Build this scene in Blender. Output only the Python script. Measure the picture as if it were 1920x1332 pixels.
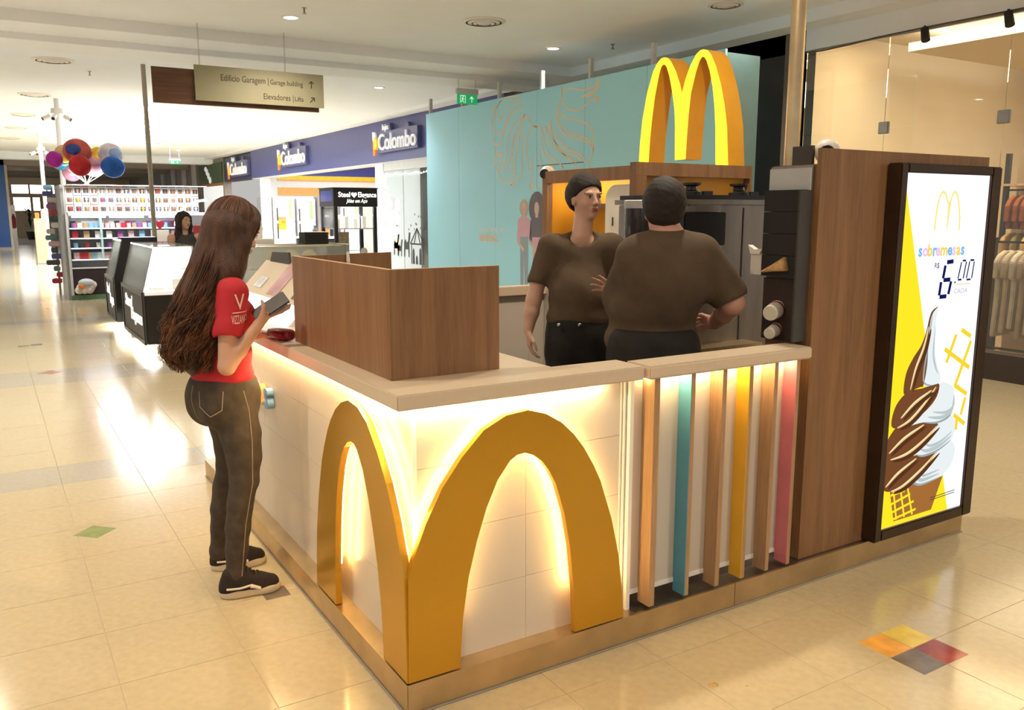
import bpy, bmesh, math, random
import numpy as np
from math import sin, cos, pi, radians, sqrt, atan2
from mathutils import Vector, Matrix
from mathutils.bvhtree import BVHTree

for o in list(bpy.data.objects):
    bpy.data.objects.remove(o)
SC = bpy.context.scene
COL = SC.collection
RND = random.Random(7)
ORD = ('first second third fourth fifth sixth seventh eighth ninth tenth eleventh twelfth thirteenth fourteenth fifteenth sixteenth seventeenth eighteenth nineteenth twentieth').split()

# ------------------------------------------------------------------ camera
cam_d = bpy.data.cameras.new('camera')
cam_d.sensor_width = 36.0
cam_d.lens = 1593.1 / 1920.0 * 36.0
cam_d.clip_end = 300
cam = bpy.data.objects.new('camera', cam_d)
COL.objects.link(cam)
_yaw, _pitch = radians(31.5), radians(-9.596)
cam.location = (-1.0817, -2.4452, 1.6988)
cam.rotation_euler = (radians(90) + _pitch, 0.0, -_yaw)
SC.camera = cam

# ------------------------------------------------------------------ world, view
SC.view_settings.view_transform = 'Standard'
SC.view_settings.look = 'None'
SC.view_settings.gamma = 1.0
SC.view_settings.use_curve_mapping = False
SC.view_settings.exposure = 0.62
world = bpy.data.worlds.new('world')
SC.world = world
world.use_nodes = True
wbg = world.node_tree.nodes['Background']
wbg.inputs['Color'].default_value = (1.0, 0.97, 0.93, 1)
wbg.inputs['Strength'].default_value = 0.34

WARM = (1.0, 0.88, 0.70)
NEUT = (0.97, 0.98, 1.0)
COOL = (0.90, 0.95, 1.0)

def lamp(name, kind, loc, power, color, size=0.3, size_y=None, rot=(0, 0, 0), spot=None, blend=0.6, parent=None):
    d = bpy.data.lights.new(name, kind)
    d.energy = power
    d.color = color
    if kind == 'AREA':
        d.size = size
        if size_y:
            d.shape = 'RECTANGLE'
            d.size_y = size_y
        else:
            d.shape = 'DISK'
    else:
        d.shadow_soft_size = size
    if kind == 'SPOT':
        d.spot_size = radians(spot or 120)
        d.spot_blend = blend
    o = bpy.data.objects.new(name, d)
    COL.objects.link(o)
    o.location = loc
    o.rotation_euler = rot
    if parent is not None:
        o.parent = parent
        o.location = Vector(loc) - Vector(parent.location)
    return o

# ------------------------------------------------------------------ materials
def _nt(name):
    m = bpy.data.materials.new(name)
    m.use_nodes = True
    nt = m.node_tree
    return m, nt, nt.nodes['Principled BSDF']

def mat(name, col, rough=0.5, metal=0.0, var=0.06, scale=6.0, bump=0.0, bscale=80.0, spec=0.5,
        coat=0.0, emit=None, estr=0.0, alpha=None, trans=0.0, ior=1.45, stretch=(1, 1, 1), sheen=0.0, sub=0.0):
    m, nt, b = _nt(name)
    N, L = nt.nodes, nt.links
    tc = N.new('ShaderNodeTexCoord')
    mp = N.new('ShaderNodeMapping')
    mp.inputs['Scale'].default_value = stretch
    L.new(tc.outputs['Object'], mp.inputs['Vector'])
    c = tuple(col) + (1,)
    if var > 0:
        nz = N.new('ShaderNodeTexNoise')
        nz.inputs['Scale'].default_value = scale
        nz.inputs['Detail'].default_value = 4
        L.new(mp.outputs['Vector'], nz.inputs['Vector'])
        rp = N.new('ShaderNodeValToRGB')
        rp.color_ramp.elements[0].position = 0.3
        rp.color_ramp.elements[1].position = 0.7
        rp.color_ramp.elements[0].color = tuple(max(0, x * (1 - var)) for x in col) + (1,)
        rp.color_ramp.elements[1].color = tuple(min(1, x * (1 + var)) for x in col) + (1,)
        L.new(nz.outputs['Fac'], rp.inputs['Fac'])
        L.new(rp.outputs['Color'], b.inputs['Base Color'])
    else:
        b.inputs['Base Color'].default_value = c
    b.inputs['Roughness'].default_value = rough
    b.inputs['Metallic'].default_value = metal
    b.inputs['Specular IOR Level'].default_value = spec
    b.inputs['Coat Weight'].default_value = coat
    b.inputs['IOR'].default_value = ior
    b.inputs['Transmission Weight'].default_value = trans
    if sheen:
        b.inputs['Sheen Weight'].default_value = sheen
    if sub:
        b.inputs['Subsurface Weight'].default_value = sub
        b.inputs['Subsurface Radius'].default_value = (0.012, 0.004, 0.002)
        b.inputs['Subsurface Scale'].default_value = 0.6
    if emit is not None:
        b.inputs['Emission Color'].default_value = tuple(emit) + (1,)
        b.inputs['Emission Strength'].default_value = estr
    if alpha is not None:
        b.inputs['Alpha'].default_value = alpha
    if bump > 0:
        n2 = N.new('ShaderNodeTexNoise')
        n2.inputs['Scale'].default_value = bscale
        n2.inputs['Detail'].default_value = 3
        L.new(mp.outputs['Vector'], n2.inputs['Vector'])
        bp = N.new('ShaderNodeBump')
        bp.inputs['Strength'].default_value = bump
        bp.inputs['Distance'].default_value = 0.01
        L.new(n2.outputs['Fac'], bp.inputs['Height'])
        L.new(bp.outputs['Normal'], b.inputs['Normal'])
    return m

def wood(name, c0, c1, rough=0.45, axis='z', scale=1.0):
    m, nt, b = _nt(name)
    N, L = nt.nodes, nt.links
    tc = N.new('ShaderNodeTexCoord')
    mp = N.new('ShaderNodeMapping')
    s = {'x': (1.2, 22, 22), 'y': (22, 1.2, 22), 'z': (22, 22, 1.2)}[axis]
    mp.inputs['Scale'].default_value = tuple(v * scale for v in s)
    L.new(tc.outputs['Object'], mp.inputs['Vector'])
    n1 = N.new('ShaderNodeTexNoise')
    n1.inputs['Scale'].default_value = 1.0
    n1.inputs['Detail'].default_value = 6
    n1.inputs['Distortion'].default_value = 0.6
    L.new(mp.outputs['Vector'], n1.inputs['Vector'])
    mp2 = N.new('ShaderNodeMapping')
    mp2.inputs['Scale'].default_value = tuple(v * scale * 7 for v in s)
    L.new(tc.outputs['Object'], mp2.inputs['Vector'])
    n2 = N.new('ShaderNodeTexNoise')
    n2.inputs['Scale'].default_value = 1.0
    n2.inputs['Detail'].default_value = 2
    L.new(mp2.outputs['Vector'], n2.inputs['Vector'])
    mx = N.new('ShaderNodeMath')
    mx.operation = 'MULTIPLY_ADD'
    mx.inputs[1].default_value = 0.35
    L.new(n2.outputs['Fac'], mx.inputs[0])
    sc = N.new('ShaderNodeMath')
    sc.operation = 'MULTIPLY'
    sc.inputs[1].default_value = 0.68
    L.new(n1.outputs['Fac'], sc.inputs[0])
    L.new(sc.outputs[0], mx.inputs[2])
    rp = N.new('ShaderNodeValToRGB')
    rp.color_ramp.elements[0].position = 0.34
    rp.color_ramp.elements[1].position = 0.70
    rp.color_ramp.elements[0].color = tuple(c0) + (1,)
    rp.color_ramp.elements[1].color = tuple(c1) + (1,)
    L.new(mx.outputs[0], rp.inputs['Fac'])
    L.new(rp.outputs['Color'], b.inputs['Base Color'])
    b.inputs['Roughness'].default_value = rough
    bp = N.new('ShaderNodeBump')
    bp.inputs['Strength'].default_value = 0.08
    bp.inputs['Distance'].default_value = 0.004
    L.new(n2.outputs['Fac'], bp.inputs['Height'])
    L.new(bp.outputs['Normal'], b.inputs['Normal'])
    return m

def glass(name, col=(0.95, 0.97, 0.96), alpha=0.12, rough=0.02, ior=1.45):
    m, nt, b = _nt(name)
    N, L = nt.nodes, nt.links
    out = N['Material Output']
    tr = N.new('ShaderNodeBsdfTransparent')
    tr.inputs['Color'].default_value = tuple(col) + (1,)
    gl = N.new('ShaderNodeBsdfGlossy')
    gl.inputs['Roughness'].default_value = rough
    fr = N.new('ShaderNodeFresnel')
    fr.inputs['IOR'].default_value = ior
    ad = N.new('ShaderNodeMath')
    ad.operation = 'ADD'
    ad.use_clamp = True
    ad.inputs[1].default_value = alpha * 0.15
    L.new(fr.outputs['Fac'], ad.inputs[0])
    mx = N.new('ShaderNodeMixShader')
    L.new(ad.outputs[0], mx.inputs['Fac'])
    L.new(tr.outputs[0], mx.inputs[1])
    L.new(gl.outputs[0], mx.inputs[2])
    df = N.new('ShaderNodeBsdfDiffuse')
    df.inputs['Color'].default_value = tuple(col) + (1,)
    m2 = N.new('ShaderNodeMixShader')
    m2.inputs['Fac'].default_value = alpha
    L.new(mx.outputs[0], m2.inputs[1])
    L.new(df.outputs[0], m2.inputs[2])
    L.new(m2.outputs[0], out.inputs['Surface'])
    N.remove(b)
    return m

def glow(name, col, s):
    m, nt, b = _nt(name)
    N, L = nt.nodes, nt.links
    e = N.new('ShaderNodeEmission')
    e.inputs['Color'].default_value = tuple(col) + (1,)
    e.inputs['Strength'].default_value = s
    L.new(e.outputs[0], N['Material Output'].inputs['Surface'])
    N.remove(b)
    return m

# ------------------------------------------------------------------ scene graph helpers
def tag(o, label=None, cat=None, group=None, kind=None):
    if label: o['label'] = label
    if cat: o['category'] = cat
    if group: o['group'] = group
    if kind: o['kind'] = kind
    return o

def thing(name, label, cat, loc=(0, 0, 0), group=None, kind=None):
    e = bpy.data.objects.new(name, None)
    e.empty_display_size = 0.1
    COL.objects.link(e)
    e.location = loc
    return tag(e, label, cat, group, kind)

def wloc(o):
    v = Vector((0, 0, 0))
    while o is not None:
        v += o.location
        o = o.parent
    return v

def link(name, me, m=None, parent=None, loc=(0, 0, 0)):
    """link a mesh whose points are in world space (plus loc) under parent"""
    o = bpy.data.objects.new(name, me)
    COL.objects.link(o)
    if m is not None and len(me.materials) == 0:
        me.materials.append(m)
    if parent is not None:
        o.parent = parent
        o.location = Vector(loc) - wloc(parent)
    else:
        o.location = loc
    return o

def copy_tree(o, delta, parent=None, label=None):
    c = o.copy()
    COL.objects.link(c)
    if parent is None:
        c.location = Vector(o.location) + Vector(delta)
    else:
        c.parent = parent
    if label: c['label'] = label
    for ch in o.children:
        copy_tree(ch, delta, c)
    return c

class MB:
    """collects shapes, builds ONE mesh"""
    def __init__(s):
        s.v, s.f, s.mi, s.m = [], [], [], 0
        s.smooth = False
    def add(s, vs, fs):
        n = len(s.v)
        s.v += [tuple(p) for p in vs]
        s.f += [tuple(n + i for i in f) for f in fs]
        s.mi += [s.m] * len(fs)
        return s
    def box(s, x0, x1, y0, y1, z0, z1):
        x0, x1 = min(x0, x1), max(x0, x1); y0, y1 = min(y0, y1), max(y0, y1); z0, z1 = min(z0, z1), max(z0, z1)
        vs = [(x, y, z) for x in (x0, x1) for y in (y0, y1) for z in (z0, z1)]
        return s.add(vs, [(0, 1, 3, 2), (4, 6, 7, 5), (0, 4, 5, 1), (2, 3, 7, 6), (0, 2, 6, 4), (1, 5, 7, 3)])
    def prism(s, poly, axis, a, b):
        """polygon (u,v) extruded along axis from a to b. axis x: (y,z); y: (x,z); z: (x,y)"""
        def P(u, v, w):
            return {'x': (w, u, v), 'y': (u, w, v), 'z': (u, v, w)}[axis]
        n = len(poly)
        vs = [P(u, v, a) for u, v in poly] + [P(u, v, b) for u, v in poly]
        ar = sum(poly[i][0] * poly[(i + 1) % n][1] - poly[(i + 1) % n][0] * poly[i][1] for i in range(n))
        flip = (ar > 0) != (axis == 'y')
        if b < a: flip = not flip
        fs = [tuple(range(n))[::-1] if flip else tuple(range(n)), tuple(range(n, 2 * n)) if flip else tuple(range(n, 2 * n))[::-1]]
        for i in range(n):
            j = (i + 1) % n
            q = (i, j, n + j, n + i)
            fs.append(q if flip else q[::-1])
        return s.add(vs, fs)
    def strip(s, A, B, axis, a, b, closed=False):
        """solid band between two equal-length outlines A and B (u,v), extruded from a to b"""
        def P(u, v, w):
            return {'x': (w, u, v), 'y': (u, w, v), 'z': (u, v, w)}[axis]
        n = len(A)
        vs = [P(*p, a) for p in A] + [P(*p, a) for p in B] + [P(*p, b) for p in A] + [P(*p, b) for p in B]
        fs = []
        m = n if closed else n - 1
        for i in range(m):
            j = (i + 1) % n
            fs += [(i, j, n + j, n + i), (2 * n + i, 3 * n + i, 3 * n + j, 2 * n + j), (i, 2 * n + i, 2 * n + j, j), (n + i, n + j, 3 * n + j, 3 * n + i)]
        if not closed:
            fs += [(0, n, 3 * n, 2 * n), (n - 1, 3 * n - 1, 4 * n - 1, 2 * n - 1)]
        return s.add(vs, fs)
    def tube(s, pts, r, n=8, caps=True):
        pts = [Vector(p) for p in pts]
        k = len(pts)
        rs = r if isinstance(r, (list, tuple)) else [r] * k
        t0 = (pts[1] - pts[0]).normalized()
        a = Vector((0, 0, 1)) if abs(t0.z) < 0.9 else Vector((1, 0, 0))
        nrm = t0.cross(a).normalized()
        vs, fs = [], []
        for i in range(k):
            t = (pts[min(i + 1, k - 1)] - pts[max(i - 1, 0)])
            if t.length < 1e-9: t = t0
            t = t.normalized()
            nrm = (nrm - t * nrm.dot(t)).normalized()
            bn = t.cross(nrm)
            for j in range(n):
                an = 2 * pi * j / n
                vs.append(pts[i] + (nrm * cos(an) + bn * sin(an)) * rs[i])
        for i in range(k - 1):
            for j in range(n):
                j2 = (j + 1) % n
                fs.append((i * n + j, i * n + j2, (i + 1) * n + j2, (i + 1) * n + j))
        if caps:
            fs.append(tuple(range(n))[::-1])
            fs.append(tuple((k - 1) * n + j for j in range(n)))
        return s.add(vs, fs)
    def lathe(s, prof, c, n=20, axis='z', caps=True):
        """prof: (radius, height) pairs about an axis through c"""
        vs, fs = [], []
        for r, h in prof:
            for j in range(n):
                an = 2 * pi * j / n
                u, v = r * cos(an), r * sin(an)
                d = {'z': (u, v, h), 'x': (h, u, v), 'y': (v, h, u)}[axis]
                vs.append((c[0] + d[0], c[1] + d[1], c[2] + d[2]))
        for i in range(len(prof) - 1):
            for j in range(n):
                j2 = (j + 1) % n
                fs.append((i * n + j, i * n + j2, (i + 1) * n + j2, (i + 1) * n + j))
        if caps:
            fs.append(tuple(range(n))[::-1])
            k = len(prof) - 1
            fs.append(tuple(k * n + j for j in range(n)))
        return s.add(vs, fs)
    def ball(s, c, r, n=14, m=8):
        r = r if isinstance(r, (tuple, list)) else (r, r, r)
        vs = [(c[0], c[1], c[2] - r[2])]
        for i in range(1, m):
            ph = -pi / 2 + pi * i / m
            for j in range(n):
                an = 2 * pi * j / n
                vs.append((c[0] + r[0] * cos(ph) * cos(an), c[1] + r[1] * cos(ph) * sin(an), c[2] + r[2] * sin(ph)))
        vs.append((c[0], c[1], c[2] + r[2]))
        fs = [(0, 1 + (j + 1) % n, 1 + j) for j in range(n)]
        for i in range(m - 2):
            for j in range(n):
                a, b = 1 + i * n + j, 1 + i * n + (j + 1) % n
                fs.append((a, b, b + n, a + n))
        k = len(vs) - 1
        fs += [(k, k - n + j, k - n + (j + 1) % n) for j in range(n)]
        return s.add(vs, fs)
    def mesh(s, name, mats=None, smooth=None, bevel=0.0):
        me = bpy.data.meshes.new(name)
        me.from_pydata(s.v, [], s.f)
        if mats:
            for m in mats: me.materials.append(m)
            if len(mats) > 1:
                me.polygons.foreach_set('material_index', s.mi)
        if bevel > 0:
            bm = bmesh.new()
            bm.from_mesh(me)
            bmesh.ops.recalc_face_normals(bm, faces=bm.faces)
            bmesh.ops.bevel(bm, geom=bm.edges[:], offset=bevel, segments=2, affect='EDGES', clamp_overlap=True)
            bm.to_mesh(me)
            bm.free()
        else:
            bm = bmesh.new()
            bm.from_mesh(me)
            bmesh.ops.recalc_face_normals(bm, faces=bm.faces)
            bm.to_mesh(me)
            bm.free()
        sm = s.smooth if smooth is None else smooth
        if sm:
            me.polygons.foreach_set('use_smooth', [True] * len(me.polygons))
        me.update()
        return me
    def build(s, name, m, parent=None, bevel=0.0, smooth=None):
        mats = m if isinstance(m, (list, tuple)) else [m]
        return link(name, s.mesh(name, mats, smooth, bevel), None, parent)

def smooth_by_angle(o, ang=40):
    me = o.data
    me.polygons.foreach_set('use_smooth', [True] * len(me.polygons))
    try:
        me.set_sharp_from_angle(angle=radians(ang))
    except Exception:
        pass
    return o

def text_mesh(s, size=0.1, extrude=0.002, bold=0.0, align='LEFT', shear=0.0, spacing=1.0, res=3):
    cu = bpy.data.curves.new('txt', 'FONT')
    cu.body = s
    cu.size = size
    cu.extrude = extrude
    cu.offset = bold
    cu.align_x = align
    cu.shear = shear
    cu.space_character = spacing
    cu.resolution_u = res
    o = bpy.data.objects.new('txt', cu)
    COL.objects.link(o)
    dg = bpy.context.evaluated_depsgraph_get()
    me = bpy.data.meshes.new_from_object(o.evaluated_get(dg))
    bpy.data.objects.remove(o)
    bpy.data.curves.remove(cu)
    return me

def text(name, s, origin, right, up, size, m, parent=None, extrude=0.002, bold=0.0, align='LEFT', shear=0.0, width=None, spacing=1.0, res=3):
    """lettering standing in the plane (right, up) at origin; width squeezes it to a given length"""
    me = text_mesh(s, size, extrude, bold, align, shear, spacing, res)
    R, U = Vector(right).normalized(), Vector(up).normalized()
    Nn = R.cross(U)
    k = 1.0
    if width:
        xs = [v.co.x for v in me.vertices]
        k = width / max(1e-6, max(xs) - min(xs))
    O = Vector(origin)
    for v in me.vertices:
        v.co = O + R * (v.co.x * k) + U * v.co.y + Nn * v.co.z
    me.materials.clear()
    me.materials.append(m)
    return link(name, me, None, parent)
# ------------------------------------------------------------------ shared materials
M = {}
M['tile'] = mat('floor_tile', (0.51, 0.42, 0.265), rough=0.14, var=0.05, scale=30, spec=0.5)
M['tile_dark'] = mat('floor_tile_band', (0.42, 0.37, 0.30), rough=0.13, var=0.05, scale=30)
M['grout'] = mat('grout', (0.42, 0.33, 0.21), rough=0.6, var=0.1)
M['ceil'] = mat('ceiling_paint', (0.88, 0.88, 0.90), rough=0.9, var=0.015, scale=2)
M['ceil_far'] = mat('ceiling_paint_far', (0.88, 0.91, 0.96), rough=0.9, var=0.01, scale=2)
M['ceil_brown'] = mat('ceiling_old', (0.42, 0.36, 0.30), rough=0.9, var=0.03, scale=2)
M['cream'] = mat('cream_wall', (0.74, 0.64, 0.46), rough=0.7, var=0.03, scale=2)
M['white'] = mat('white_paint', (0.82, 0.80, 0.77), rough=0.45, var=0.02)
M['solid'] = mat('white_solid_surface', (0.66, 0.53, 0.385), rough=0.3, var=0.015, scale=40)
M['facing'] = mat('white_facing', (0.60, 0.54, 0.47), rough=0.28, var=0.02, scale=3)
M['black'] = mat('black_lacquer', (0.016, 0.015, 0.016), rough=0.3, var=0.1)
M['matte_black'] = mat('black_matte', (0.02, 0.018, 0.017), rough=0.7, var=0.1)
M['char'] = mat('charcoal', (0.06, 0.055, 0.05), rough=0.5, var=0.1)
M['steel'] = mat('brushed_steel', (0.58, 0.445, 0.27), rough=0.32, metal=0.9, var=0.16, scale=5, bump=0.05, bscale=40)
M['steel_dark'] = mat('dim_steel', (0.30, 0.26, 0.22), rough=0.3, metal=0.9, var=0.12, scale=2.5, stretch=(6, 6, 1))
M['chrome'] = mat('bright_steel', (0.66, 0.63, 0.60), rough=0.18, metal=1.0, var=0.05)
M['gold'] = mat('golden_plate', (0.60, 0.315, 0.022), rough=0.24, metal=0.5, var=0.03, scale=3, spec=0.6)
M['orange'] = mat('orange_side', (0.72, 0.33, 0.015), rough=0.3, var=0.05)
M['oak'] = wood('oak_laminate', (0.195, 0.090, 0.034), (0.31, 0.158, 0.068))
M['oak_light'] = wood('oak_slat', (0.34, 0.19, 0.09), (0.54, 0.34, 0.18))
M['walnut'] = wood('walnut', (0.075, 0.030, 0.014), (0.15, 0.066, 0.032), axis='x')
M['beech'] = wood('beech', (0.56, 0.36, 0.20), (0.70, 0.48, 0.29))
M['edge'] = mat('edge_band', (0.62, 0.42, 0.26), rough=0.5, var=0.05)
M['turq'] = mat('turquoise_board', (0.40, 0.80, 0.93), rough=0.5, var=0.025, scale=1.2)
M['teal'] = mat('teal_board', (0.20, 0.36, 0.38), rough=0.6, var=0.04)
M['line'] = mat('peach_line', (0.90, 0.70, 0.48), rough=0.6, var=0.0)
M['navy'] = mat('navy_fascia', (0.075, 0.085, 0.26), rough=0.4, var=0.05)
M['glass'] = glass('clear_glass', (0.93, 0.97, 0.95), 0.03)
M['glass_case'] = glass('case_glass', (0.97, 0.99, 0.98), 0.05, 0.03, 1.12)
M['glass_shop'] = glass('shop_glass', (0.97, 0.96, 0.93), 0.03)
M['glass_frost'] = glass('frosted_glass', (0.74, 0.80, 0.81), 0.55, 0.2)
M['yellow_in'] = mat('yellow_lining', (0.75, 0.36, 0.03), rough=0.35, var=0.08, scale=3)
M['led'] = glow('warm_led', (1.0, 0.74, 0.37), 54)
M['led_halo'] = glow('halo_led', (1.0, 0.68, 0.24), 34)
M['led_white'] = glow('white_led', (1.0, 0.97, 0.95), 9)
M['lens'] = glow('downlight_lens', (1.0, 0.95, 0.86), 14)
M['sky_pane'] = glow('sky_pane', (0.88, 0.95, 1.0), 18.0)
M['window_glow'] = glow('bright_window', (1.0, 0.99, 0.97), 2.6)
M['dark_glass'] = mat('dark_glass', (0.01, 0.01, 0.012), rough=0.06, var=0.0)
M['plastic_white'] = mat('white_plastic', (0.76, 0.70, 0.64), rough=0.35, var=0.02)
M['grey'] = mat('grey_metal', (0.30, 0.30, 0.29), rough=0.45, metal=0.4, var=0.08)
M['ltgrey'] = mat('light_grey', (0.56, 0.56, 0.56), rough=0.5, var=0.04)

# ------------------------------------------------------------------ floor
MB().box(-9, 30, -7, 66, -0.06, -0.0015).build('floor', M['grout']); FLOOR = bpy.data.objects['floor']
tag(FLOOR, 'cream polished tile floor of the mall', None, kind='structure')
T, TX, TY = 0.45, 0.5403, -0.1693
CAMP = np.array(cam.location)
_F = np.array([sin(_yaw) * cos(_pitch), cos(_yaw) * cos(_pitch), sin(_pitch)])
_R = np.array([cos(_yaw), -sin(_yaw), 0.0])
_U = np.cross(_R, _F)
cands = []
for i in range(-20, 22):
    for j in range(-5, 110):
        x, y = TX + (i + .5) * T, TY + (j + .5) * T
        if not (-9 < x < 7.6 and -6 < y < 48): continue
        if 0.25 < x < 3.0 and 0.25 < y < 2.9: continue       # under the kiosk
        d = np.array([x, y, 0]) - CAMP
        dep = d @ _F
        if dep > 0.5:
            px, py = 960 + 1593.1 * (d @ _R) / dep, 666 - 1593.1 * (d @ _U) / dep
            seen = -60 < px < 1980 and py < 1400
        else:
            seen = False
        cands.append((0 if seen else 1, dep if seen else 0, x, y))
cands.sort()
g = 0.0012
def tile_mesh(name, m):
    b = MB(); h = T / 2 - g
    b.add([(-h, -h, -.006), (h, -h, -.006), (h, h, -.006), (-h, h, -.006), (-h, -h, -.0006), (h, -h, -.0006), (h, h, -.0006), (-h, h, -.0006),
           (-h + .0012, -h + .0012, 0), (h - .0012, -h + .0012, 0), (h - .0012, h - .0012, 0), (-h + .0012, h - .0012, 0)],
          [(0, 1, 5, 4), (1, 2, 6, 5), (2, 3, 7, 6), (3, 0, 4, 7), (4, 5, 9, 8), (5, 6, 10, 9), (6, 7, 11, 10), (7, 4, 8, 11), (8, 9, 10, 11)])
    return b.mesh(name, [m])
t_me, t_dk = tile_mesh('floor_tile', M['tile']), tile_mesh('floor_tile_band', M['tile_dark'])
def is_band(y): return 3.42 < y < 4.0 or 6.95 < y < 7.95 or 12.3 < y < 13.0 or 18 < y < 19
rest, rest_d = MB(), MB()
h = T / 2 - g
for n, (k, dd, x, y) in enumerate(cands):
    dk = is_band(y)
    if n < 295:
        link('floor_tile', t_dk if dk else t_me, None, FLOOR, (x, y, 0))
    else:
        (rest_d if dk else rest).box(x - h, x + h, y - h, y + h, -.005, 0)
for b_, m_ in ((rest, 'tile'), (rest_d, 'tile_dark')):
    me = bpy.data.meshes.new('tile_field'); me.from_pydata(b_.v, [], b_.f); me.materials.append(M[m_])
    tag(link('tile_field', me, None, FLOOR), kind='stuff')

# coloured inlays let into the tile crossings
INL = {'yellow': mat('inlay_yellow', (0.70, 0.52, 0.10), rough=0.14, var=0.15, scale=14),
       'orange': mat('inlay_orange', (0.75, 0.36, 0.07), rough=0.14, var=0.15, scale=14),
       'red': mat('inlay_red', (0.30, 0.045, 0.03), rough=0.12, var=0.3, scale=10),
       'grey': mat('inlay_grey', (0.17, 0.13, 0.10), rough=0.14, var=0.3, scale=12),
       'green': mat('inlay_green', (0.24, 0.29, 0.09), rough=0.14, var=0.15, scale=14)}
def inlay(cx, cy, c, s=0.11, diamond=False):
    b = MB()
    if diamond:
        p = [(cx - s, cy), (cx, cy - s), (cx + s, cy), (cx, cy + s)]
    else:
        p = [(cx, cy), (cx + s, cy), (cx + s, cy + s), (cx, cy + s)]
    b.prism(p, 'z', -0.004, 0.0006)
    return b.build('inlay_tile', INL[c], FLOOR)
mx_, my_ = TX + 3 * T, TY - T
for (dx, dy, c) in ((-.142, .002, 'orange'), (.002, .002, 'yellow'), (.002, -.142, 'red'), (-.142, -.142, 'grey')):
    inlay(mx_ + dx, my_ + dy, c, 0.14)
inlay(-0.722, 2.43, 'green', 0.105, True)
inlay(-0.165, 1.245, 'orange', 0.11); inlay(-0.165, 1.13, 'grey', 0.11)
for (x, y, c) in ((-0.86, 9.9, 'green'), (-0.72, 9.95, 'grey'), (-0.62, 7.75, 'red'), (-0.3, 14.6, 'green'), (0.18, 11.4, 'orange'), (0.30, 11.5, 'yellow'), (0.25, 7.3, 'grey'), (0.1, 13.4, 'orange')):
    inlay(x, y, c, 0.13, c == 'red')

# stains on the tiles in front of the slatted gate
stain_m = mat('dried_spill', (0.52, 0.33, 0.12), rough=0.4, var=0.3, scale=40)
def stain(cx, cy, r, n, seed):
    rr = random.Random(seed); b = MB()
    b.prism([(cx + r * cos(2 * pi * k / n) * rr.uniform(.45, 1.1), cy + r * sin(2 * pi * k / n) * rr.uniform(.45, 1.1)) for k in range(n)], 'z', 0.0002, 0.0007)
    return b.build('dried_spill', stain_m)
for (x, y, r, lb) in ((1.03, -.40, .022, 'largest ochre spill on the tiles before the slatted gate'), (1.13, -.47, .008, 'tiny ochre drip beside the largest spill'),
                      (1.92, -.27, .013, 'ochre spot on the tile nearest the lit advertisement'), (1.95, -.34, .008, 'small ochre fleck near the four coloured tiles')):
    tag(stain(x, y, r, 13, int(x * 100)), lb, 'stain')

# ------------------------------------------------------------------ ceilings
CZ = 4.0
c = MB(); c.box(-9, 7.25, -7, 9.3, CZ, CZ + .1)
tag(c.build('ceiling', M['ceil']), 'beige painted ceiling above the kiosk', kind='structure')
def trim(name, b, m, label):
    return tag(b.build(name, m), label, kind='structure')
b = MB()
b.prism([(9.3, 4.1), (9.3, 3.86), (10.0, 3.86), (10.0, 3.78), (10.75, 3.78), (10.75, 4.1)], 'x', -9, 7.25)
trim('trim_1', b, M['ceil'], 'stepped beam crossing the ceiling behind the direction sign')
b = MB()
b.prism([(7.25, 4.1), (7.25, 3.86), (7.60, 3.86), (7.60, 3.62), (7.75, 3.62), (7.75, 4.1)], 'y', -7, 10.75)
trim('trim_2', b, M['ceil'], 'stepped bulkhead above the glass shopfront')
# far bay with the skylight well
hx0, hx1, hy0, hy1 = 0.86, 4.40, 18.4, 31.0
c = MB()
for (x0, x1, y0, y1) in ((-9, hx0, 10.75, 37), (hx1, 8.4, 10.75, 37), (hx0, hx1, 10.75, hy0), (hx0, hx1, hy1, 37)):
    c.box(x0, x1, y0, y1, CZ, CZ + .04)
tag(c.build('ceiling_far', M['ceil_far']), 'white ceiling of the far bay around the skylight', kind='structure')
b = MB()
ns = 6
def sky_rect(t): return (hx0 - .02 + .62 * t, hx1 + .02 - .74 * t, hy0 - .02 + .62 * t, hy1 + .02 - 1.52 * t)
def ring(b, A, z0, B_, z1):
    c = lambda r, z: [(r[0], r[2], z), (r[1], r[2], z), (r[1], r[3], z), (r[0], r[3], z)]
    b.add(c(A, z0) + c(B_, z1), [(i, (i + 1) % 4, 4 + (i + 1) % 4, 4 + i) for i in range(4)])
for k in range(ns):
    t0, t1 = k / ns, (k + 1) / ns
    ring(b, sky_rect(t0), CZ + .6 * t0 + (.041 if k == 0 else 0), sky_rect(t0), CZ + .6 * t1)
    ring(b, sky_rect(t0), CZ + .6 * t1, sky_rect(t1), CZ + .6 * t1)
trim('trim_3', b, M['ceil_far'], 'stepped white well around the skylight')
r_ = sky_rect(1)
b = MB(); b.box(r_[0], r_[1], r_[2], r_[3], CZ + .61, CZ + .63)
tag(b.build('window_1', M['sky_pane']), 'glowing skylight pane in the far ceiling', kind='structure')
# older, darker mall beyond
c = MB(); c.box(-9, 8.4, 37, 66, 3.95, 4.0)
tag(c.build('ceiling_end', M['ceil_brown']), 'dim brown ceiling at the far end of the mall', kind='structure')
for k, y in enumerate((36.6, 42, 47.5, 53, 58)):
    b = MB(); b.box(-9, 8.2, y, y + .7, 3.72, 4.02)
    trim('trim_%d' % (5 + k), b, M['ceil_far'] if k == 0 else M['ceil_brown'], 'beam across the far mall ceiling')
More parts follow.
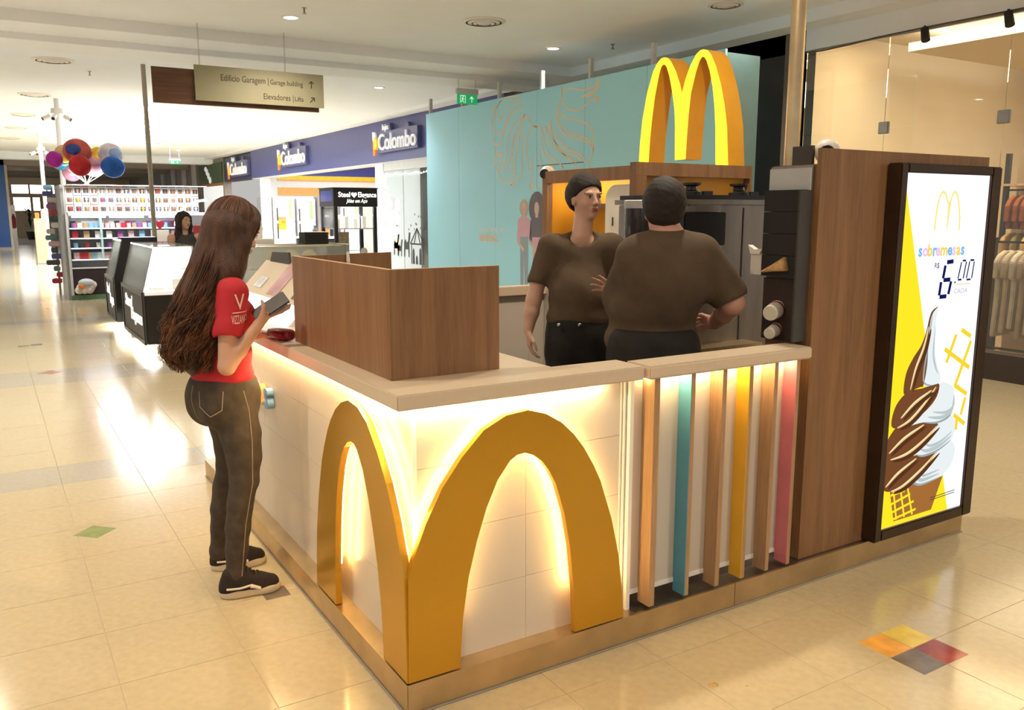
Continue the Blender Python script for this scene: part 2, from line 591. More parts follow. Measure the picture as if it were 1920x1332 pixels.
# end wall with bright windows
b = MB(); b.box(-9, 9, 62, 62.3, 0, 4.1)
tag(b.build('wall_end', M['cream']), 'far end wall of the mall', kind='structure')
def window(n, x0, x1, z0, z1, y=61.95):
    fr = MB()
    for (a, b_, c_, d_) in ((x0 - .06, x0, z0 - .06, z1 + .06), (x1, x1 + .06, z0 - .06, z1 + .06), (x0, x1, z1, z1 + .06), (x0, x1, z0 - .06, z0)):
        fr.box(a, b_, y - .05, y + .04, c_, d_)
    w = tag(fr.build('window_%d' % n, M['beech']), 'bright daylit window in the far end wall', kind='structure')
    p = MB(); p.box(x0, x1, y, y + .02, z0, z1); p.build('pane', M['window_glow'], w)
window(2, 0.56, 1.5, 2.85, 3.4); window(3, 1.6, 2.4, 2.85, 3.4); window(4, .6, 1.55, 1.75, 2.6); window(5, 1.7, 2.1, 1.75, 2.6)
window(6, 3.2, 3.9, 2.85, 3.3); window(7, 2.6, 3.0, 2.85, 3.4)
# blue column by the corridor
col = thing('blue_column', 'tall blue column at the far edge of the corridor', 'column', (-.35, 42.1, 0), kind='structure')
b = MB(); b.box(-.62, -.16, 42, 42.5, .12, 4.0); b.build('shaft', mat('blue_paint', (0.02, 0.10, 0.34), rough=0.35), col)
b = MB(); b.box(-.64, -.14, 41.98, 42.52, 0, .12); b.build('skirting', M['steel_dark'], col)
b = MB(); b.box(-.16, -.06, 42.05, 42.5, 0, 4.0); b.build('edge_trim', M['cream'], col)
# ------------------------------------------------------------------ measured outlines (metres)
ARCH = [(0.008,0.137),(0.015,0.49),(0.039,0.563),(0.082,0.67),(0.146,0.785),(0.22,0.879),(0.307,0.963),(0.395,1.003),(0.486,1.011),(0.563,0.987),(0.629,0.948),(0.685,0.896),(0.73,0.84),(0.776,0.766),(0.81,0.699),(0.867,0.537),(0.904,0.388),(0.927,0.228),(0.936,0.132),(0.7,0.139),(0.694,0.285),(0.673,0.466),(0.646,0.601),(0.607,0.72),(0.576,0.777),(0.546,0.816),(0.51,0.844),(0.473,0.858),(0.441,0.855),(0.412,0.839),(0.361,0.777),(0.316,0.684),(0.277,0.571),(0.243,0.446),(0.219,0.298),(0.206,0.131)]
SIGN_M = [(2.693,2.029),(2.683,2.198),(2.662,2.372),(2.615,2.567),(2.553,2.713),(2.503,2.773),(2.465,2.793),(2.433,2.795),(2.4,2.783),(2.367,2.756),(2.313,2.681),(2.265,2.585),(2.241,2.516),(2.206,2.618),(2.162,2.701),(2.106,2.769),(2.072,2.787),(2.04,2.79),(2.002,2.776),(1.967,2.744),(1.917,2.659),(1.866,2.536),(1.825,2.4),(1.795,2.258),(1.78,2.1),(1.77,1.974),(1.882,1.978),(1.898,2.266),(1.915,2.409),(1.938,2.53),(1.973,2.643),(2.005,2.71),(2.023,2.733),(2.041,2.743),(2.058,2.74),(2.08,2.717),(2.111,2.646),(2.152,2.515),(2.169,2.37),(2.179,2.206),(2.185,2.064),(2.291,2.064),(2.299,2.299),(2.31,2.416),(2.338,2.536),(2.375,2.656),(2.41,2.727),(2.426,2.741),(2.443,2.747),(2.46,2.742),(2.475,2.728),(2.498,2.664),(2.532,2.532),(2.559,2.363),(2.574,2.234),(2.586,2.024)]
AD_SCREEN = [(2.464,1.873),(3.146,1.874),(3.056,0.193),(2.46,0.191)]
AD_YELLOW = [(2.471,1.85),(2.46,0.191),(3.051,0.197)]
AD_CONE = [(2.547,0.361),(2.98,0.364),(2.903,0.199),(2.596,0.196)]
AD_CHOC = [[(2.809,1.245),(2.764,1.228),(2.745,1.194),(2.728,1.127),(2.695,1.061),(2.64,1.006),(2.594,0.933),(2.589,0.839),(2.646,0.848),(2.715,0.858),(2.742,0.866),(2.758,0.96),(2.754,1.073),(2.754,1.159),(2.769,1.214)],[(2.626,0.845),(2.543,0.793),(2.512,0.719),(2.53,0.678),(2.626,0.676),(2.761,0.722),(2.854,0.782),(2.878,0.842),(2.85,0.863),(2.744,0.85)],[(2.557,0.679),(2.472,0.595),(2.467,0.548),(2.515,0.517),(2.59,0.52),(2.727,0.549),(2.835,0.605),(2.895,0.651),(2.767,0.677),(2.654,0.679)],[(2.487,0.528),(2.457,0.441),(2.469,0.395),(2.52,0.362),(2.596,0.362),(2.718,0.397),(2.841,0.45),(2.91,0.511),(2.875,0.527),(2.732,0.512)]]
AD_CREAM = [[(2.809,1.245),(2.769,1.214),(2.754,1.159),(2.754,1.073),(2.758,0.96),(2.738,0.892),(2.757,0.858),(2.808,0.857),(2.875,0.866),(2.875,0.909),(2.845,0.952),(2.815,1.025),(2.8,1.156)],[(2.631,0.674),(2.767,0.675),(2.886,0.66),(2.988,0.683),(3.009,0.746),(2.996,0.829),(2.881,0.863),(2.879,0.797),(2.761,0.722)],[(2.584,0.515),(2.731,0.516),(2.791,0.501),(2.907,0.511),(3.022,0.551),(3.045,0.622),(3.006,0.681),(2.894,0.655),(2.822,0.589)],[(2.593,0.363),(2.639,0.35),(2.721,0.369),(2.796,0.351),(2.943,0.363),(3.042,0.418),(3.064,0.499),(3.011,0.546),(2.915,0.51),(2.829,0.433)]]
AD_GOLD = [[(2.746,1.151),(2.717,1.05),(2.667,0.952),(2.639,0.851)],[(2.848,0.845),(2.755,0.767),(2.651,0.701),(2.558,0.674)],[(2.811,0.832),(2.682,0.785),(2.579,0.719)],[(2.885,0.644),(2.766,0.579),(2.644,0.534),(2.521,0.522)],[(2.769,0.664),(2.62,0.618),(2.504,0.556)],[(2.9,0.509),(2.771,0.434),(2.636,0.375),(2.541,0.36)],[(2.726,0.499),(2.585,0.446),(2.496,0.39)]]
AD_GRID = [[(3.037,1.115),(3.125,1.075)],[(2.995,1.094),(2.93,0.957)],[(3.128,1.052),(3.02,0.827)],[(2.905,1.028),(3.134,0.913)],[(3.015,0.835),(3.131,0.776)],[(3.122,0.76),(3.094,0.671)],[(3.031,0.679),(3.136,0.618)],[(3.062,0.666),(3.061,0.597)]]
AD_WAFFLE = [[(2.557,0.335),(2.668,0.342)],[(2.563,0.289),(2.714,0.316)],[(2.575,0.246),(2.748,0.273)],[(2.586,0.208),(2.769,0.228)],[(2.576,0.354),(2.615,0.202)],[(2.631,0.353),(2.678,0.204)],[(2.688,0.352),(2.742,0.205)]]
AD_M = [(2.718,1.61),(2.721,1.666),(2.728,1.73),(2.741,1.77),(2.763,1.791),(2.786,1.78),(2.809,1.736)]
AD_M2 = [(2.816,1.624),(2.821,1.685),(2.829,1.749),(2.841,1.781),(2.861,1.793),(2.883,1.772),(2.902,1.717),(2.914,1.666),(2.916,1.61)]
AD_MV = [(2.809,1.736),(2.828,1.755),(2.816,1.672),(2.812,1.624)]
AD_SIX = [[(2.84,1.458),(2.893,1.461)],[(2.829,1.443),(2.818,1.381)],[(2.822,1.373),(2.878,1.374)],[(2.804,1.365),(2.796,1.3)],[(2.885,1.365),(2.871,1.303)],[(2.8,1.293),(2.856,1.294)]]
AD_ZEROS = [[(2.967,1.462),(2.995,1.462)],[(2.958,1.455),(2.939,1.376)],[(2.998,1.457),(2.983,1.375)],[(2.938,1.37),(2.969,1.37)],[(3.03,1.463),(3.063,1.462)],[(3.025,1.457),(3.009,1.375)],[(3.064,1.455),(3.053,1.373)],[(3.01,1.368),(3.045,1.368)],[(2.916,1.364),(2.912,1.354)]]
AD_TXT = [(2.62,1.529),(2.995,1.554),(2.755,1.432),(2.793,1.433),(2.931,1.298),(3.047,1.309),(2.932,1.348),(3.045,1.348)]
HAIR_ART = [[(8.692,3.35),(8.901,3.363),(9.096,3.305),(9.257,3.141),(9.289,3.108),(9.379,3.193),(9.46,3.342)],[(8.711,3.4),(9.017,3.424),(9.256,3.391),(9.399,3.295)],[(8.673,3.291),(8.94,3.25),(9.097,3.087),(9.217,2.937),(9.38,2.909),(9.463,2.977),(9.503,3.123),(9.419,3.297),(9.256,3.401)],[(8.654,3.231),(8.94,3.152),(9.137,2.991),(9.218,2.816),(9.32,2.732),(9.423,2.729),(9.526,2.818),(9.567,3.005),(9.545,3.167),(9.481,3.314)],[(8.579,3.118),(8.786,3.06),(9.018,2.882),(9.098,2.688),(9.118,2.488),(9.219,2.432),(9.342,2.447),(9.403,2.522),(9.361,2.582),(9.259,2.556)],[(8.579,3.118),(8.748,2.959),(8.901,2.794),(8.959,2.599),(9.058,2.404),(9.219,2.33),(9.404,2.378),(9.466,2.505),(9.423,2.606),(9.3,2.619),(9.227,2.534),(9.28,2.445)],[(8.579,3.109),(8.672,2.972),(8.728,2.782),(8.747,2.627),(8.842,2.474),(8.842,2.315),(8.901,2.157),(8.999,2.095)],[(8.999,2.095),(8.784,2.153),(8.67,2.308),(8.652,2.504),(8.634,2.698),(8.672,2.895)],[(9.404,2.358),(9.343,2.232),(9.139,2.153),(8.979,2.199),(8.92,2.358),(8.94,2.519),(8.881,2.714),(8.747,2.901)],[(8.579,3.118),(8.45,3.011),(8.341,2.935),(8.128,2.909)],[(8.252,2.919),(8.413,2.894),(8.504,2.766),(8.54,2.595),(8.483,2.417),(8.427,2.298)],[(8.374,2.47),(8.373,2.296),(8.444,2.036),(8.335,2.101),(8.244,2.022)],[(8.128,2.89),(8.126,2.74),(8.055,2.547),(7.949,2.429),(7.813,2.376)],[(8.093,2.896),(8.039,2.696),(7.916,2.502),(7.679,2.379),(7.547,2.3)],[(8.041,2.902),(7.919,2.707),(7.715,2.546),(7.42,2.439),(7.261,2.359)],[(7.99,2.916),(7.817,2.7),(7.584,2.557),(7.263,2.449),(7.107,2.37)],[(7.922,2.947),(7.717,2.711),(7.455,2.567),(7.139,2.442),(7.07,2.35)],[(7.862,2.988),(7.887,2.834),(7.75,2.64),(7.55,2.482),(7.355,2.364)],[(7.756,3.078),(7.721,2.93),(7.555,2.754),(7.268,2.68),(6.992,2.608),(6.871,2.497)],[(7.74,3.113),(7.672,2.944),(7.459,2.783),(7.115,2.695),(6.933,2.604),(6.871,2.514)],[(7.708,3.137),(7.559,2.988),(7.273,2.927),(7.028,2.854),(6.876,2.704),(6.871,2.514),(6.956,2.345),(7.013,2.26)],[(7.708,3.137),(7.628,3.263),(7.631,3.424)],[(7.629,3.281),(7.565,3.345),(7.407,3.353),(7.159,3.307),(6.951,3.308),(6.807,3.358),(6.766,3.42)],[(7.612,3.244),(7.562,3.149),(7.401,3.071),(7.214,3.053),(7.064,3.099),(6.947,3.155),(6.845,3.161),(6.771,3.111),(6.802,3.173),(6.846,3.195)],[(7.172,3.213),(6.978,3.243),(6.834,3.295),(6.751,3.385)],[(7.066,3.202),(6.89,3.234),(6.763,3.32)],[(8.195,2.593),(8.141,2.477),(8.157,2.288)],[(7.613,2.339),(7.563,2.292)],[(7.322,2.273),(7.26,2.324),(7.212,2.268)],[(7.914,2.334),(7.812,2.339),(7.845,2.294)]]
# ================================================================== dessert kiosk
PH = 0.112                                    # plinth height
# --- stainless plinth the kiosk stands on
pl = thing('steel_plinth', 'low brushed steel plinth under the whole dessert kiosk', 'plinth', (1.6, 1.5, 0))
b = MB(); b.box(0.004, 1.548, 0, .012, 0, PH); b.build('fascia_plate', M['steel'], pl)
b = MB(); b.box(1.551, 3.245, 0, .012, 0, PH); b.build('fascia_plate', M['steel'], pl)
b = MB(); b.box(0, .012, 0.004, 3.13, 0, PH); b.build('fascia_plate', M['steel'], pl)
b = MB(); b.box(3.233, 3.245, .012, 3.13, 0, PH); b.box(.012, 3.233, 3.118, 3.13, 0, PH); b.build('fascia_plate', M['steel'], pl)
b = MB(); b.box(.012, .10, .10, 3.118, PH - .006, PH); b.build('top_plate', M['steel'], pl)
b = MB(); b.box(.012, 1.0, .012, .10, PH - .006, PH); b.build('top_plate', M['steel'], pl)
b = MB(); b.box(1.0, 3.233, .012, .10, PH - .008, PH - .002); b.build('top_plate', M['steel_dark'], pl)
b = MB(); b.box(.10, 3.233, .10, 3.118, 0.02, PH - .004); b.build('floor_plate', mat('kiosk_floor', (0.10, 0.08, 0.065), rough=0.4), pl)
b = MB(); b.tube([(-.003, -.003, .003), (3.25, -.003, .003)], .004, 6); b.tube([(-.003, -.003, .003), (-.003, 3.13, .003)], .004, 6); b.build('sealant', mat('sealant', (0.30, 0.26, 0.22), rough=0.6), pl)

# --- counter body with white facing panels
PY = 0.072
cb = thing('service_counter', 'white panelled counter base carrying the golden arches on its corner', 'counter', (.4, .6, PH))
b = MB(); b.box(PY + .012, .62, PY + .35, 3.09, PH, 1.066); b.box(PY + .012, .99, PY + .012, .17, PH, 1.066); b.box(PY + .012, .62, PY + .012, PY + .36, PH, 1.066); b.build('carcass', M['white'], cb)
rows = [PH, .36, .60, .84, 1.066]
cols = [PY, .70, 1.30, 1.90, 2.50, 3.10]
for i in range(5):
    for j in range(4):
        b = MB(); b.box(PY, PY + .012, cols[i] + (.012 if i == 0 else .0007), cols[i + 1] - .0007, rows[j] + .0007, rows[j + 1] - .0007); b.build('facing_panel', M['facing'], cb)
colx = [PY, .52, .965]
for i in range(2):
    for j in range(4):
        b = MB(); b.box(colx[i] + (.012 if i == 0 else .0007), colx[i + 1] - .0007, PY, PY + .012, rows[j] + .0007, rows[j + 1] - .0007); b.build('facing_panel', M['facing'], cb)
b = MB(); b.box(PY - .002, PY + .012, PY - .002, PY + .012, PH, 1.066); b.build('corner_trim', M['white'], cb)
b = MB(); b.box(.967, .975, PY - .006, PY + .03, PH, 1.066); b.box(.985, 1.003, .05, .11, PH, 1.066); b.box(.953, .958, PY - .002, PY + .01, PH, 1.066); b.build('end_trim', M['white'], cb)
# light strip tucked under the worktop overhang
b = MB(); b.box(.03, .86, .034, .046, 1.0585, 1.0645); b.build('light_strip', M['led'], cb)
b = MB(); b.box(.034, .046, .06, 3.05, 1.0585, 1.0645); b.build('light_strip', M['led'], cb)

# --- worktop
wt = thing('worktop', 'cream solid-surface worktop wrapping the counter corner', 'worktop', (.3, .5, 1.067))
b = MB(); b.prism([(-.013, -.003), (1.007, -.003), (1.007, .172), (.70, .178), (.70, 3.1), (-.013, 3.1)], 'z', 1.067, 1.119); b.build('slab', M['solid'], wt, bevel=.004)

# --- golden arches folded round the counter corner
ar = thing('golden_arches', 'glossy golden double arch folded around the counter corner, lit from behind', 'emblem', (.2, .2, PH))
A = [(u, max(v, PH + .004) if v > .2 else PH + .004) for u, v in ARCH]
A[0] = (0.008, PH + .004)
b = MB(); b.prism(A, 'y', .004, .030); b.build('arch', M['gold'], ar)
A2 = [(.0065 if i in (0,) else u, v) for i, (u, v) in enumerate(A)]
b = MB(); b.prism([(max(u, .0305), v) if False else (u, v) for u, v in A2], 'x', .004, .030); b.build('arch', M['gold'], ar)
# halo strips on the back of each arch
def offset_in(poly, d):
    n = len(poly); c = []
    for i in range(n):
        p0, p1, p2 = Vector(poly[i - 1]), Vector(poly[i]), Vector(poly[(i + 1) % n])
        e1, e2 = (p1 - p0).normalized(), (p2 - p1).normalized()
        nn = Vector((e1.y + e2.y, -(e1.x + e2.x)))
        nn = nn.normalized() if nn.length > 1e-6 else Vector((e1.y, -e1.x))
        c.append(tuple(p1 + nn * d))
    return c
out_path = A[1:19]; in_path = A[19:36]
for axis in ('y', 'x'):
    for path in (out_path, in_path):
        b = MB()
        o1, o2 = offset_in(path, .010), offset_in(path, .018)
        b.strip(o1[1:-1], o2[1:-1], axis, .034, .038)
        b.build('halo_strip', M['led_halo'], ar)
b = MB(); b.box(.03, .05, .03, .05, PH, .45); b.build('corner_bracket', M['char'], ar)

# --- raised word on the customer side (only its end shows past the customer)
wd = thing('raised_word', 'small pastel letters raised on the white counter side', 'lettering', (PY, 1.4, .86))
pastel = [mat('pastel_%d' % i, c_, rough=.4, var=.03) for i, c_ in enumerate([(0.22, 0.42, 0.70), (0.75, 0.38, 0.45), (0.72, 0.47, 0.16)])]
yy = 2.895
for ch, ci, w in zip('sobremesas', (0, 1, 2, 0, 1, 2, 0, 1, 2, 0), (.11, .125, .125, .08, .122, .19, .122, .11, .13, .11)):
    text('letter', ch, (PY - .018, yy, .728), (0, -1, 0), (0, 0, 1), .205, pastel[ci], wd, extrude=.016, bold=.005)
    yy -= w
# --- low gate with coloured slats
gt = thing('slatted_gate', 'white kiosk gate with six upright slats in wood, blue, yellow and pink', 'gate', (1.47, .05, PH))
b = MB(); b.box(1.0175, 1.935, -.023, .13, 1.067, 1.119); b.build('ledge', M['solid'], gt, bevel=.007)
b = MB(); b.box(1.012, 1.925, .07, .09, .165, 1.066); b.build('panel', M['facing'], gt)
b = MB(); b.box(1.012, 1.925, .066, .07, .165, .185); b.build('bottom_rail', M['white'], gt)
b = MB(); b.box(1.04, 1.90, .030, .042, 1.0595, 1.0655); b.build('light_strip', M['led'], gt)
blue_m = mat('slat_blue', (0.10, 0.33, 0.45), rough=.4); yel_m = mat('slat_yellow', (0.80, 0.45, 0.03), rough=.4); pink_m = mat('slat_pink', (0.66, 0.20, 0.24), rough=.4)
slats = [(1.060, 1.088, M['oak_light'], 'wood'), (1.250, 1.273, blue_m, 'blue'), (1.423, 1.447, M['oak_light'], 'wood'), (1.576, 1.599, yel_m, 'yellow'), (1.727, 1.749, M['oak_light'], 'wood'), (1.864, 1.886, pink_m, 'pink')]
for x0, x1, m_, nm in slats:
    b = MB(); b.box(x0 + .003, x1, -.002, .069, .128, 1.0665); s_ = b.build('slat', M['oak_light'], gt)
    s_['label'] = 'upright slat with %s side' % nm
    b = MB(); b.box(x0, x0 + .0028, -.002, .069, .128, 1.0665); b.build('slat_face', m_, s_)
for z in (.24, .965):
    hg = MB(); hg.lathe([(.008, -.055), (.008, .055)], (1.945, .085, z), 10); h_ = hg.build('hinge', M['chrome'], gt)
    for k in range(3):
        b = MB(); b.lathe([(.011, -.008), (.011, .008)], (1.945, .085, z - .036 + k * .036), 10); b.build('hinge_knuckle', M['orange'], h_)

# --- wooden screen standing on the worktop
sc = thing('counter_screen', 'tall oak veneer box screen standing open on the worktop corner', 'screen', (.29, .77, 1.119))
Z0, Z1 = 1.1195, 1.503
b = MB(); b.box(.070, .505, .235, .252, Z0, Z1); b.build('panel', M['oak'], sc)
b = MB(); b.box(.070, .087, .253, 1.31, Z0, Z1); b.build('panel', M['oak'], sc)
b = MB(); b.prism([(.088, 1.293), (.335, 1.333), (.335, 1.35), (.088, 1.31)], 'z', Z0, Z1); b.build('panel', M['oak'], sc)
b = MB(); b.prism([(.338, 1.334), (.575, 1.373), (.575, 1.39), (.338, 1.351)], 'z', Z0, Z1 + .002); b.build('panel', M['oak'], sc)
b = MB(); b.box(.070, .087, .235, 1.31, Z1, Z1 + .0015); b.box(.087, .505, .235, .252, Z1, Z1 + .0015); b.build('edge_band', M['edge'], sc)
b = MB(); b.tube([(.335, 1.32, Z1 + .012), (.335, 1.315, Z1 - .03), (.337, 1.317, Z1 - .07)], [.006, .009, .003], 8); b.build('clip', M['plastic_white'], sc)

# --- red pouch on the worktop
po = thing('red_pouch', 'shiny dark red zipped pouch lying on the worktop beside the wooden screen', 'pouch', (.02, 1.38, 1.119))
red_m = mat('red_leather', (0.24, 0.006, 0.012), rough=.25, var=.15, coat=.4, bump=.08, bscale=60)
def ellipsoid_pts(prof, n=16): pass
b = MB(); b.smooth = True
P0, P1 = Vector((.0, 1.46, 1.119)), Vector((.055, 1.315, 1.119))
secs = []
for t, w, h_ in ((0, .3, .45), (.04, .75, .8), (.12, .95, .95), (.5, 1, 1), (.88, .96, .97), (.96, .8, .82), (1, .35, .5)):
    secs.append((t, w * .034, h_ * .027))
ax = (P1 - P0).normalized(); sd = Vector((ax.y, -ax.x, 0))
vs, fs, n_ = [], [], 14
for t, w, h_ in secs:
    for j in range(n_):
        an = 2 * pi * j / n_
        sx = math.copysign(abs(cos(an)) ** .7, cos(an)); sz = math.copysign(abs(sin(an)) ** .7, sin(an))
        vs.append(P0 + (P1 - P0) * t + sd * (sx * w) + Vector((0, 0, .0275 + sz * h_)))
for i in range(len(secs) - 1):
    for j in range(n_):
        fs.append((i * n_ + j, i * n_ + (j + 1) % n_, (i + 1) * n_ + (j + 1) % n_, (i + 1) * n_ + j))
fs += [tuple(range(n_))[::-1], tuple((len(secs) - 1) * n_ + j for j in range(n_))]
b.add(vs, fs); b.build('body', red_m, po)
b = MB(); b.tube([P0 + Vector((-.012, .002, .031)) + (P1 - P0) * t + sd * .0345 for t in (.05, .5, .95)], .002, 6); b.build('zip', M['char'], po)

# --- sloping menu display on the customer side
md = thing('menu_display', 'sloping countertop menu display with lit lower panel and pink poster', 'display', (.3, 2.3, 1.119))
MBY0, MBY1 = 1.80, 3.02
def sl(b, pts, y0, y1, t=.012):
    (x0, z0), (x1, z1) = pts
    d = Vector((x1 - x0, z1 - z0)).normalized(); n = Vector((d.y, -d.x)) * t
    b.prism([(x0, z0), (x1, z1), (x1 + n.x, z1 + n.y), (x0 + n.x, z0 + n.y)], 'y', y0, y1); return b
lit = mat('lit_acrylic', (.9, .9, .92), rough=.2, emit=(.93, .95, 1.0), estr=1.25)
sl(MB(), ((.165, 1.121), (.262, 1.212)), MBY0, MBY1).build('lit_panel', lit, md)
board = mat('beige_board', (.74, .62, .48), rough=.5, var=.03)
sl(MB(), ((.262, 1.213), (.43, 1.395)), MBY0, MBY1).build('back_board', board, md)
b = MB(); b.prism([(.175, 1.1195), (.425, 1.1195), (.425, 1.375), (.27, 1.2)], 'y', MBY0 + .01, MBY0 + .02); b.prism([(.175, 1.1195), (.425, 1.1195), (.425, 1.375), (.27, 1.2)], 'y', MBY1 - .02, MBY1 - .01); b.build('end_cheek', M['white'], md)
pinkp = mat('pink_poster', (.62, .32, .33), rough=.3, var=.25, scale=9)
def onboard(y0, y1, t0, t1, m_, name, lift=.004):
    f = lambda t: (.262 + .168 * t - lift * .73, 1.213 + .182 * t + lift * .68)
    return sl(MB(), (f(t0), f(t1)), y0, y1, .0025).build(name, m_, md)
onboard(2.30, 2.50, .08, 1.25, pinkp, 'poster')
onboard(1.86, 2.05, .12, .58, mat('dark_picture', (.02, .022, .03), rough=.25, var=.5, scale=12), 'picture')
onboard(2.68, 2.84, .18, .5, mat('pale_picture', (.75, .76, .80), rough=.3, var=.2, scale=16), 'picture')
for y0, y1 in ((2.05, 2.28), (2.52, 2.95)):
    b = MB(); b.prism([(y0, 1.37), (y1, 1.36), (y1 - .08, 1.45), (y0 + .02, 1.46)], 'x', .425, .44); b.build('flap', M['char'], md)
prt = mat('menu_print', (.55, .66, .85), rough=.3, emit=(.5, .62, .9), estr=.6)
for k in range(6):
    y0 = 2.10 + k * .13
    f = lambda t: (.165 + .097 * t - .004 * .68, 1.121 + .091 * t + .004 * .73)
    sl(MB(), (f(.25 + .2 * (k % 2)), f(.6 + .15 * (k % 3))), y0, y0 + .07, .001).build('printed_patch', prt, md)

# --- tall oak wall that carries the advertisement
wl = thing('kiosk_wall', 'tall oak veneer end wall of the kiosk carrying the lit advertisement', 'wall panel', (2.6, .15, PH))
b = MB(); b.box(1.985, 3.25, .030, .052, PH, 1.966); b.build('front_panel', M['oak'], wl)
b = MB(); b.box(1.985, 2.005, .053, .29, PH, 1.90); b.build('side_panel', M['oak'], wl)
b = MB(); b.box(3.23, 3.25, .053, .29, PH, 1.90); b.build('side_panel', M['oak'], wl)
b = MB(); b.box(2.006, 3.229, .27, .29, PH, 1.90); b.build('back_panel', M['char'], wl)
b = MB(); b.box(2.006, 3.229, .053, .269, 1.88, 1.90); b.build('top_panel', M['oak'], wl)

# --- lit advertisement
lb = thing('light_box', 'tall lit advertisement with a swirled soft serve cone and price', 'advertisement', (2.85, 0, .12))
frm = mat('bronze_frame', (0.050, 0.026, 0.014), rough=.28, var=.15, metal=.3)
fx0, fx1, fz0, fz1 = 2.435, 3.245, .118, 1.915
sx0, sx1, sz0, sz1 = 2.487, 3.165, .172, 1.872
for (x0, x1, z0, z1) in ((fx0, sx0, fz0, fz1), (sx1, fx1, fz0, fz1), (sx0, sx1, sz1, fz1), (sx0, sx1, fz0, sz0)):
    b = MB(); b.box(x0, x1, -.045, .029, z0, z1); b.build('frame_member', frm, lb, bevel=.006)
AE = 1.45
def ad(name, col, e=AE): return glow('ad_' + name, col, e * .72)
ad_white, ad_yel = ad('white', (.93, .94, 1.0), 1.1), ad('yellow', (.98, .76, .02), 1.0)
scn = MB().box(sx0, sx1, -.028, .02, sz0, sz1).build('screen', ad_white, lb)
YS = -.0285
_lay = [0]
def flat(poly, m_, name='print', clip=True):
    _lay[0] += 1
    p = [(min(max(u, sx0 + .001), sx1 - .001), min(max(v, sz0 + .001), sz1 - .001)) for u, v in poly] if clip else poly
    return MB().prism(p, 'y', YS - .00025 * _lay[0], YS - .00025 * _lay[0] + .0002).build(name, m_, scn)
def stroke(pts, w, m_, name='print'):
    _lay[0] += 1
    b = MB(); n = len(pts); L_, R_ = [], []
    for i in range(n):
        d = Vector(pts[min(i + 1, n - 1)]) - Vector(pts[max(i - 1, 0)]); d.normalize(); nn = Vector((-d.y, d.x)) * w / 2
        L_.append(tuple(Vector(pts[i]) + nn)); R_.append(tuple(Vector(pts[i]) - nn))
    b.strip(L_, R_, 'y', YS - .00025 * _lay[0], YS - .00025 * _lay[0] + .0002)
    return b.build(name, m_, scn)
def spline(pts, closed=True, n=5):
    m = len(pts); out = []
    for i in range(m if closed else m - 1):
        g_ = lambda j: Vector(pts[j % m]) if closed else Vector(pts[min(max(j, 0), m - 1)])
        p0, p1, p2, p3 = g_(i - 1), g_(i), g_(i + 1), g_(i + 2)
        for k in range(n):
            t = k / n
            out.append(tuple(.5 * ((2 * p1) + (p2 - p0) * t + (2 * p0 - 5 * p1 + 4 * p2 - p3) * t * t + (3 * p1 - p0 - 3 * p2 + p3) * t ** 3)))
    if not closed: out.append(tuple(pts[-1]))
    return out
def taper(pts, w, m_, name='print'):
    _lay[0] += 1
    b = MB(); n = len(pts); L_, R_ = [], []
    for i in range(n):
        d = Vector(pts[min(i + 1, n - 1)]) - Vector(pts[max(i - 1, 0)]); d.normalize()
        nn = Vector((-d.y, d.x)) * (w / 2) * (sin(pi * (i + .25) / (n - .5)) ** .7)
        L_.append(tuple(Vector(pts[i]) + nn)); R_.append(tuple(Vector(pts[i]) - nn))
    b.strip(L_, R_, 'y', YS - .00025 * _lay[0], YS - .00025 * _lay[0] + .0002)
    return b.build(name, m_, scn)
xr = AD_YELLOW[2][0]
flat([(sx0 + .001, sz1 - .03), (sx0 + .001, sz0 + .001), (xr, sz0 + .001)], ad_yel)
grid_m = ad('grid', (.93, .66, .03), .95)
for l in AD_GRID: stroke([(min(u, sx1 - .012), v) for u, v in l], .022, grid_m)
flat(AD_CONE, ad('cone', (.50, .20, .05), .7)); 
for l in AD_WAFFLE: stroke(l, .012, ad_yel)
cream_m, choc_m, gold_m = ad('cream', (.80, .85, .86), .95), ad('choc', (.23, .085, .03), .75), ad('caramel', (.86, .60, .25), .9)
dk_m = ad('dark_choc', (.13, .045, .018), .7)
crs, crd = ad('cream_shade', (.58, .66, .68), .80), ad('cream_edge', (.42, .50, .52), .75)
for k in (3, 2, 1, 0):
    c_ = AD_CREAM[k]
    flat(spline(c_), cream_m); flat(spline(AD_CHOC[k]), choc_m)
    if k:
        for j, (w_, mm) in enumerate(((.012, crd), (.020, crs), (.016, crs))):
            dx, dz = .035 * j, .022 * j
            taper(spline([(c_[1][0] + dx, c_[1][1] + dz), (c_[2][0] + dx * .8, c_[2][1] + dz), (c_[3][0] + dx * .3, c_[3][1] + dz), (c_[4][0], c_[4][1] + dz)], False), w_, mm)
    else:
        taper(spline([c_[1], c_[3], c_[5], c_[7]], False), .012, crd); taper(spline([(c_[9][0] - .02, c_[9][1]), (c_[10][0] - .02, c_[10][1]), (c_[11][0] - .015, c_[11][1]), c_[12]], False), .014, crs)
for k, l in enumerate(AD_GOLD):
    L2 = spline(l, False)
    taper([(u + .020, v - .012) for u, v in L2], .030, dk_m)
    taper(L2, .017, gold_m)
    taper([(u - .004, v + .003) for u, v in L2], .006, ad('shine', (.98, .85, .55), 1.0))
pale = ad('pale_gold', (.92, .72, .25), 1.05)
stroke(AD_M, .012, pale); stroke(AD_M2, .012, pale); flat(AD_MV, pale)
ink = ad('ink', (.012, .014, .16), .6)
for l in AD_SIX: stroke(l, .020, ink)
for l in AD_ZEROS: stroke(l, .009, ink)
w0, w1 = AD_TXT[0], AD_TXT[1]
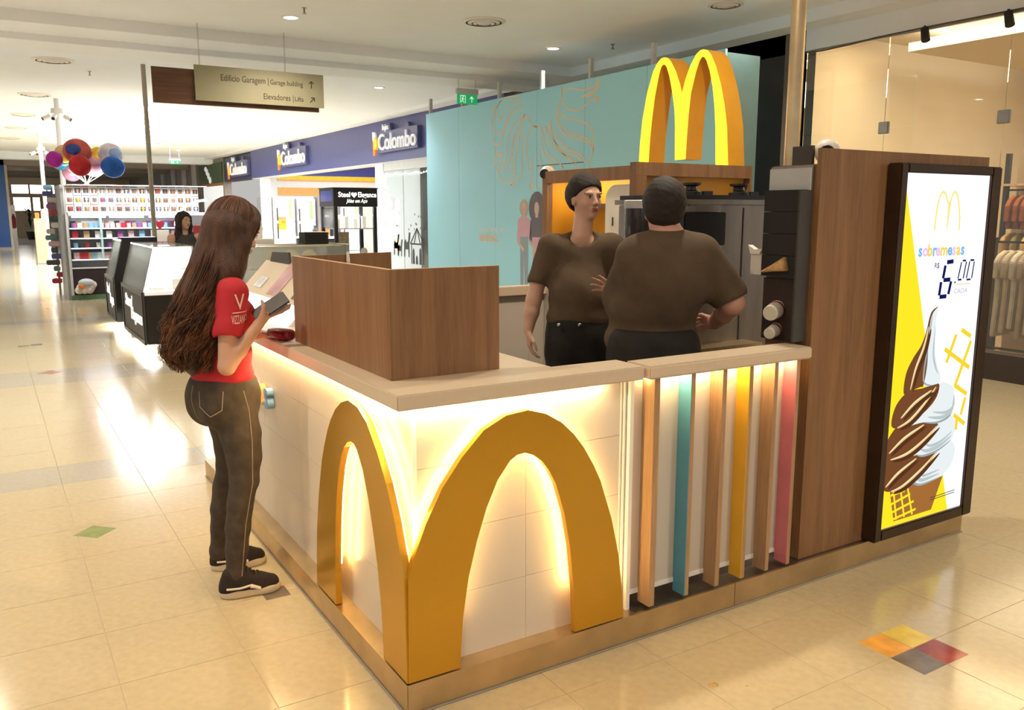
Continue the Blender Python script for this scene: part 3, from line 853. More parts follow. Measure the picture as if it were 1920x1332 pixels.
tx_cols = [ad('t_blue', (.18, .48, .85), 1.0), ad('t_pink', (.85, .52, .75), 1.0), ad('t_gold', (.90, .62, .12), 1.0)]
adv = (0.088, .1, .105, .066, .1, .155, .1, .088, .1, .09); tot = sum(adv); xx = w0[0]; sc_ = (w1[0] - w0[0]) / tot
for ch, ci, w in zip('sobremesas', (0, 1, 2, 0, 1, 2, 0, 1, 2, 0), adv):
    text('printed_letter', ch, (xx, YS - .006, 1.492), (1, 0, 0), (0, 0, 1), .078, tx_cols[ci], scn, extrude=.0002, bold=.0025)
    xx += w * sc_
text('printed_letter', 'R$', (AD_TXT[2][0], YS - .006, AD_TXT[2][1]), (1, 0, 0), (0, 0, 1), .036, ink, scn, extrude=.0002, width=.036)
text('printed_letter', 'CADA', (AD_TXT[4][0], YS - .006, AD_TXT[4][1] + .004), (1, 0, 0), (0, 0, 1), .034, ad('t_grey', (.45, .45, .6), 1.0), scn, extrude=.0002, width=.115)
stroke([AD_TXT[6], AD_TXT[7]], .004, gold_m)
sm = ad('small_print', (.12, .09, .06), .6)
for k in range(2):
    stroke([(2.86, .262 + k * .012), (3.07, .268 + k * .012)], .004, sm)

# --- niche behind the soft serve machine and the one beyond
nb = thing('machine_niche', 'wood framed niche with orange lining behind the soft serve machine', 'niche', (2.85, 1.75, PH))
nx0, nx1, ny, nz1 = 2.36, 3.37, 1.71, 2.0
b = MB(); b.box(nx0, nx0 + .085, ny, ny + .06, PH, nz1 - .083); b.build('frame_post', M['oak'], nb)
b = MB(); b.box(nx1 - .02, nx1, ny, ny + .06, PH, nz1 - .083); b.build('frame_post', M['oak'], nb)
b = MB(); b.box(nx0, nx1, ny, ny + .06, nz1 - .082, nz1); b.build('frame_head', M['oak'], nb)
b = MB(); b.box(nx0 + .02, nx1 - .021, ny + .061, ny + .08, PH, nz1 - .03); b.build('back_lining', M['yellow_in'], nb)
b = MB(); b.box(nx0 + .3, nx1, ny + .061, 1.975, nz1 - .02, nz1); b.build('roof', M['oak'], nb)
n2 = thing('back_niche', 'lower wood framed niche with yellow lining behind the standing worker', 'niche', (2.85, 2.7, PH))
kx, ky0, ky1, kz = 2.60, 1.98, 3.115, 2.0
b = MB(); b.box(kx, kx + .05, ky1 - .065, ky1, PH, kz - .091); b.build('frame_post', M['oak'], n2)
b = MB(); b.box(kx, kx + .05, ky0, ky1, kz - .09, kz); b.build('frame_head', M['oak'], n2)
b = MB(); b.box(kx + .3, kx + .32, ky0, ky1, PH, kz - .021); b.build('back_lining', M['yellow_in'], n2)
b = MB(); b.box(kx + .051, kx + .299, ky1 - .03, ky1, PH, kz - .021); b.build('side_lining', M['yellow_in'], n2)
b = MB(); b.box(kx + .051, 3.37, ky0, ky1 - .031, kz - .02, kz); b.build('roof', M['oak'], n2)
b = MB(); b.box(kx + .15, kx + .299, 2.45, 2.93, 1.72, 1.755); b.build('shelf', M['oak'], n2)
b = MB(); b.box(kx + .16, kx + .297, 2.05, 2.40, 1.935, 1.96); b.build('lining_strip', M['walnut'], n2)
lamp('niche_lamp', 'AREA', (kx + .17, 2.6, 1.95), 2.2, WARM, .12, .8, parent=n2)

# rounded white cover in the back niche
rc = thing('white_dispenser', 'large rounded cream dispenser housing in the back niche', 'dispenser', (2.83, 2.15, 1.2))
b = MB(); r0 = .12
pts = []
for (cx, cz, a0) in ((2.06, 1.78, 90), (2.06, 1.42, 180), (2.26, 1.42, 270), (2.26, 1.78, 0)):
    for k in range(7):
        an = radians(a0 + 15 * k); pts.append((cx + .10 * cos(an), cz + .10 * sin(an)))
b.prism(pts, 'x', 2.62, 2.86); b.build('housing', mat('cream_plastic', (.86, .80, .68), rough=.35), rc, bevel=.012)
b = MB(); b.box(2.612, 2.619, 2.255, 2.263, 1.60, 1.66); b.build('slot', M['char'], rc)

# low back wall of the kiosk and its ledge
bw = thing('back_counter', 'low white back wall of the kiosk with cream ledge', 'counter', (1.7, 3.0, PH))
for x0, x1 in ((.71, 1.55), (1.552, 2.43), (2.432, 2.595)):
    b = MB(); b.box(x0, x1, 3.04, 3.06, PH, 1.07); b.build('panel', M['facing'], bw)
b = MB(); b.box(2.57, 2.59, 2.36, 3.035, PH, 1.13); b.build('panel', M['facing'], bw)
b = MB(); b.box(.71, 2.595, 3.0, 3.10, 1.071, 1.14); b.build('ledge', M['solid'], bw, bevel=.004)
b = MB(); b.box(.71, 2.595, 3.036, 3.039, 1.02, 1.07); b.build('vent_strip', M['grey'], bw)

# under-counter fridge along the inner side
uc = thing('steel_worktable', 'stainless worktable with a drawer behind the two workers', 'worktable', (2.4, 2.1, PH))
b = MB(); b.box(2.22, 2.585, 1.80, 2.32, PH, .96); b.build('carcass', M['steel_dark'], uc)
b = MB(); b.box(2.17, 2.585, 1.79, 2.34, .985, 1.02); b.build('top', M['solid'], uc, bevel=.003)
for k in range(1):
    b = MB(); b.box(2.205, 2.219, 1.86 + k * .38, 2.22 + k * .38, .55, .78); d_ = b.build('drawer', M['steel'], uc)
    b = MB(); b.tube([(2.19, 1.93 + k * .38, .74), (2.19, 2.15 + k * .38, .74)], .008, 8); b.build('handle', M['char'], d_)
b = MB(); b.box(2.24, 2.57, 1.85, 2.3, .961, .984); b.build('riser', M['char'], uc)

# --- soft serve machine
ma = thing('soft_serve_machine', 'tall stainless soft serve machine with black front and two black lids', 'machine', (2.58, 1.35, PH))
my0, mx0, mx1 = 1.10, 2.02, 2.95
b = MB(); b.box(mx0 + .12, mx1, my0, 1.60, PH, 1.735); b.build('body', M['steel_dark'], ma, bevel=.006)
b = MB(); b.box(2.655, 2.662, my0 - .004, my0, .5, 1.72); b.build('seam', M['char'], ma)
b = MB(); b.box(mx0 + .10, mx1 + .01, my0 - .012, 1.61, 1.737, 1.765); b.build('top_deck', M['steel_dark'], ma)
b = MB(); b.tube([(mx0 + .12, my0 - .005, 1.752), (mx1, my0 - .005, 1.752)], .006, 8); b.build('front_rail', M['chrome'], ma)
b = MB(); b.box(mx0 + .13, mx1 - .01, my0 - .003, 1.60, 1.766, 1.79); b.build('lid_tray', M['black'], ma)
for cx in (2.39, 2.77):
    b = MB(); b.lathe([(.06, 0), (.06, .018), (.035, .03), (.03, .05), (.055, .058), (.055, .07)], (cx, 1.25, 1.791), 18); l_ = b.build('hopper_lid', M['black'], ma)
    b = MB(); b.box(cx + .08, cx + .15, 1.23, 1.28, 1.791, 1.815); b.build('latch', M['black'], ma)
b = MB(); b.box(mx0 + .14, 2.475, my0 - .05, my0 - .001, 1.51, 1.695); b.build('control_panel', M['black'], ma, bevel=.006)
b = MB(); b.box(2.24, 2.42, my0 - .055, my0 - .001, 1.697, 1.735); b.build('steel_band', M['chrome'], ma)
b = MB(); b.lathe([(.028, -.05), (.03, .05)], (2.30, my0 - .06, 1.46), 14); d_ = b.build('dispensing_head', M['steel'], ma)
b = MB(); b.tube([(2.30, my0 - .06, 1.42), (2.30, my0 - .16, 1.40)], .01, 8); b.build('draw_handle', M['black'], d_)
b = MB(); b.box(2.465, 2.475, my0 - .02, my0 - .001, 1.25, 1.50); b.build('steel_edge', M['chrome'], ma)
b = MB(); b.box(2.2, 2.7, my0 - .15, my0 - .001, .93, .95); b.build('drip_tray', M['steel'], ma)
# syrup canister left of the machine
ca = thing('syrup_canister', 'dark glass syrup canister with grey lid left of the soft serve machine', 'canister', (2.06, 1.30, 1.4))
b = MB(); b.smooth = True; b.lathe([(.001, 1.545), (.075, 1.548), (.082, 1.57), (.082, 1.715), (.001, 1.716)], (2.075, 1.33, 0), 22, caps=False); smooth_by_angle(b.build('jar', mat('smoked_plastic', (.06, .055, .055), rough=.15), ca))
b = MB(); b.lathe([(.086, 1.716), (.086, 1.757), (.08, 1.762)], (2.075, 1.33, 0), 22); smooth_by_angle(b.build('lid', M['ltgrey'], ca))
b = MB(); b.box(1.99, 2.135, 1.23, 1.43, PH, 1.50); b.build('stand', M['steel_dark'], ca)
b = MB(); b.tube([(2.03, 1.24, 1.535), (2.07, 1.20, 1.53), (2.12, 1.215, 1.545)], .016, 8); b.build('valve_grip', M['black'], ca)
b = MB(); b.lathe([(.028, -.01), (.034, 0), (.028, .01)], (2.13, 1.235, 1.585), 14, axis='y'); b.build('valve_ring', M['chrome'], ca)

# --- cup and cone dispenser on the inner side of the oak wall
cd = thing('cone_dispenser', 'black stacked cone dispenser hung on the inner side of the oak wall', 'dispenser', (1.975, .17, 1.1))
b = MB(); b.box(1.972, 1.984, .06, .292, 1.12, 1.895); b.build('back_plate', M['steel_dark'], cd)
b = MB(); b.box(1.962, 1.971, .065, .29, 1.79, 1.885); b.build('grey_plate', M['ltgrey'], cd)
for k in range(4):
    b = MB(); z0 = 1.41 + k * .096
    b.box(1.93, 1.971, .075, .285, z0, z0 + .094); b.build('compartment', M['matte_black'], cd)
b = MB(); b.box(1.90, 1.971, .06, .07, 1.13, 1.79); b.build('side_rim', M['char'], cd)
b = MB(); b.box(1.955, 1.971, .075, .29, 1.12, 1.40); b.build('lower_plate', mat('brown_plate', (.05, .035, .03), rough=.3), cd)
co = MB(); co.smooth = True
a, e_ = Vector((1.918, .272, 1.428)), Vector((1.918, .135, 1.47))
co.tube([a, a.lerp(e_, .5), e_], [.004, .017, .032], 12)
cn = tag(co.build('wafer_cone', mat('wafer', (.66, .38, .16), rough=.7, var=.2, scale=60, bump=.3, bscale=220)), 'tan wafer cone lying in the lowest dispenser compartment', 'cone')
def cup_tube(y, z, lab, r=.036):
    t = thing('paper_cup', lab, 'cup', (1.93, y, z))
    b = MB(); b.smooth = True
    d = Vector((-.80, -.30, -.12)).normalized()
    p0 = Vector((1.953, y, z)); p1 = p0 + d * .085
    b.tube([p0, p1], [r * 1.12, r * .95], 18); smooth_by_angle(b.build('sleeve', mat('paper_white', (.78, .70, .60), rough=.6), t), 50)
    b = MB(); b.tube([p0 + d * .014, p0 + d * .028], [r * 1.13, r * 1.115], 18, False); b.build('red_band', mat('red_print', (.32, .03, .03), rough=.5), t)
    b = MB(); b.tube([p1, p1 + d * .002], [r * .90, r * .88], 18); b.build('base_disc', mat('paper_base', (.66, .60, .48), rough=.6), t)
    return t
cup_tube(.20, 1.262, 'white paper cup with red print poking from the upper dispenser tube')
cup_tube(.20, 1.170, 'white paper cup with red rim poking from the lower dispenser tube', .027)
nh = thing('napkin_holder', 'white napkin holder hung beside the black cone dispenser', 'holder', (1.96, .33, 1.42))
b = MB(); b.box(1.955, 1.99, .31, .375, 1.41, 1.505); b.build('box', M['plastic_white'], nh)
b = MB(); b.prism([(.30, 1.53), (.315, 1.505), (.37, 1.505), (.385, 1.545), (.345, 1.525)], 'x', 1.945, 1.975); b.build('napkin', mat('napkin', (.85, .80, .72), rough=.8), nh)

# --- big illuminated arches above the kiosk
ms = thing('rooftop_arches', 'large glowing yellow double arch sign standing above the kiosk', 'sign', (3.28, 2.2, 2.0))
b = MB(); b.prism([(u, max(v, 2.001)) for u, v in SIGN_M], 'x', 3.203, 3.355); smooth_by_angle(b.build('casing', M['orange'], ms), 30)
face_m = mat('lit_yellow', (.9, .7, .02), rough=.35, emit=(1.0, .80, .03), estr=.8)
b = MB(); b.prism([(u, max(v, 2.001)) for u, v in SIGN_M], 'x', 3.197, 3.202); b.build('lit_face', face_m, ms)

# --- steel post behind the kiosk wall
ps = thing('steel_post', 'round steel post rising to the ceiling behind the oak wall', 'post', (3.49, 1.49, 0))
b = MB(); b.smooth = True; b.lathe([(.047, .02), (.047, 3.97)], (3.49, 1.49, 0), 24); smooth_by_angle(b.build('tube', M['steel'], ps))
b = MB(); b.lathe([(.08, 0), (.08, .02), (.05, .025)], (3.49, 1.49, 0), 24); b.build('foot', M['steel'], ps)
b = MB(); b.lathe([(.05, 3.97), (.08, 3.975), (.08, 4.0)], (3.49, 1.49, 0), 24); b.build('ceiling_flange', M['steel'], ps)

# --- turret cameras
def turret(lab, c, look, r, mount):
    t = thing('security_camera', lab, 'camera', tuple(c))
    d = Vector(look).normalized(); c = Vector(c)
    b = MB(); b.ball(c, r, 20, 14); b.smooth = True; b.build('housing', M['plastic_white'], t)
    b = MB(); b.tube([c + d * r * .80, c + d * r * 1.03], [r * .62, r * .56], 20); b.build('lens', M['dark_glass'], t)
    b = MB(); b.tube([c, c + Vector(mount)], r * .62, 16); b.build('base', M['plastic_white'], t)
    return t
turret('white round security camera on top of the oak wall', (2.105, .10, 1.958), (-.75, -.55, -.15), .055, (.05, .02, -.052))
b = MB(); b.box(2.045, 2.06, .13, .24, 1.90, 1.985); tag(b.build('junction_box', M['char']), 'small black box behind the camera on the oak wall', 'box')
turret('white round security camera at the corner of the back niche', (2.65, 3.12, 1.985), (-.82, -.45, -.05), .062, (.05, 0, -.02))
# ================================================================== ceiling fittings
def downlight(x, y, z, power, colr, lab, real=True, spot=140):
    t = thing('downlight', lab, 'light', (x, y, z), 'recessed ceiling downlights')
    b = MB(); b.lathe([(.085, -.012), (.11, -.010), (.11, 0), (.085, 0)], (x, y, z), 24, caps=False); b.build('rim', M['white'], t)
    b = MB(); b.lathe([(.084, -.006), (.084, -.002)], (x, y, z), 24); b.build('lens', M['lens'], t)
    if real:
        lamp('downlight_lamp', 'SPOT', (x, y, z - .03), power, colr, .09, spot=spot, blend=.8, parent=t)
    return t
downlight(2.26, 8.09, CZ, 175, WARM, 'glowing round downlight above the direction sign')
downlight(6.05, 8.07, CZ, 175, WARM, 'glowing round downlight near the turquoise hoarding')
for k, (x, y) in enumerate(((-1.5, 8.08), (-1.5, 4.5), (2.26, 4.5), (6.05, 4.5), (-1.5, 1.0), (2.26, 1.0), (6.05, 1.0), (-1.5, -2.6), (2.26, -2.6), (6.05, -2.6), (-5.2, 1.0), (-5.2, 4.5), (-5.2, 8.1))):
    downlight(x, y, CZ, 175, WARM, '%s further recessed downlight in the ceiling over the kiosk' % ORD[k])
for k, y in enumerate((13.0, 16.5, 20.0, 23.4, 26.86, 29.5, 32.6)):
    downlight(5.45, y, CZ, 240, NEUT, '%s white downlight in the row along the navy storefront' % ORD[k], real=True)
for k, y in enumerate((12.5, 17.5, 23, 28.5, 33)):
    downlight(-3.2, y, CZ, 280, NEUT, '%s white downlight over the open side of the corridor' % ORD[k])
for k, (x, y) in enumerate(((6.7, 44.3), (1.2, 39.5), (3.0, 44.5), (0.6, 47), (2.2, 52), (5.0, 50))):
    downlight(x, y, 3.95, 120, NEUT, '%s small downlight in the dim far ceiling' % ORD[k], real=(y in (39.5, 50)))

def diffuser(x, y, z, r, lab):
    t = thing('air_diffuser', lab, 'vent', (x, y, z), 'round ceiling air diffusers')
    for k, (ri, ro, dz) in enumerate(((.82, 1.0, .008), (.58, .74, .02), (.34, .50, .03), (.0, .26, .036))):
        b = MB(); b.lathe([(max(ri * r, .001), -dz - .012), (ro * r, -dz), (ro * r, 0 if k == 0 else -dz + .006), (max(ri * r, .001), -dz + .004 if k else 0)], (x, y, z), 32, caps=False)
        b.build('ring', M['plastic_white'], t)
    b = MB(); b.lathe([(.8 * r, -.002), (.8 * r, -.001)], (x, y, z), 32); b.build('throat', M['char'], t)
diffuser(4.35, 7.08, CZ, .27, 'round ceiling air diffuser above the turquoise hoarding')
diffuser(6.24, 4.9, CZ, .2, 'small round ceiling fitting near the steel post')
for k, y in enumerate((12.9, 17.5, 21.7, 25.5, 29.6)):
    diffuser(.03 - .05 * k, y, CZ, .30, ('nearest', 'second', 'third', 'fourth', 'farthest')[k] + ' round air diffuser in the white far ceiling row')
def sprinkler(x, y, z, lab):
    t = thing('sprinkler', lab, 'sprinkler', (x, y, z), 'ceiling sprinklers')
    b = MB(); b.lathe([(.03, -.006), (.03, 0)], (x, y, z), 14); b.build('rose', M['steel_dark'], t)
    b = MB(); b.tube([(x, y, z), (x, y, z - .06)], .010, 8); b.lathe([(.026, -.066), (.026, -.06)], (x, y, z), 12); b.build('head', M['steel_dark'], t)
for x, y, z, lb in ((2.25, 7.55, CZ, 'sprinkler head beside the downlight over the direction sign'), (6.6, 7.4, CZ, 'sprinkler head near the hoarding corner'),
                 (4.6, 13.9, CZ, 'sprinkler head in the white ceiling before the navy fascia'), (4.8, 17.0, CZ, 'sprinkler head between the white ceiling downlights'), (.62, 13.8, CZ, 'sprinkler head beside the row of round diffusers')):
    sprinkler(x, y, z, lb)

# ================================================================== hanging signs
sg = thing('direction_sign', 'hanging direction sign with beige panel on a dark wood board', 'sign', (1.9, 9.0, 3.0))
b = MB(); b.box(.80, 2.885, 9.0, 9.04, 3.015, 3.44); b.build('wood_board', M['walnut'], sg)
pan = MB().box(1.29, 2.942, 8.955, 8.985, 3.068, 3.495).build('panel', mat('sign_beige', (.31, .285, .185), rough=.4, var=.02), sg)
txm = mat('sign_ink', (.06, .04, .025), rough=.6)
text('lettering', 'Edificio Garagem |', (1.60, 8.953, 3.325), (1, 0, 0), (0, 0, 1), .112, txm, pan, extrude=.001, width=.60)
text('lettering', 'Garage building', (2.225, 8.953, 3.325), (1, 0, 0), (0, 0, 1), .088, txm, pan, extrude=.001, width=.43)
text('lettering', 'Elevadores |', (2.13, 8.953, 3.135), (1, 0, 0), (0, 0, 1), .105, txm, pan, extrude=.001, width=.39)
text('lettering', 'Lifts', (2.54, 8.953, 3.135), (1, 0, 0), (0, 0, 1), .085, txm, pan, extrude=.001, width=.115)
def bar2(b, p, q, w, y0, y1):
    d = (Vector(q) - Vector(p)).normalized(); n = Vector((-d.y, d.x)) * w / 2; p, q = Vector(p), Vector(q)
    b.prism([tuple(p + n), tuple(q + n), tuple(q - n), tuple(p - n)], 'y', y0, y1)
b = MB()
for (p, q) in (((2.775, 3.31), (2.775, 3.40)), ((2.775, 3.40), (2.745, 3.37)), ((2.775, 3.40), (2.805, 3.37)), ((2.75, 3.13), (2.81, 3.19)), ((2.81, 3.19), (2.765, 3.19)), ((2.81, 3.19), (2.81, 3.145))):
    bar2(b, p, q, .012, 8.952, 8.954)
b.build('arrows', txm, pan)
for x in (1.37, 2.45):
    b = MB(); b.tube([(x, 9.02, 3.44), (x, 9.02, 4.0)], .008, 8); b.build('hanger_rod', M['chrome'], sg)

def exit_sign(x0, x1, z0, z1, y, zt, lab):
    t = thing('exit_sign', lab, 'sign', ((x0 + x1) / 2, y, z0))
    b = MB(); b.box(x0, x1, y, y + .012, z0, z0 + (z1 - z0) * .64); pn = b.build('panel', mat('exit_green', (.02, .30, .10), rough=.3, emit=(.02, .45, .14), estr=.35), t)
    b = MB(); b.box(x0 - .01, x1 + .01, y - .02, y + .04, z0 + (z1 - z0) * .65, z1); b.build('housing', M['ltgrey'], t)
    w = x1 - x0; hh = (z1 - z0) * .62; wm = mat('exit_white', (.75, .85, .78), rough=.4, emit=(.7, .9, .75), estr=.4)
    b = MB()
    cx = x0 + w * .72
    bar2(b, (cx, z0 + hh * .2), (cx, z0 + hh * .8), w * .035, y - .002, y - .001); bar2(b, (cx, z0 + hh * .82), (cx - w * .09, z0 + hh * .55), w * .035, y - .002, y - .001); bar2(b, (cx, z0 + hh * .82), (cx + w * .09, z0 + hh * .55), w * .035, y - .002, y - .001)
    fx = x0 + w * .28
    for p, q in (((fx - .12 * w, z0 + .12 * hh), (fx - .12 * w, z0 + .88 * hh)), ((fx - .12 * w, z0 + .88 * hh), (fx + .12 * w, z0 + .88 * hh)), ((fx + .12 * w, z0 + .12 * hh), (fx + .12 * w, z0 + .88 * hh)), ((fx, z0 + .7 * hh), (fx - .02 * w, z0 + .42 * hh)), ((fx - .02 * w, z0 + .42 * hh), (fx + .06 * w, z0 + .15 * hh)), ((fx - .02 * w, z0 + .42 * hh), (fx - .09 * w, z0 + .2 * hh)), ((fx - .07 * w, z0 + .58 * hh), (fx + .07 * w, z0 + .52 * hh))):
        bar2(b, p, q, w * .03, y - .002, y - .001)
    b.lathe([(w * .03, -.002), (w * .03, -.001)], (fx + .01 * w, y, z0 + .78 * hh), 10, axis='y')
    b.build('pictogram', wm, pn)
    for x in (x0 + .07 * w, x1 - .07 * w):
        b = MB(); b.tube([(x, y + .01, z1), (x, y + .01, zt)], .006, 6); b.build('hanger_rod', M['ltgrey'], t)
exit_sign(5.52, 5.885, 3.40, 3.64, 10.0, 3.86, 'green exit sign hanging before the turquoise hoarding')
exit_sign(4.30, 4.63, 3.25, 3.42, 28.0, 4.0, 'small green exit sign hanging in the far bay')

# ================================================================== turquoise hoarding
HX = 5.9
ho = thing('hoarding', 'tall turquoise hoarding printed with flowing hair lines', 'hoarding', (HX, 8, 0))
ys = [11.9, 10.68, 9.46, 8.25, 7.08, 5.82, 4.53]
for k in range(6):
    MB().box(HX, HX + .03, ys[k + 1] + .003, ys[k] - .003, 0, 3.435).build('panel', M['turq'], ho)
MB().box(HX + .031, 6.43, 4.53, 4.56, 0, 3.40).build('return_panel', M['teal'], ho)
MB().box(HX, HX + .5, 11.9, 11.93, 0, 3.435).build('return_panel', M['turq'], ho)
for y in ys[:-1]:
    MB().box(HX + .04, HX + .09, y - .06, y - .01, 0, 3.70).build('post', M['ltgrey'], ho)
b = MB(); b.box(HX - .002, HX, 7.09, 8.245, 2.352, 2.362); b.build('door_joint', M['char'], ho)
art = MB()
for l in HAIR_ART:
    # smooth the measured points with a Catmull-Rom pass
    P = [Vector(p) for p in l]; Q = []
    for i in range(len(P) - 1):
        p0, p1, p2, p3 = P[max(i - 1, 0)], P[i], P[i + 1], P[min(i + 2, len(P) - 1)]
        for s_ in range(6):
            t = s_ / 6
            Q.append(.5 * ((2 * p1) + (p2 - p0) * t + (2 * p0 - 5 * p1 + 4 * p2 - p3) * t * t + (3 * p1 - p0 - 3 * p2 + p3) * t ** 3))
    Q.append(P[-1])
    n = len(Q); A_, B_ = [], []
    for i in range(n):
        d = (Q[min(i + 1, n - 1)] - Q[max(i - 1, 0)]); d = d.normalized() if d.length > 1e-6 else Vector((1, 0))
        nn = Vector((-d.y, d.x)) * .0095; A_.append(tuple(Q[i] + nn)); B_.append(tuple(Q[i] - nn))
    art.strip(A_, B_, 'x', HX - .0022, HX - .0008)
art.build('hair_drawing', M['line'], ho)
text('lettering', 'Somos feitos de', (HX - .002, 10.0, 1.375), (0, -1, 0), (0, 0, 1), .13, mat('print_white', (.85, .88, .88), rough=.6, var=0), ho, extrude=.001, width=.80)
text('lettering', 'estilos.', (HX - .002, 10.0, 1.22), (0, -1, 0), (0, 0, 1), .21, mat('print_peach', (.84, .58, .36), rough=.6, var=0), ho, extrude=.001, bold=.004, shear=.12, width=.62)
def pflat(poly, m_, name, k):
    return MB().prism(poly, 'x', HX - .002 - .0006 * k, HX - .0015 - .0006 * k).build(name, m_, ho)
pk, dn, skn, dk, gy = mat('print_pink', (.72, .42, .50), rough=.6), mat('print_denim', (.33, .40, .44), rough=.6), mat('print_skin', (.70, .50, .42), rough=.6), mat('print_dark', (.16, .14, .16), rough=.6), mat('print_blond', (.55, .46, .36), rough=.6)
def printed(y, lab, top, hair, dark):
    z = 1.87
    pflat([(y + .11, z - .52), (y + .085, z - 1.75), (y + .02, z - 1.75), (y, z - .8), (y - .06, z - 1.75), (y - .13, z - 1.75), (y - .12, z - .52)], dn if not dark else pk, 'printed_trousers', 1)
    pflat([(y + .07, z - .24), (y + .17, z - .30), (y + .20, z - .60), (y + .14, z - .66), (y + .12, z - .55), (y - .12, z - .55), (y - .17, z - .66), (y - .20, z - .40), (y - .15, z - .28), (y - .06, z - .24)], top, 'printed_top', 2)
    hw = .12 if not dark else .22
    pflat([(y + hw * cos(a_), z - .12 + hw * 1.1 * sin(a_)) for a_ in [2 * pi * k / 14 for k in range(14)]], hair, 'printed_hair', 3)
    pflat([(y + .065 * cos(a_), z - .13 + .10 * sin(a_)) for a_ in [2 * pi * k / 12 for k in range(12)]], skn, 'printed_face', 6)
    pflat([(y + .03, z - .15), (y + .04, z - .26), (y - .04, z - .26), (y - .03, z - .15)], skn, 'printed_neck', 4)
    pflat([(y + .19, z - .58), (y + .19, z - .64), (y + .02, z - .78), (y - .02, z - .74)], skn, 'printed_arm', 5)
printed(8.60, '', pk, gy, False); printed(8.24, '', dk, dk, True)

# ================================================================== right-hand facade and glass shop
FX = 7.6
b = MB(); b.box(FX, FX + .2, 5.19, 12.0, 0, 3.9); tag(b.build('wall_right', M['black']), 'black clad pier behind the hoarding', kind='structure')
b = MB(); b.box(FX - .02, FX + .2, 4.9, 5.19, 0, 3.9); tag(b.build('wall_pier', mat('taupe', (.16, .12, .095), rough=.5)), 'taupe pier beside the glass shopfront', kind='structure')
b = MB(); b.box(FX, 13, 4.9, 5.0, 0, 3.95); tag(b.build('wall_shop_side', M['cream']), 'cream side wall inside the clothes shop', kind='structure')
b = MB(); b.box(13, 13.1, -6, 5.0, 0, 3.95); tag(b.build('wall_shop_back', M['cream']), 'cream back wall inside the clothes shop', kind='structure')
b = MB(); b.box(FX + .15, 13.1, -6, 5.0, 3.87, 3.95); tag(b.build('ceiling_shop', M['cream']), 'clothes shop ceiling', kind='structure')
b = MB(); b.box(FX + .2, 13.1, -6, 5.0, -.002, .03); tag(b.build('floor_shop', mat('shop_floor', (.34, .25, .17), rough=.25)), 'clothes shop floor', kind='structure')
# dropped ceiling raft with a lit cove
rf = thing('ceiling_raft', 'dropped ceiling raft with lit cove inside the clothes shop', 'ceiling raft', (10, 1.5, 3.6))
b = MB(); b.box(8.6, 12.2, -5.5, 4.2, 3.60, 3.70); b.build('raft', M['cream'], rf)
b = MB(); b.box(8.72, 8.76, -5.4, 4.1, 3.72, 3.745); b.build('cove_light', glow('cove_led', (1.0, .86, .60), 14), rf)
b = MB(); b.box(8.76, 12.1, 4.04, 4.08, 3.72, 3.745); b.build('cove_light', M['led_white'], rf)
b = MB(); b.box(8.9, 12.0, -5.2, 3.9, 3.701, 3.869); b.build('hanger_block', M['cream'], rf)
lamp('shop_lamp', 'AREA', (8.3, 2.6, 3.8), 60, (1, .82, .56), .6, 3.5)
lamp('shop_lamp', 'AREA', (10.5, 1.0, 3.55), 120, (1, .84, .60), 2.5, 5)
gw = thing('glass_front', 'frameless glass shopfront of the clothes shop', 'shopfront', (FX, 2.5, .28))
for (y0, y1) in ((3.757, 4.875), (2.42, 3.753), (1.08, 2.416), (-.26, 1.076), (-1.6, -.264)):
    for (z0, z1) in ((.285, 2.62), (2.624, 3.618)):
        b = MB(); b.box(FX + .01, FX + .022, y0, y1, z0, z1); b.build('pane', M['glass_shop'], gw)
for y in (3.755, 2.418, 1.078):
    b = MB(); b.box(FX - .006, FX + .035, y - .062, y + .062, 2.56, 2.69); b.build('clamp', M['grey'], gw, bevel=.006)
b = MB(); b.box(FX - .05, FX + .19, -6, 4.875, 0, .27); b.build('sill', mat('dark_stone', (.045, .033, .025), rough=.25), gw)
b = MB(); b.box(FX - .03, FX + .1, -6, 4.875, .27, .284); b.build('channel', M['steel_dark'], gw)
b = MB(); b.box(FX - .001, FX + .03, -6, 4.875, 3.60, 3.62); b.build('head_channel', M['steel_dark'], gw)
cbm = thing('ceiling_cable', 'thin dark cable sagging along the top of the glass shopfront', 'cable', (FX - .05, 4, 3.6))
b = MB(); b.tube([(FX - .06, 4.9, 3.585), (FX - .06, 4.6, 3.575), (FX - .06, 4.2, 3.585), (FX - .06, 3.9, 3.605), (FX - .06, 3.3, 3.612), (FX - .06, 1.5, 3.612)], .008, 6); b.build('cable', M['char'], cbm)
for k, (y, lb) in enumerate(((3.30, 'black spotlight clipped above the glass shopfront, nearer the steel post'), (2.43, 'black spotlight clipped above the glass shopfront at the picture edge'))):
    t = thing('spotlight', lb, 'spotlight', (FX - .06, y, 3.6))
    b = MB(); b.tube([(FX - .06, y, 3.60), (FX - .10, y - .05, 3.47)], [.04, .045], 14); smooth_by_angle(b.build('can', M['matte_black'], t))
    b = MB(); b.tube([(FX - .06, y, 3.63), (FX - .06, y, 3.59)], .012, 8); b.build('bracket', M['matte_black'], t)

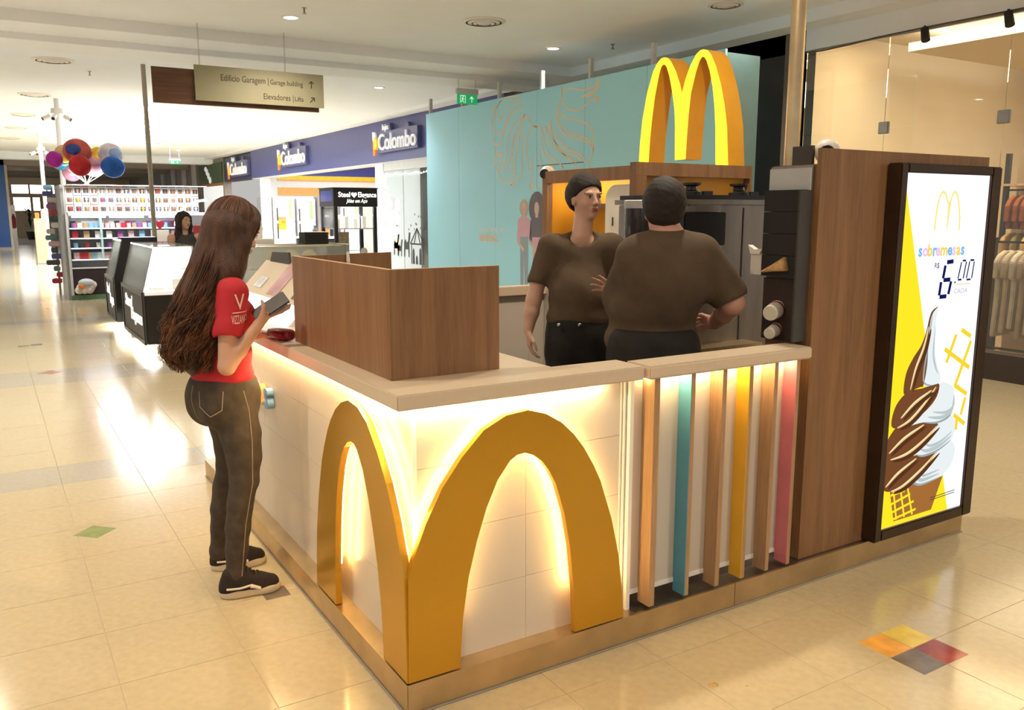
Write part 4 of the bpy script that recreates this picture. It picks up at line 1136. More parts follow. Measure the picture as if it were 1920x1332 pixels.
# clothes rail
def garment(name, lab, m_, c, w, h_, grp, axis='y', depth=.05):
    """a top on its hanger; c = hook point on the rail"""
    t = thing(name, lab, 'garment', c, grp)
    x, y, z = c
    hw = w / 2
    prof = [(-.05, -.05), (-hw * .75, -.10), (-hw, -.17), (-hw * 1.02, -.34), (-hw * .72, -.36), (-hw * .70, -h_ * .6), (-hw * .78, -h_), (hw * .78, -h_), (hw * .70, -h_ * .6), (hw * .72, -.36), (hw * 1.02, -.34), (hw, -.17), (hw * .75, -.10), (.05, -.05), (0, -.075)]
    b = MB()
    if axis == 'y': b.prism([(x + u, z + v) for u, v in prof], 'y', y - depth / 2, y + depth / 2)
    else: b.prism([(y + u, z + v) for u, v in prof], 'x', x - depth / 2, x + depth / 2)
    b.build('cloth', m_, t, bevel=.010)
    b = MB(); b.tube([(x, y, z - .055), (x, y, z), (x + .012, y, z + .018), (x, y, z + .03)], .004, 6); b.build('hook', M['char'], t)
rk = thing('clothes_rack', 'black metal clothes rack behind the shop glass', 'rack', (8.3, 2.2, .03))
b = MB(); b.box(8.28, 8.31, 2.74, 2.77, .03, 1.42); b.build('upright', M['matte_black'], rk)
b = MB(); b.box(8.28, 8.31, 1.2, 1.23, .03, 1.42); b.build('upright', M['matte_black'], rk)
b = MB(); b.box(8.28, 8.31, 1.231, 2.739, 1.36, 1.385); b.build('rail', M['matte_black'], rk)
b = MB(); b.box(8.28, 8.31, 1.231, 2.739, .20, .225); b.build('lower_rail', M['matte_black'], rk)
b = MB(); b.tube([(8.1, 2.74, .06), (8.5, 1.3, .28)], .012, 6); b.build('brace', M['matte_black'], rk)
cl = [mat('linen_%d' % i, c_, rough=.85, var=.12, scale=10, bump=.2, bscale=30) for i, c_ in enumerate([(.72, .66, .55), (.66, .58, .46), (.74, .70, .62), (.55, .45, .36)])]
for k in range(9):
    garment('hanging_shirt', 'pale long shirt on the black rack, %s from the near upright' % ORD[k], cl[k % 4], (8.295, 2.62 - k * .085, 1.34), .46, .98 - .05 * (k % 3), 'pale shirts on the black rack')
sh = thing('wall_shelving', 'dark shelving with storage boxes high in the clothes shop', 'shelving', (9.2, 2.6, 0))
for y in (3.05, 2.2, 1.4):
    b = MB(); b.box(8.95, 9.0, y, y + .05, .03, 2.35); b.build('upright', M['matte_black'], sh)
b = MB(); b.box(8.9, 9.3, 1.3, 3.1, 1.985, 2.01); b.build('shelf', M['beech'], sh)
b = MB(); b.box(8.98, 9.0, 1.45, 3.04, 1.93, 1.95); b.build('rail', M['matte_black'], sh)
b = MB(); b.box(8.98, 9.0, 1.45, 3.04, 1.50, 1.52); b.build('rail', M['matte_black'], sh)
b = MB(); b.box(9.32, 9.36, 1.2, 3.15, .03, 2.4); b.build('back_panel', mat('taupe_panel', (.40, .31, .21), rough=.6), sh)
for k in range(3):
    b = MB(); b.box(9.0, 9.25, 2.55 - k * .42, 2.90 - k * .42, 2.012, 2.28)
    tag(b.build('storage_box', mat('acrylic_box_%d' % k, (.42, .42, .36), rough=.3, var=.2), bevel=.008), 'clear storage box on the clothes shop shelf, ' + ('first', 'second', 'third')[k] + ' from the dark upright', 'box', 'storage boxes on the shop shelf')
brn = mat('rust_cloth', (.30, .085, .03), rough=.8, var=.25, scale=12); och = mat('ochre_cloth', (.66, .46, .20), rough=.85, var=.25, scale=12, bump=.3, bscale=40); olv = mat('olive_cloth', (.36, .30, .12), rough=.85, var=.2, scale=12)
for k, (y, m_) in enumerate(((2.95, brn), (2.86, brn), (2.78, brn))):
    garment('rust_jacket', 'rust brown jacket on the upper shop rail, %s from the dark upright' % ORD[k], m_, (8.99, y, 1.93), .40, .42, 'rust brown jackets')
for k, y in enumerate((2.55, 2.44, 2.33, 2.22, 2.1)):
    garment('ochre_blouse', 'ochre blouse on the upper shop rail, %s past the rust jackets' % ORD[k], och, (8.99, y, 1.93), .42, .40, 'ochre blouses')
for k, y in enumerate((2.98, 2.86, 2.74, 2.62, 2.5, 2.38, 2.2)):
    garment('olive_top', 'short %s top on the middle shop rail, %s from the dark upright' % ('olive' if k % 2 else 'ochre', ORD[k]), olv if k % 2 else och, (8.99, y, 1.51), .42, .34, 'tops on the middle rail')

# ================================================================== navy electronics store
fs = thing('store_fascia', 'long navy fascia band above the electronics store', 'fascia', (FX, 22, 2.9))
b = MB(); b.box(FX, FX + .4, 12.01, 30.4, 2.925, 3.93); b.build('band', M['navy'], fs)
b = MB(); b.box(FX + .02, FX + .4, 30.42, 34.8, 2.92, 3.86); b.build('band', mat('dark_navy', (.03, .035, .09), rough=.4), fs)
b = MB(); b.box(FX + .01, FX + .39, 12.01, 30.4, 2.885, 2.924); b.build('soffit', M['ltgrey'], fs)
b = MB(); b.box(FX - .35, FX + .4, 10.76, 36.6, 3.93, 4.02); tag(b.build('trim_20', M['ceil_far']), 'white edge above the navy fascia', kind='structure')
orange_l, yellow_l, white_l = mat('logo_orange', (.62, .16, .02), rough=.4, emit=(.7, .18, .02), estr=.35), mat('logo_yellow', (.85, .50, .03), rough=.4, emit=(.9, .5, .03), estr=.35), mat('logo_white', (.85, .85, .88), rough=.4, emit=(1, 1, 1), estr=.18)
def storefront_sign(y0, k, lab, x=FX, z0=3.2):
    """reads along -y; y0 = left edge, k = scale"""
    t = thing('storefront_sign', lab, 'sign', (x - .1, y0, z0))
    Y_ = lambda u: y0 - u * k
    Z_ = lambda v: z0 + v * k
    def p(poly, m_, nm, d0, d1): MB().prism([(Y_(u), Z_(v)) for u, v in poly], 'x', x - d1, x - d0).build(nm, m_, t)
    backm = mat('sign_back', (.10, .11, .26), rough=.3)
    p([(.33, .40), (.60, .62), (1.0, .62), (1.06, .44), (1.85, .46), (1.9, .56), (2.05, .56), (2.1, .46), (2.56, .44), (2.56, -.05), (.33, -.06)], backm, 'back_tray', .0, .10)
    p([(0, .46), (.06, .47), (.10, .44), (.16, .45), (.19, .30), (.02, .24)], white_l, 'logo_flag', .101, .15)
    p([(.10, .30), (.20, .33), (.30, .26), (.31, .12), (.24, .02), (.10, .04)], yellow_l, 'logo_flag', .101, .16)
    p([(.02, .24), (.10, .22), (.10, .04), (.18, .03), (.16, -.10), (.04, -.12)], orange_l, 'logo_flag', .101, .15)
    text('lettering', 'Colombo', (x - .14, Y_(.36), Z_(.0)), (0, -1, 0), (0, 0, 1), .56 * k, white_l, t, extrude=.02, bold=0, width=2.16 * k)
    text('lettering', 'lojas', (x - .14, Y_(.64), Z_(.47)), (0, -1, 0), (0, 0, 1), .20 * k, white_l, t, extrude=.015, bold=0, width=.34 * k)
storefront_sign(18.25, 1.0, 'largest white lettered store sign on the navy fascia, cut by the hoarding')
storefront_sign(26.55, 1.12, 'middle white lettered store sign on the navy fascia')
storefront_sign(33.6, 1.15, 'farthest white lettered store sign on the darker fascia', FX + .02, 3.12)
pw = mat('pillar_white', (.80, .78, .76), rough=.3)
for (y0, y1, lb) in ((17.96, 18.48, 'white pillar beside the frosted shop window'), (28.85, 29.33, 'pale far pillar of the electronics store')):
    b = MB(); b.box(FX, FX + .25, y0, y1, 0, 2.884); tag(b.build('pillar', pw), lb, 'pillar')
# frosted display window with stickers
sw = thing('display_window', 'frosted display window with nativity stickers beside the white pillar', 'window', (FX, 16.5, 0))
for (y0, y1, m_) in ((16.86, 17.93, M['glass_frost']), (15.90, 16.855, M['glass_frost']), (14.6, 15.895, M['glass'])):
    b = MB(); b.box(FX + .05, FX + .062, y0, y1, .02, 2.70); b.build('pane', m_, sw)
b = MB(); b.box(FX + .02, FX + .12, 12.0, 17.955, 2.70, 2.884); b.build('head_rail', M['ltgrey'], sw)
for y in (16.8575, 15.897):
    b = MB(); b.box(FX + .045, FX + .066, y - .01, y + .01, .02, 2.70); b.build('joint', M['grey'], sw)
st = MB(); px = FX + .044
def stick(poly): st.prism(poly, 'x', px, px + .003)
for (cy, cz, k) in ((17.35, .62, 1.0), (17.12, .60, .8), (16.72, .60, 1.15)):
    stick([(cy + .14 * k, cz), (cy + .13 * k, cz + .30 * k), (cy + .05 * k, cz + .38 * k), (cy, cz + .30 * k), (cy - .08 * k, cz + .34 * k), (cy - .12 * k, cz + .52 * k), (cy - .20 * k, cz + .52 * k), (cy - .19 * k, cz + .45 * k), (cy - .14 * k, cz + .28 * k), (cy - .13 * k, cz), (cy - .09 * k, cz), (cy - .08 * k, cz + .16 * k), (cy + .07 * k, cz + .16 * k), (cy + .09 * k, cz)])
for p_ in (((16.50, .93), (16.12, 1.30)), ((16.12, 1.30), (15.74, .93)), ((16.50, .93), (15.74, .93)), ((16.44, .93), (16.44, .45)), ((15.80, .93), (15.80, .45)), ((16.12, 1.30), (15.95, .93)), ((16.12, 1.30), (16.29, .93))):
    d = (Vector(p_[1]) - Vector(p_[0])).normalized(); n_ = Vector((-d.y, d.x)) * .018; a_, b_ = Vector(p_[0]), Vector(p_[1])
    stick([tuple(a_ + n_), tuple(b_ + n_), tuple(b_ - n_), tuple(a_ - n_)])
for cy, hh in ((16.33, .32), (15.95, .34), (16.15, .16)):
    stick([(cy + .06, .45), (cy + .05, .45 + hh), (cy, .45 + hh + .06), (cy - .05, .45 + hh), (cy - .06, .45)])
for k in range(14):
    y_, z_ = RND.uniform(15.6, 16.6), RND.uniform(1.25, 1.65)
    stick([(y_ + .02, z_), (y_, z_ + .03), (y_ - .02, z_), (y_, z_ - .03)])
st.build('nativity_sticker', M['matte_black'], sw)
for k, (y, z, c_) in enumerate(((17.6, 1.9, (.72, .45, .50)), (17.2, 1.85, (.75, .8, .82)), (17.6, 1.5, (.50, .66, .78)), (17.25, 1.5, (.80, .66, .70)), (17.3, 1.2, (.76, .80, .84)), (17.3, .85, (.80, .60, .45)))):
    b = MB(); b.lathe([(.17, 0), (.17, .002)], (px, y, z), 14, axis='x'); b.build('balloon_sticker', mat('sticker_%d' % k, c_, rough=.5), sw)
fl = thing('fairy_lights', 'small white fairy lights strung around the frosted window', 'lights', (FX, 17, 2.6))
b = MB()
for k in range(22): b.ball((FX + .03, 17.9 - k * .15, 2.62 - .04 * abs(sin(k * .8))), .014, 6, 4)
for k in range(14): b.ball((FX + .03, 17.92, 2.5 - k * .17), .014, 6, 4)
b.build('bulb_string', M['led_white'], fl)
# store interior
b = MB(); b.box(FX + .4, 15, 30.2, 30.4, 0, 3.6); tag(b.build('wall_store', M['white']), 'white inner wall of the electronics store', kind='structure')
b = MB(); b.box(14.9, 15, 11, 30.2, 0, 3.6); tag(b.build('wall_store_back', M['white']), 'back wall of the electronics store', kind='structure')
b = MB(); b.box(FX + .4, 15, 11, 36, 3.6, 3.65); tag(b.build('ceiling_store', M['white']), 'electronics store ceiling', kind='structure')
for nm, c_, z0, z1 in (('trim_21', (.05, .06, .30), 3.05, 3.45), ('trim_22', (.85, .62, .02), 2.90, 3.05), ('trim_23', (.80, .42, .16), 2.84, 2.90), ('trim_24', (.78, .40, .10), 2.30, 2.60)):
    b = MB(); b.box(FX + .9, 14.9, 30.17, 30.199, z0, z1); tag(b.build(nm, mat(nm, c_, rough=.4)), 'coloured band on the inner wall of the electronics store', kind='structure')
lamp('store_lamp', 'AREA', (10.5, 22, 3.55), 700, (.92, .95, 1.0), 4, 12)
lamp('store_lamp', 'AREA', (10.0, 32.5, 3.5), 160, (.92, .95, 1.0), 3, 3)
MB()
def price_tag(x0, x1, z0, z1, y, txt, parent):
    b = MB(); b.box(x0, x1, y - .012, y - .006, z0, z1); t = b.build('price_tag', mat('tag_yellow', (.85, .60, .02), rough=.5), parent)
    b = MB(); b.box(x0, x1, y - .014, y - .0125, z1 - (z1 - z0) * .22, z1); b.build('tag_header', mat('tag_red', (.62, .25, .10), rough=.5), t)
    text('tag_price', txt, (x0 + .02, y - .015, z0 + (z1 - z0) * .35), (1, 0, 0), (0, 0, 1), (z1 - z0) * .55, mat('tag_ink', (.55, .13, .03), rough=.5), t, extrude=.001, bold=.004, width=(x1 - x0) * .85)
def fridge(x0, x1, h_, m_, lab, price=None, y=28.6, z0=.25, hs=1):
    t = thing('refrigerator', lab, 'refrigerator', ((x0 + x1) / 2, y + .35, 0))
    b = MB(); b.box(x0, x1, y + .05, y + .7, z0, h_); b.build('cabinet', m_, t, bevel=.01)
    zs = z0 + (h_ - z0) * .55
    b = MB(); b.box(x0, x1, y, y + .048, z0 + .02, zs - .006); d1 = b.build('door', m_, t, bevel=.012)
    b = MB(); b.box(x0, x1, y, y + .048, zs + .006, h_); d2 = b.build('door', m_, t, bevel=.012)
    hx_ = x0 + .07 if hs > 0 else x1 - .07
    b = MB(); b.box(hx_ - .02, hx_ + .02, y - .035, y - .001, zs + .05, zs + .5); b.build('handle', M['char'], d2)
    b = MB(); b.box(hx_ - .02, hx_ + .02, y - .035, y - .001, zs - .6, zs - .05); b.build('handle', M['char'], d1)
    b = MB(); b.box(x0, x1, y + .02, y + .7, 0, z0 - .001); b.build('stand', M['ltgrey'], t)
    b = MB(); b.box(x1 - .22, x1 - .10, y - .004, y - .001, zs + .12, h_ - .08); b.build('energy_label', mat('energy_green', (.35, .50, .22), rough=.5, var=.3, scale=30), d2)
    if price: price_tag(price[1], price[2], price[3], price[4], y, price[0], t)
silver, wht = mat('fridge_silver', (.40, .38, .38), rough=.3, metal=.6), mat('fridge_white', (.78, .78, .80), rough=.3)
fridge(7.66, 7.86 + .02, 2.2, silver, 'silver refrigerator half hidden by the far pillar, with yellow price tag', ('3.099', 7.40 + .26, 7.87, 1.2, 1.62), y=29.4)
fridge(7.90, 8.62, 2.2, wht, 'white refrigerator with yellow price tag in the electronics store', ('2.999', 8.0, 8.28, 1.05, 1.5))
fridge(8.72, 9.40, 2.16, wht, 'plain white refrigerator next to the one with the price tag')
fridge(9.45, 10.15, 2.24, silver, 'silver refrigerator nearest the jewellery tower', y=28.2, hs=-1)
fridge(10.2, 10.9, 2.2, wht, 'white refrigerator behind the jewellery tower', y=28.0)
ct = thing('sales_desk', 'white topped black sales desk before the refrigerators', 'desk', (7.9, 25, 0))
b = MB(); b.box(7.72, 8.9, 24.6, 25.6, 0, .82); b.build('base', M['black'], ct)
b = MB(); b.box(7.68, 8.95, 24.55, 25.65, .821, .88); b.build('top', M['white'], ct)
for k, (x, y, lb, m_) in enumerate(((8.15, 25.0, 'dark jar on the white sales desk', M['char']), (8.45, 25.05, 'orange box on the white sales desk', orange_l), (8.75, 25.1, 'small black bottle on the white sales desk', M['black']))):
    b = MB()
    if k == 1: b.box(x - .12, x + .14, y - .1, y + .1, .882, 1.10); b.box(x - .13, x + .15, y - .11, y + .11, 1.10, 1.13)
    else: b.lathe([(.09 - .03 * (k > 1), 0), (.09 - .03 * (k > 1), .22), (.05, .28), (.05, .33), (.06, .33), (.06, .36)], (x, y, .882), 14)
    tag(b.build(('jar', 'carton', 'bottle')[k], m_), lb, ('jar', 'carton', 'bottle')[k])
mag = mat('packs', (.5, .5, .5), rough=.5, var=.4, scale=20)
shv = thing('goods_shelf', 'shelf of small dark goods behind the shop window', 'shelf', (9.5, 16, 0))
b = MB(); b.box(9.45, 9.6, 13, 16.2, 0, 2.2); b.build('back', M['white'], shv)
for k in range(6):
    b = MB(); b.box(9.2, 9.449, 13, 16.2, .40 + k * .28, .42 + k * .28); b.build('board', M['white'], shv)
pc = [mat('goods_%d' % i, c_, rough=.5, var=.15) for i, c_ in enumerate([(.06, .10, .10), (.40, .06, .07), (.12, .22, .22), (.55, .50, .48), (.10, .10, .28)])]
for k in range(5):
    for j in range(7):
        b = MB(); y_ = 16.05 - j * .26; z_ = .421 + k * .28
        b.box(9.24, 9.42, y_ - .10, y_ + .08, z_, z_ + .19 + .03 * ((j + k) % 2)); b.box(9.23, 9.24, y_ - .07, y_ + .05, z_ + .04, z_ + .13)
        tag(b.build('boxed_gadget', pc[(j * 3 + k) % 5]), 'small boxed gadget behind the shop window, %s board up, %s from the window joint' % (ORD[k], ORD[j]), 'box', 'boxed gadgets behind the window')
# shopfronts beyond the navy store
b = MB(); b.box(FX, FX + .3, 34.8, 62, 0, 4.0); tag(b.build('wall_far_right', mat('taupe2', (.26, .22, .19), rough=.6)), 'dim shopfront wall at the far end', kind='structure')
gs = thing('green_shop', 'dark green shop fascia with white letters beyond the navy store', 'fascia', (FX, 37, 2.8))
b = MB(); b.box(FX - .06, FX - .001, 34.9, 39.4, 2.9, 3.75); b.build('band', mat('dark_green', (.05, .085, .03), rough=.5), gs)
b = MB(); b.box(FX - .06, FX - .001, 34.9, 39.4, 2.80, 2.899); b.build('strip', mat('rust_strip', (.45, .16, .05), rough=.5), gs)
b = MB()
for k in range(7): b.ball((FX - .10, 37.7 - .13 * k - .1 * (k % 2), 3.55 - .09 * k), (.05, .16, .11), 8, 6)
b.build('letters', white_l, gs)
b = MB(); b.box(FX - .05, FX - .001, 35.0, 38.6, .2, 2.78); b.build('window', mat('lit_window', (.6, .6, .6), rough=.3, emit=(.8, .82, .82), estr=.45), gs)
for k, y in enumerate((40.2, 42.6, 45.4, 48.4)):
    b = MB(); b.box(FX - .12, FX - .001, y, y + .5, 0, 3.9); tag(b.build('pilaster', M['ltgrey']), ('first', 'second', 'third', 'fourth')[k] + ' grey pilaster beyond the green shop fascia', 'pilaster')
# ================================================================== jewellery island
JB = M['black']
velvet = mat('cream_velvet', (.62, .55, .42), rough=.9, var=.05)
def case(name, lab, y0, y1, x0=.41, xd=.60, black_end=False, loc=None):
    t = thing(name, lab, 'display case', (x0 + .4, (y0 + y1) / 2, 0))
    x1 = x0 + xd
    b = MB(); b.box(x0 + .14, x1 - .05, y0 + .12, y1 - .1, 0, .139); b.build('foot', M['steel_dark'], t)
    b = MB(); b.box(x0 + .02, x1, y0 + .02, y1, .14, .72); b.build('base', JB, t, bevel=.01)
    b = MB(); b.box(x0, x0 + .019, y0, y1, .14, .765); f_ = b.build('front_panel', M['char'], t)
    for (a0, a1, z0, z1) in ((y0, y1, .14, .19), (y0, y1, .715, .765), (y0, y0 + .05, .19, .715), (y1 - .05, y1, .19, .715)):
        b = MB(); b.box(x0 - .012, x0 - .001, a0, a1, z0, z1); b.build('rail', JB, f_)
    b = MB(); b.box(x0 + .03, x1, y0 + .02, y1 - .02, .722, .765); b.build('deck', mat('white_deck', (.85, .84, .82), rough=.4, emit=(1, .98, .95), estr=.25), t)
    g = .008
    b = MB(); b.add([(x0 + .005, y0 + .01, .766), (x0 + .005, y1 - .01, .766), (x0 + .145, y1 - .01, 1.285), (x0 + .145, y0 + .01, 1.285),
                     (x0 + .005 + g, y0 + .01, .766), (x0 + .005 + g, y1 - .01, .766), (x0 + .145 + g, y1 - .01, 1.285), (x0 + .145 + g, y0 + .01, 1.285)],
                    [(0, 1, 2, 3), (4, 7, 6, 5), (0, 4, 5, 1), (1, 5, 6, 2), (2, 6, 7, 3), (3, 7, 4, 0)]); b.build('glass_front', M['glass_case'], t)
    b = MB(); b.box(x0 + .145, x1, y0, y1, 1.287, 1.297); b.build('glass_top', M['glass_case'], t)
    if black_end:
        b = MB(); b.prism([(x0, .14), (x1, .14), (x1, 1.31), (x0 + .14, 1.31), (x0 - .005, .77)], 'y', y0 - .10, y0 - .002); b.build('end_panel', JB, t)
        b = MB(); b.box(x0 + .12, x1, y0 - .1, y0 + .2, 1.311, 1.335); b.build('cap_board', JB, t)
    else:
        b = MB(); b.prism([(x0 + .02, .77), (x1, .77), (x1, 1.285), (x0 + .16, 1.285)], 'y', y0 + .002, y0 + .008); b.build('glass_end', M['glass_case'], t)
    b = MB(); b.tube([(x0 + .15, y0 + .02, 1.283), (x0 + .15, y1 - .02, 1.283)], .008, 6); b.build('light_tube', glow('case_led', (1, .98, .94), 7), t)
    b = MB(); b.box(x1 - .02, x1, y0 + .02, y1, .766, 1.286); b.build('back', M['white'], t)
    b = MB(); b.prism([(x0 + .03, .767), (x1 - .021, .767), (x1 - .021, 1.285), (x0 + .165, 1.285)], 'y', y1 - .04, y1 - .025); b.build('added_white_end', M['white'], t)  # white panel added to stand for the whitish reflection in the glass
    b = MB(); b.box(x0 + .18, x1 - .03, y0 + .05, y1 - .05, 1.02, 1.028); b.build('glass_shelf', M['glass_case'], t)
    text('lettering', 'Steel', (x0 - .003, y1 - .12 if y1 - y0 < 1.2 else y1 - .25, .50), (0, -1, 0), (0, 0, 1), .22, mat('script_white', (.85, .85, .85), rough=.4, emit=(1, 1, 1), estr=.4), f_, extrude=.004, bold=.004, shear=.25, width=(y1 - y0) * .36)
    text('lettering', 'Elegance', (x0 - .003, y1 - .42 if y1 - y0 < 1.2 else y1 - .70, .36), (0, -1, 0), (0, 0, 1), .22, mat('script_white2', (.85, .85, .85), rough=.4, emit=(1, 1, 1), estr=.4), f_, extrude=.004, bold=.004, shear=.25, width=(y1 - y0) * .52)
    lamp('case_lamp', 'AREA', (x0 + .3, (y0 + y1) / 2, 1.27), 22, (1, .98, .95), .2, (y1 - y0) * .85, parent=t)
    # lamp under the floating base
    lamp('case_underlight', 'AREA', (x0 + .12, (y0 + y1) / 2, .12), 26, (1, .97, .92), .12, (y1 - y0) * .9, parent=t)
    return t
def bust(x, y, z, w, h_, lab, n):
    t = thing('jewellery_card', lab, 'display card', (x, y, z), 'jewellery cards in the glass cases')
    pts = [(x - w / 2, z), (x + w / 2, z), (x + w / 2, z + h_ * .55)] + [(x + w / 2 * cos(a_), z + h_ * .55 + h_ * .45 * sin(a_)) for a_ in [pi * k / 8 for k in range(1, 8)]] + [(x - w / 2, z + h_ * .55)]
    b = MB(); b.prism(pts, 'y', y, y + .012); c_ = b.build('card', velvet, t)
    b = MB()
    for k in range(n):
        a_ = pi + pi * (k + .5) / n
        b.ball((x + w * .32 * cos(a_), y - .006, z + h_ * .62 + h_ * .35 * sin(a_)), .008, 6, 4)
    b.build('beads', M['chrome'], c_)
case('jewellery_case', 'nearest black jewellery case with glass top and white script lettering', 8.25, 10.0)
case('jewellery_case', 'black jewellery case behind the nearest one, with slanted black end', 10.86, 11.86, black_end=True)
for k in range(2):
    bust(.70 + .2 * k, 8.62 + .02 * k, 1.03, .17, .20, ('first', 'second', 'third')[k] + ' cream card with earrings on the glass shelf of the nearest case', 7)
for k, (x, y, lb) in enumerate(((.60, 8.5, 'white ring tray lying in the nearest jewellery case'), (.85, 8.5, 'white card box standing in the nearest jewellery case'), (.62, 9.2, 'white tray deep in the nearest jewellery case'), (.60, 11.2, 'white tray in the farther jewellery case'))):
    b = MB(); b.box(x - .09, x + .09, y - .13, y + .13, .767, .785); b.box(x - .075, x + .075, y - .11, y + .11, .785, .80 + .1 * (k == 1)); tag(b.build('tray', M['plastic_white'], bevel=.004), lb, 'tray')
# case on the side facing the dessert kiosk
t = thing('jewellery_case', 'wide black jewellery case behind the oak counter screen', 'display case', (2.1, 7.6, 0))
b = MB(); b.box(1.45, 2.62, 7.35, 8.1, .12, .80); b.build('base', JB, t, bevel=.01)
b = MB(); b.box(1.55, 2.52, 7.45, 8.0, 0, .119); b.build('foot', M['steel_dark'], t)
b = MB(); b.prism([(7.36, .80), (7.37, .80), (7.47, 1.29), (7.46, 1.29)], 'x', 1.47, 2.60); b.build('glass_front', M['glass_case'], t)
b = MB(); b.box(1.47, 2.60, 7.46, 8.08, 1.291, 1.30); b.build('glass_top', M['glass_case'], t)
b = MB(); b.tube([(1.47, 7.45, 1.30), (2.60, 7.45, 1.30)], .012, 8); b.tube([(1.47, 7.75, 1.306), (2.60, 7.75, 1.306)], .010, 8); b.build('top_rail', M['chrome'], t)
b = MB(); b.box(1.50, 2.58, 7.40, 8.05, .801, .82); b.build('deck', M['white'], t)
b = MB(); b.box(1.47, 2.60, 8.06, 8.08, .82, 1.29); b.build('back', M['ltgrey'], t)
b = MB(); b.box(2.601, 2.63, 7.36, 8.09, .80, 1.31); b.build('end_post', M['grey'], t)
for k in range(3):
    bust(1.78 + .22 * k, 7.62, 1.03, .19, .22, ('left', 'middle', 'right')[k] + 'most cream card standing in the case behind the oak screen', 5)
for k in range(3):
    b = MB(); b.box(1.50 + .01, 2.55, 7.56 + .01, 7.9, 1.022, 1.029) if k == 0 else None
    if k == 0: b.build('glass_shelf', M['glass_case'], t)
for k in range(6):
    b = MB(); x0 = 2.165 + .004 * (k % 2); b.box(x0, x0 + .295, 7.60, 7.84, 1.309 + k * .0235, 1.331 + k * .0235); b.box(x0 + .01, x0 + .285, 7.595, 7.60, 1.312 + k * .0235, 1.320 + k * .0235)
    tag(b.build('black_tray', M['matte_black'], bevel=.002), ('lowest', 'second lowest', 'third lowest', 'third highest', 'second highest', 'topmost')[k] + ' black jewellery tray stacked on the glass case', 'tray', 'stack of black trays')
b = MB(); b.prism([(2.20, 7.62), (2.44, 7.60), (2.46, 7.78), (2.22, 7.80)], 'z', 1.4505, 1.456); tag(b.build('leaflet', M['white']), 'white leaflet lying on the stack of black trays', 'leaflet')
# sign tower
tw = thing('jewellery_tower', 'tall black jewellery tower with white lettered head and lit showcase', 'display tower', (3.2, 8.75, 0))
tx0, tx1, ty0, ty1 = 2.87, 3.47, 8.5, 9.05
for x in (tx0, tx1 - .045):
    for y in (ty0, ty1 - .045):
        b = MB(); b.box(x, x + .045, y, y + .045, 0, 1.76); b.build('post', JB, tw)
hd = MB().box(tx0 - .01, tx1 + .01, ty0 - .01, ty1, 1.761, 2.0).build('head_box', JB, tw)
b = MB(); b.box(tx0 - .02, tx1 + .02, ty0 - .02, ty1 + .01, 2.001, 2.012); b.build('cornice', JB, tw)
b = MB(); b.box(tx0 - .0115, tx0 - .0101, ty0 + .05, ty1 - .05, 1.83, 1.97); b.build('side_screen', mat('blue_screen', (.02, .03, .12), rough=.1, emit=(.03, .06, .3), estr=.5, var=.3), hd)
tl = mat('tower_letters', (.9, .9, .9), rough=.4, emit=(1, 1, 1), estr=.8)
text('lettering', 'Steel', (2.925, 8.488, 1.888), (1, 0, 0), (0, 0, 1), .095, tl, hd, extrude=.001, bold=.002, width=.165)
text('lettering', 'Elegance', (3.20, 8.488, 1.888), (1, 0, 0), (0, 0, 1), .095, tl, hd, extrude=.001, bold=.002, width=.26)
text('lettering', 'Jóias em Aço', (3.04, 8.488, 1.815), (1, 0, 0), (0, 0, 1), .07, tl, hd, extrude=.001, bold=.001, shear=.3, width=.30)
hp = [(3.147 + .042 * (16 * sin(a_) ** 3) / 16, 1.918 + .042 * (13 * cos(a_) - 5 * cos(2 * a_) - 2 * cos(3 * a_) - cos(4 * a_)) / 16) for a_ in [2 * pi * k / 24 for k in range(24)]]
b = MB(); b.prism(hp, 'y', 8.487, 8.489); b.build('heart', tl, hd)
b = MB(); b.box(tx0 + .05, tx1 - .05, ty0 + .02, ty0 + .026, 1.48, 1.755); b.build('glass_front', M['glass_case'], tw)
b = MB(); b.box(tx0 + .02, tx0 + .026, ty0 + .05, ty1 - .05, 1.48, 1.755); b.build('glass_side', M['glass_case'], tw)
b = MB(); b.box(tx0 + .02, tx1 - .02, ty0 + .02, ty1 - .02, 1.462, 1.476); b.build('shelf', M['chrome'], tw)
b = MB(); b.box(tx0 + .05, tx1 - .05, ty0 + .05, ty1 - .05, .85, .9); b.build('counter_board', M['white'], tw)
lamp('tower_lamp', 'AREA', (3.17, 8.77, 1.75), 9, (1, .98, .95), .35, .3, parent=tw)
for k in range(7):
    x = 2.96 + .062 * k; y = 8.62 + .07 * (k % 2); hh = .11 + .035 * ((k * 3) % 4) / 2
    b = MB(); b.box(x - .024, x + .024, y, y + .05, 1.477, 1.477 + hh); b.box(x - .027, x + .027, y - .003, y + .053, 1.477 + hh, 1.477 + hh + .012)
    tag(b.build('gift_box', M['plastic_white']), 'white gift box in the lit tower showcase, %s along' % ORD[k], 'box', 'white gift boxes in the tower')
b = MB(); b.box(2.99, 3.20, 8.86, 8.88, 1.02, 1.42); b.box(2.985, 3.205, 8.855, 8.86, 1.015, 1.03); tag(b.build('framed_card', mat('mottled_card', (.45, .38, .27), rough=.8, var=.4, scale=60)), 'mottled tan jewellery board inside the black tower', 'board')
b = MB(); b.prism([(3.27, 1.0), (3.37, 1.0), (3.37, 1.16)] + [(3.32 + .05 * cos(a_), 1.16 + .05 * sin(a_)) for a_ in [pi * k / 6 for k in range(1, 6)]] + [(3.27, 1.16)], 'y', 8.62, 8.63); tag(b.build('white_stand', M['plastic_white']), 'small white rounded stand inside the black tower', 'stand')
for k, (x, lb) in enumerate(((.62, 'plain mannequin bust of beige linen in the near case'),)): pass
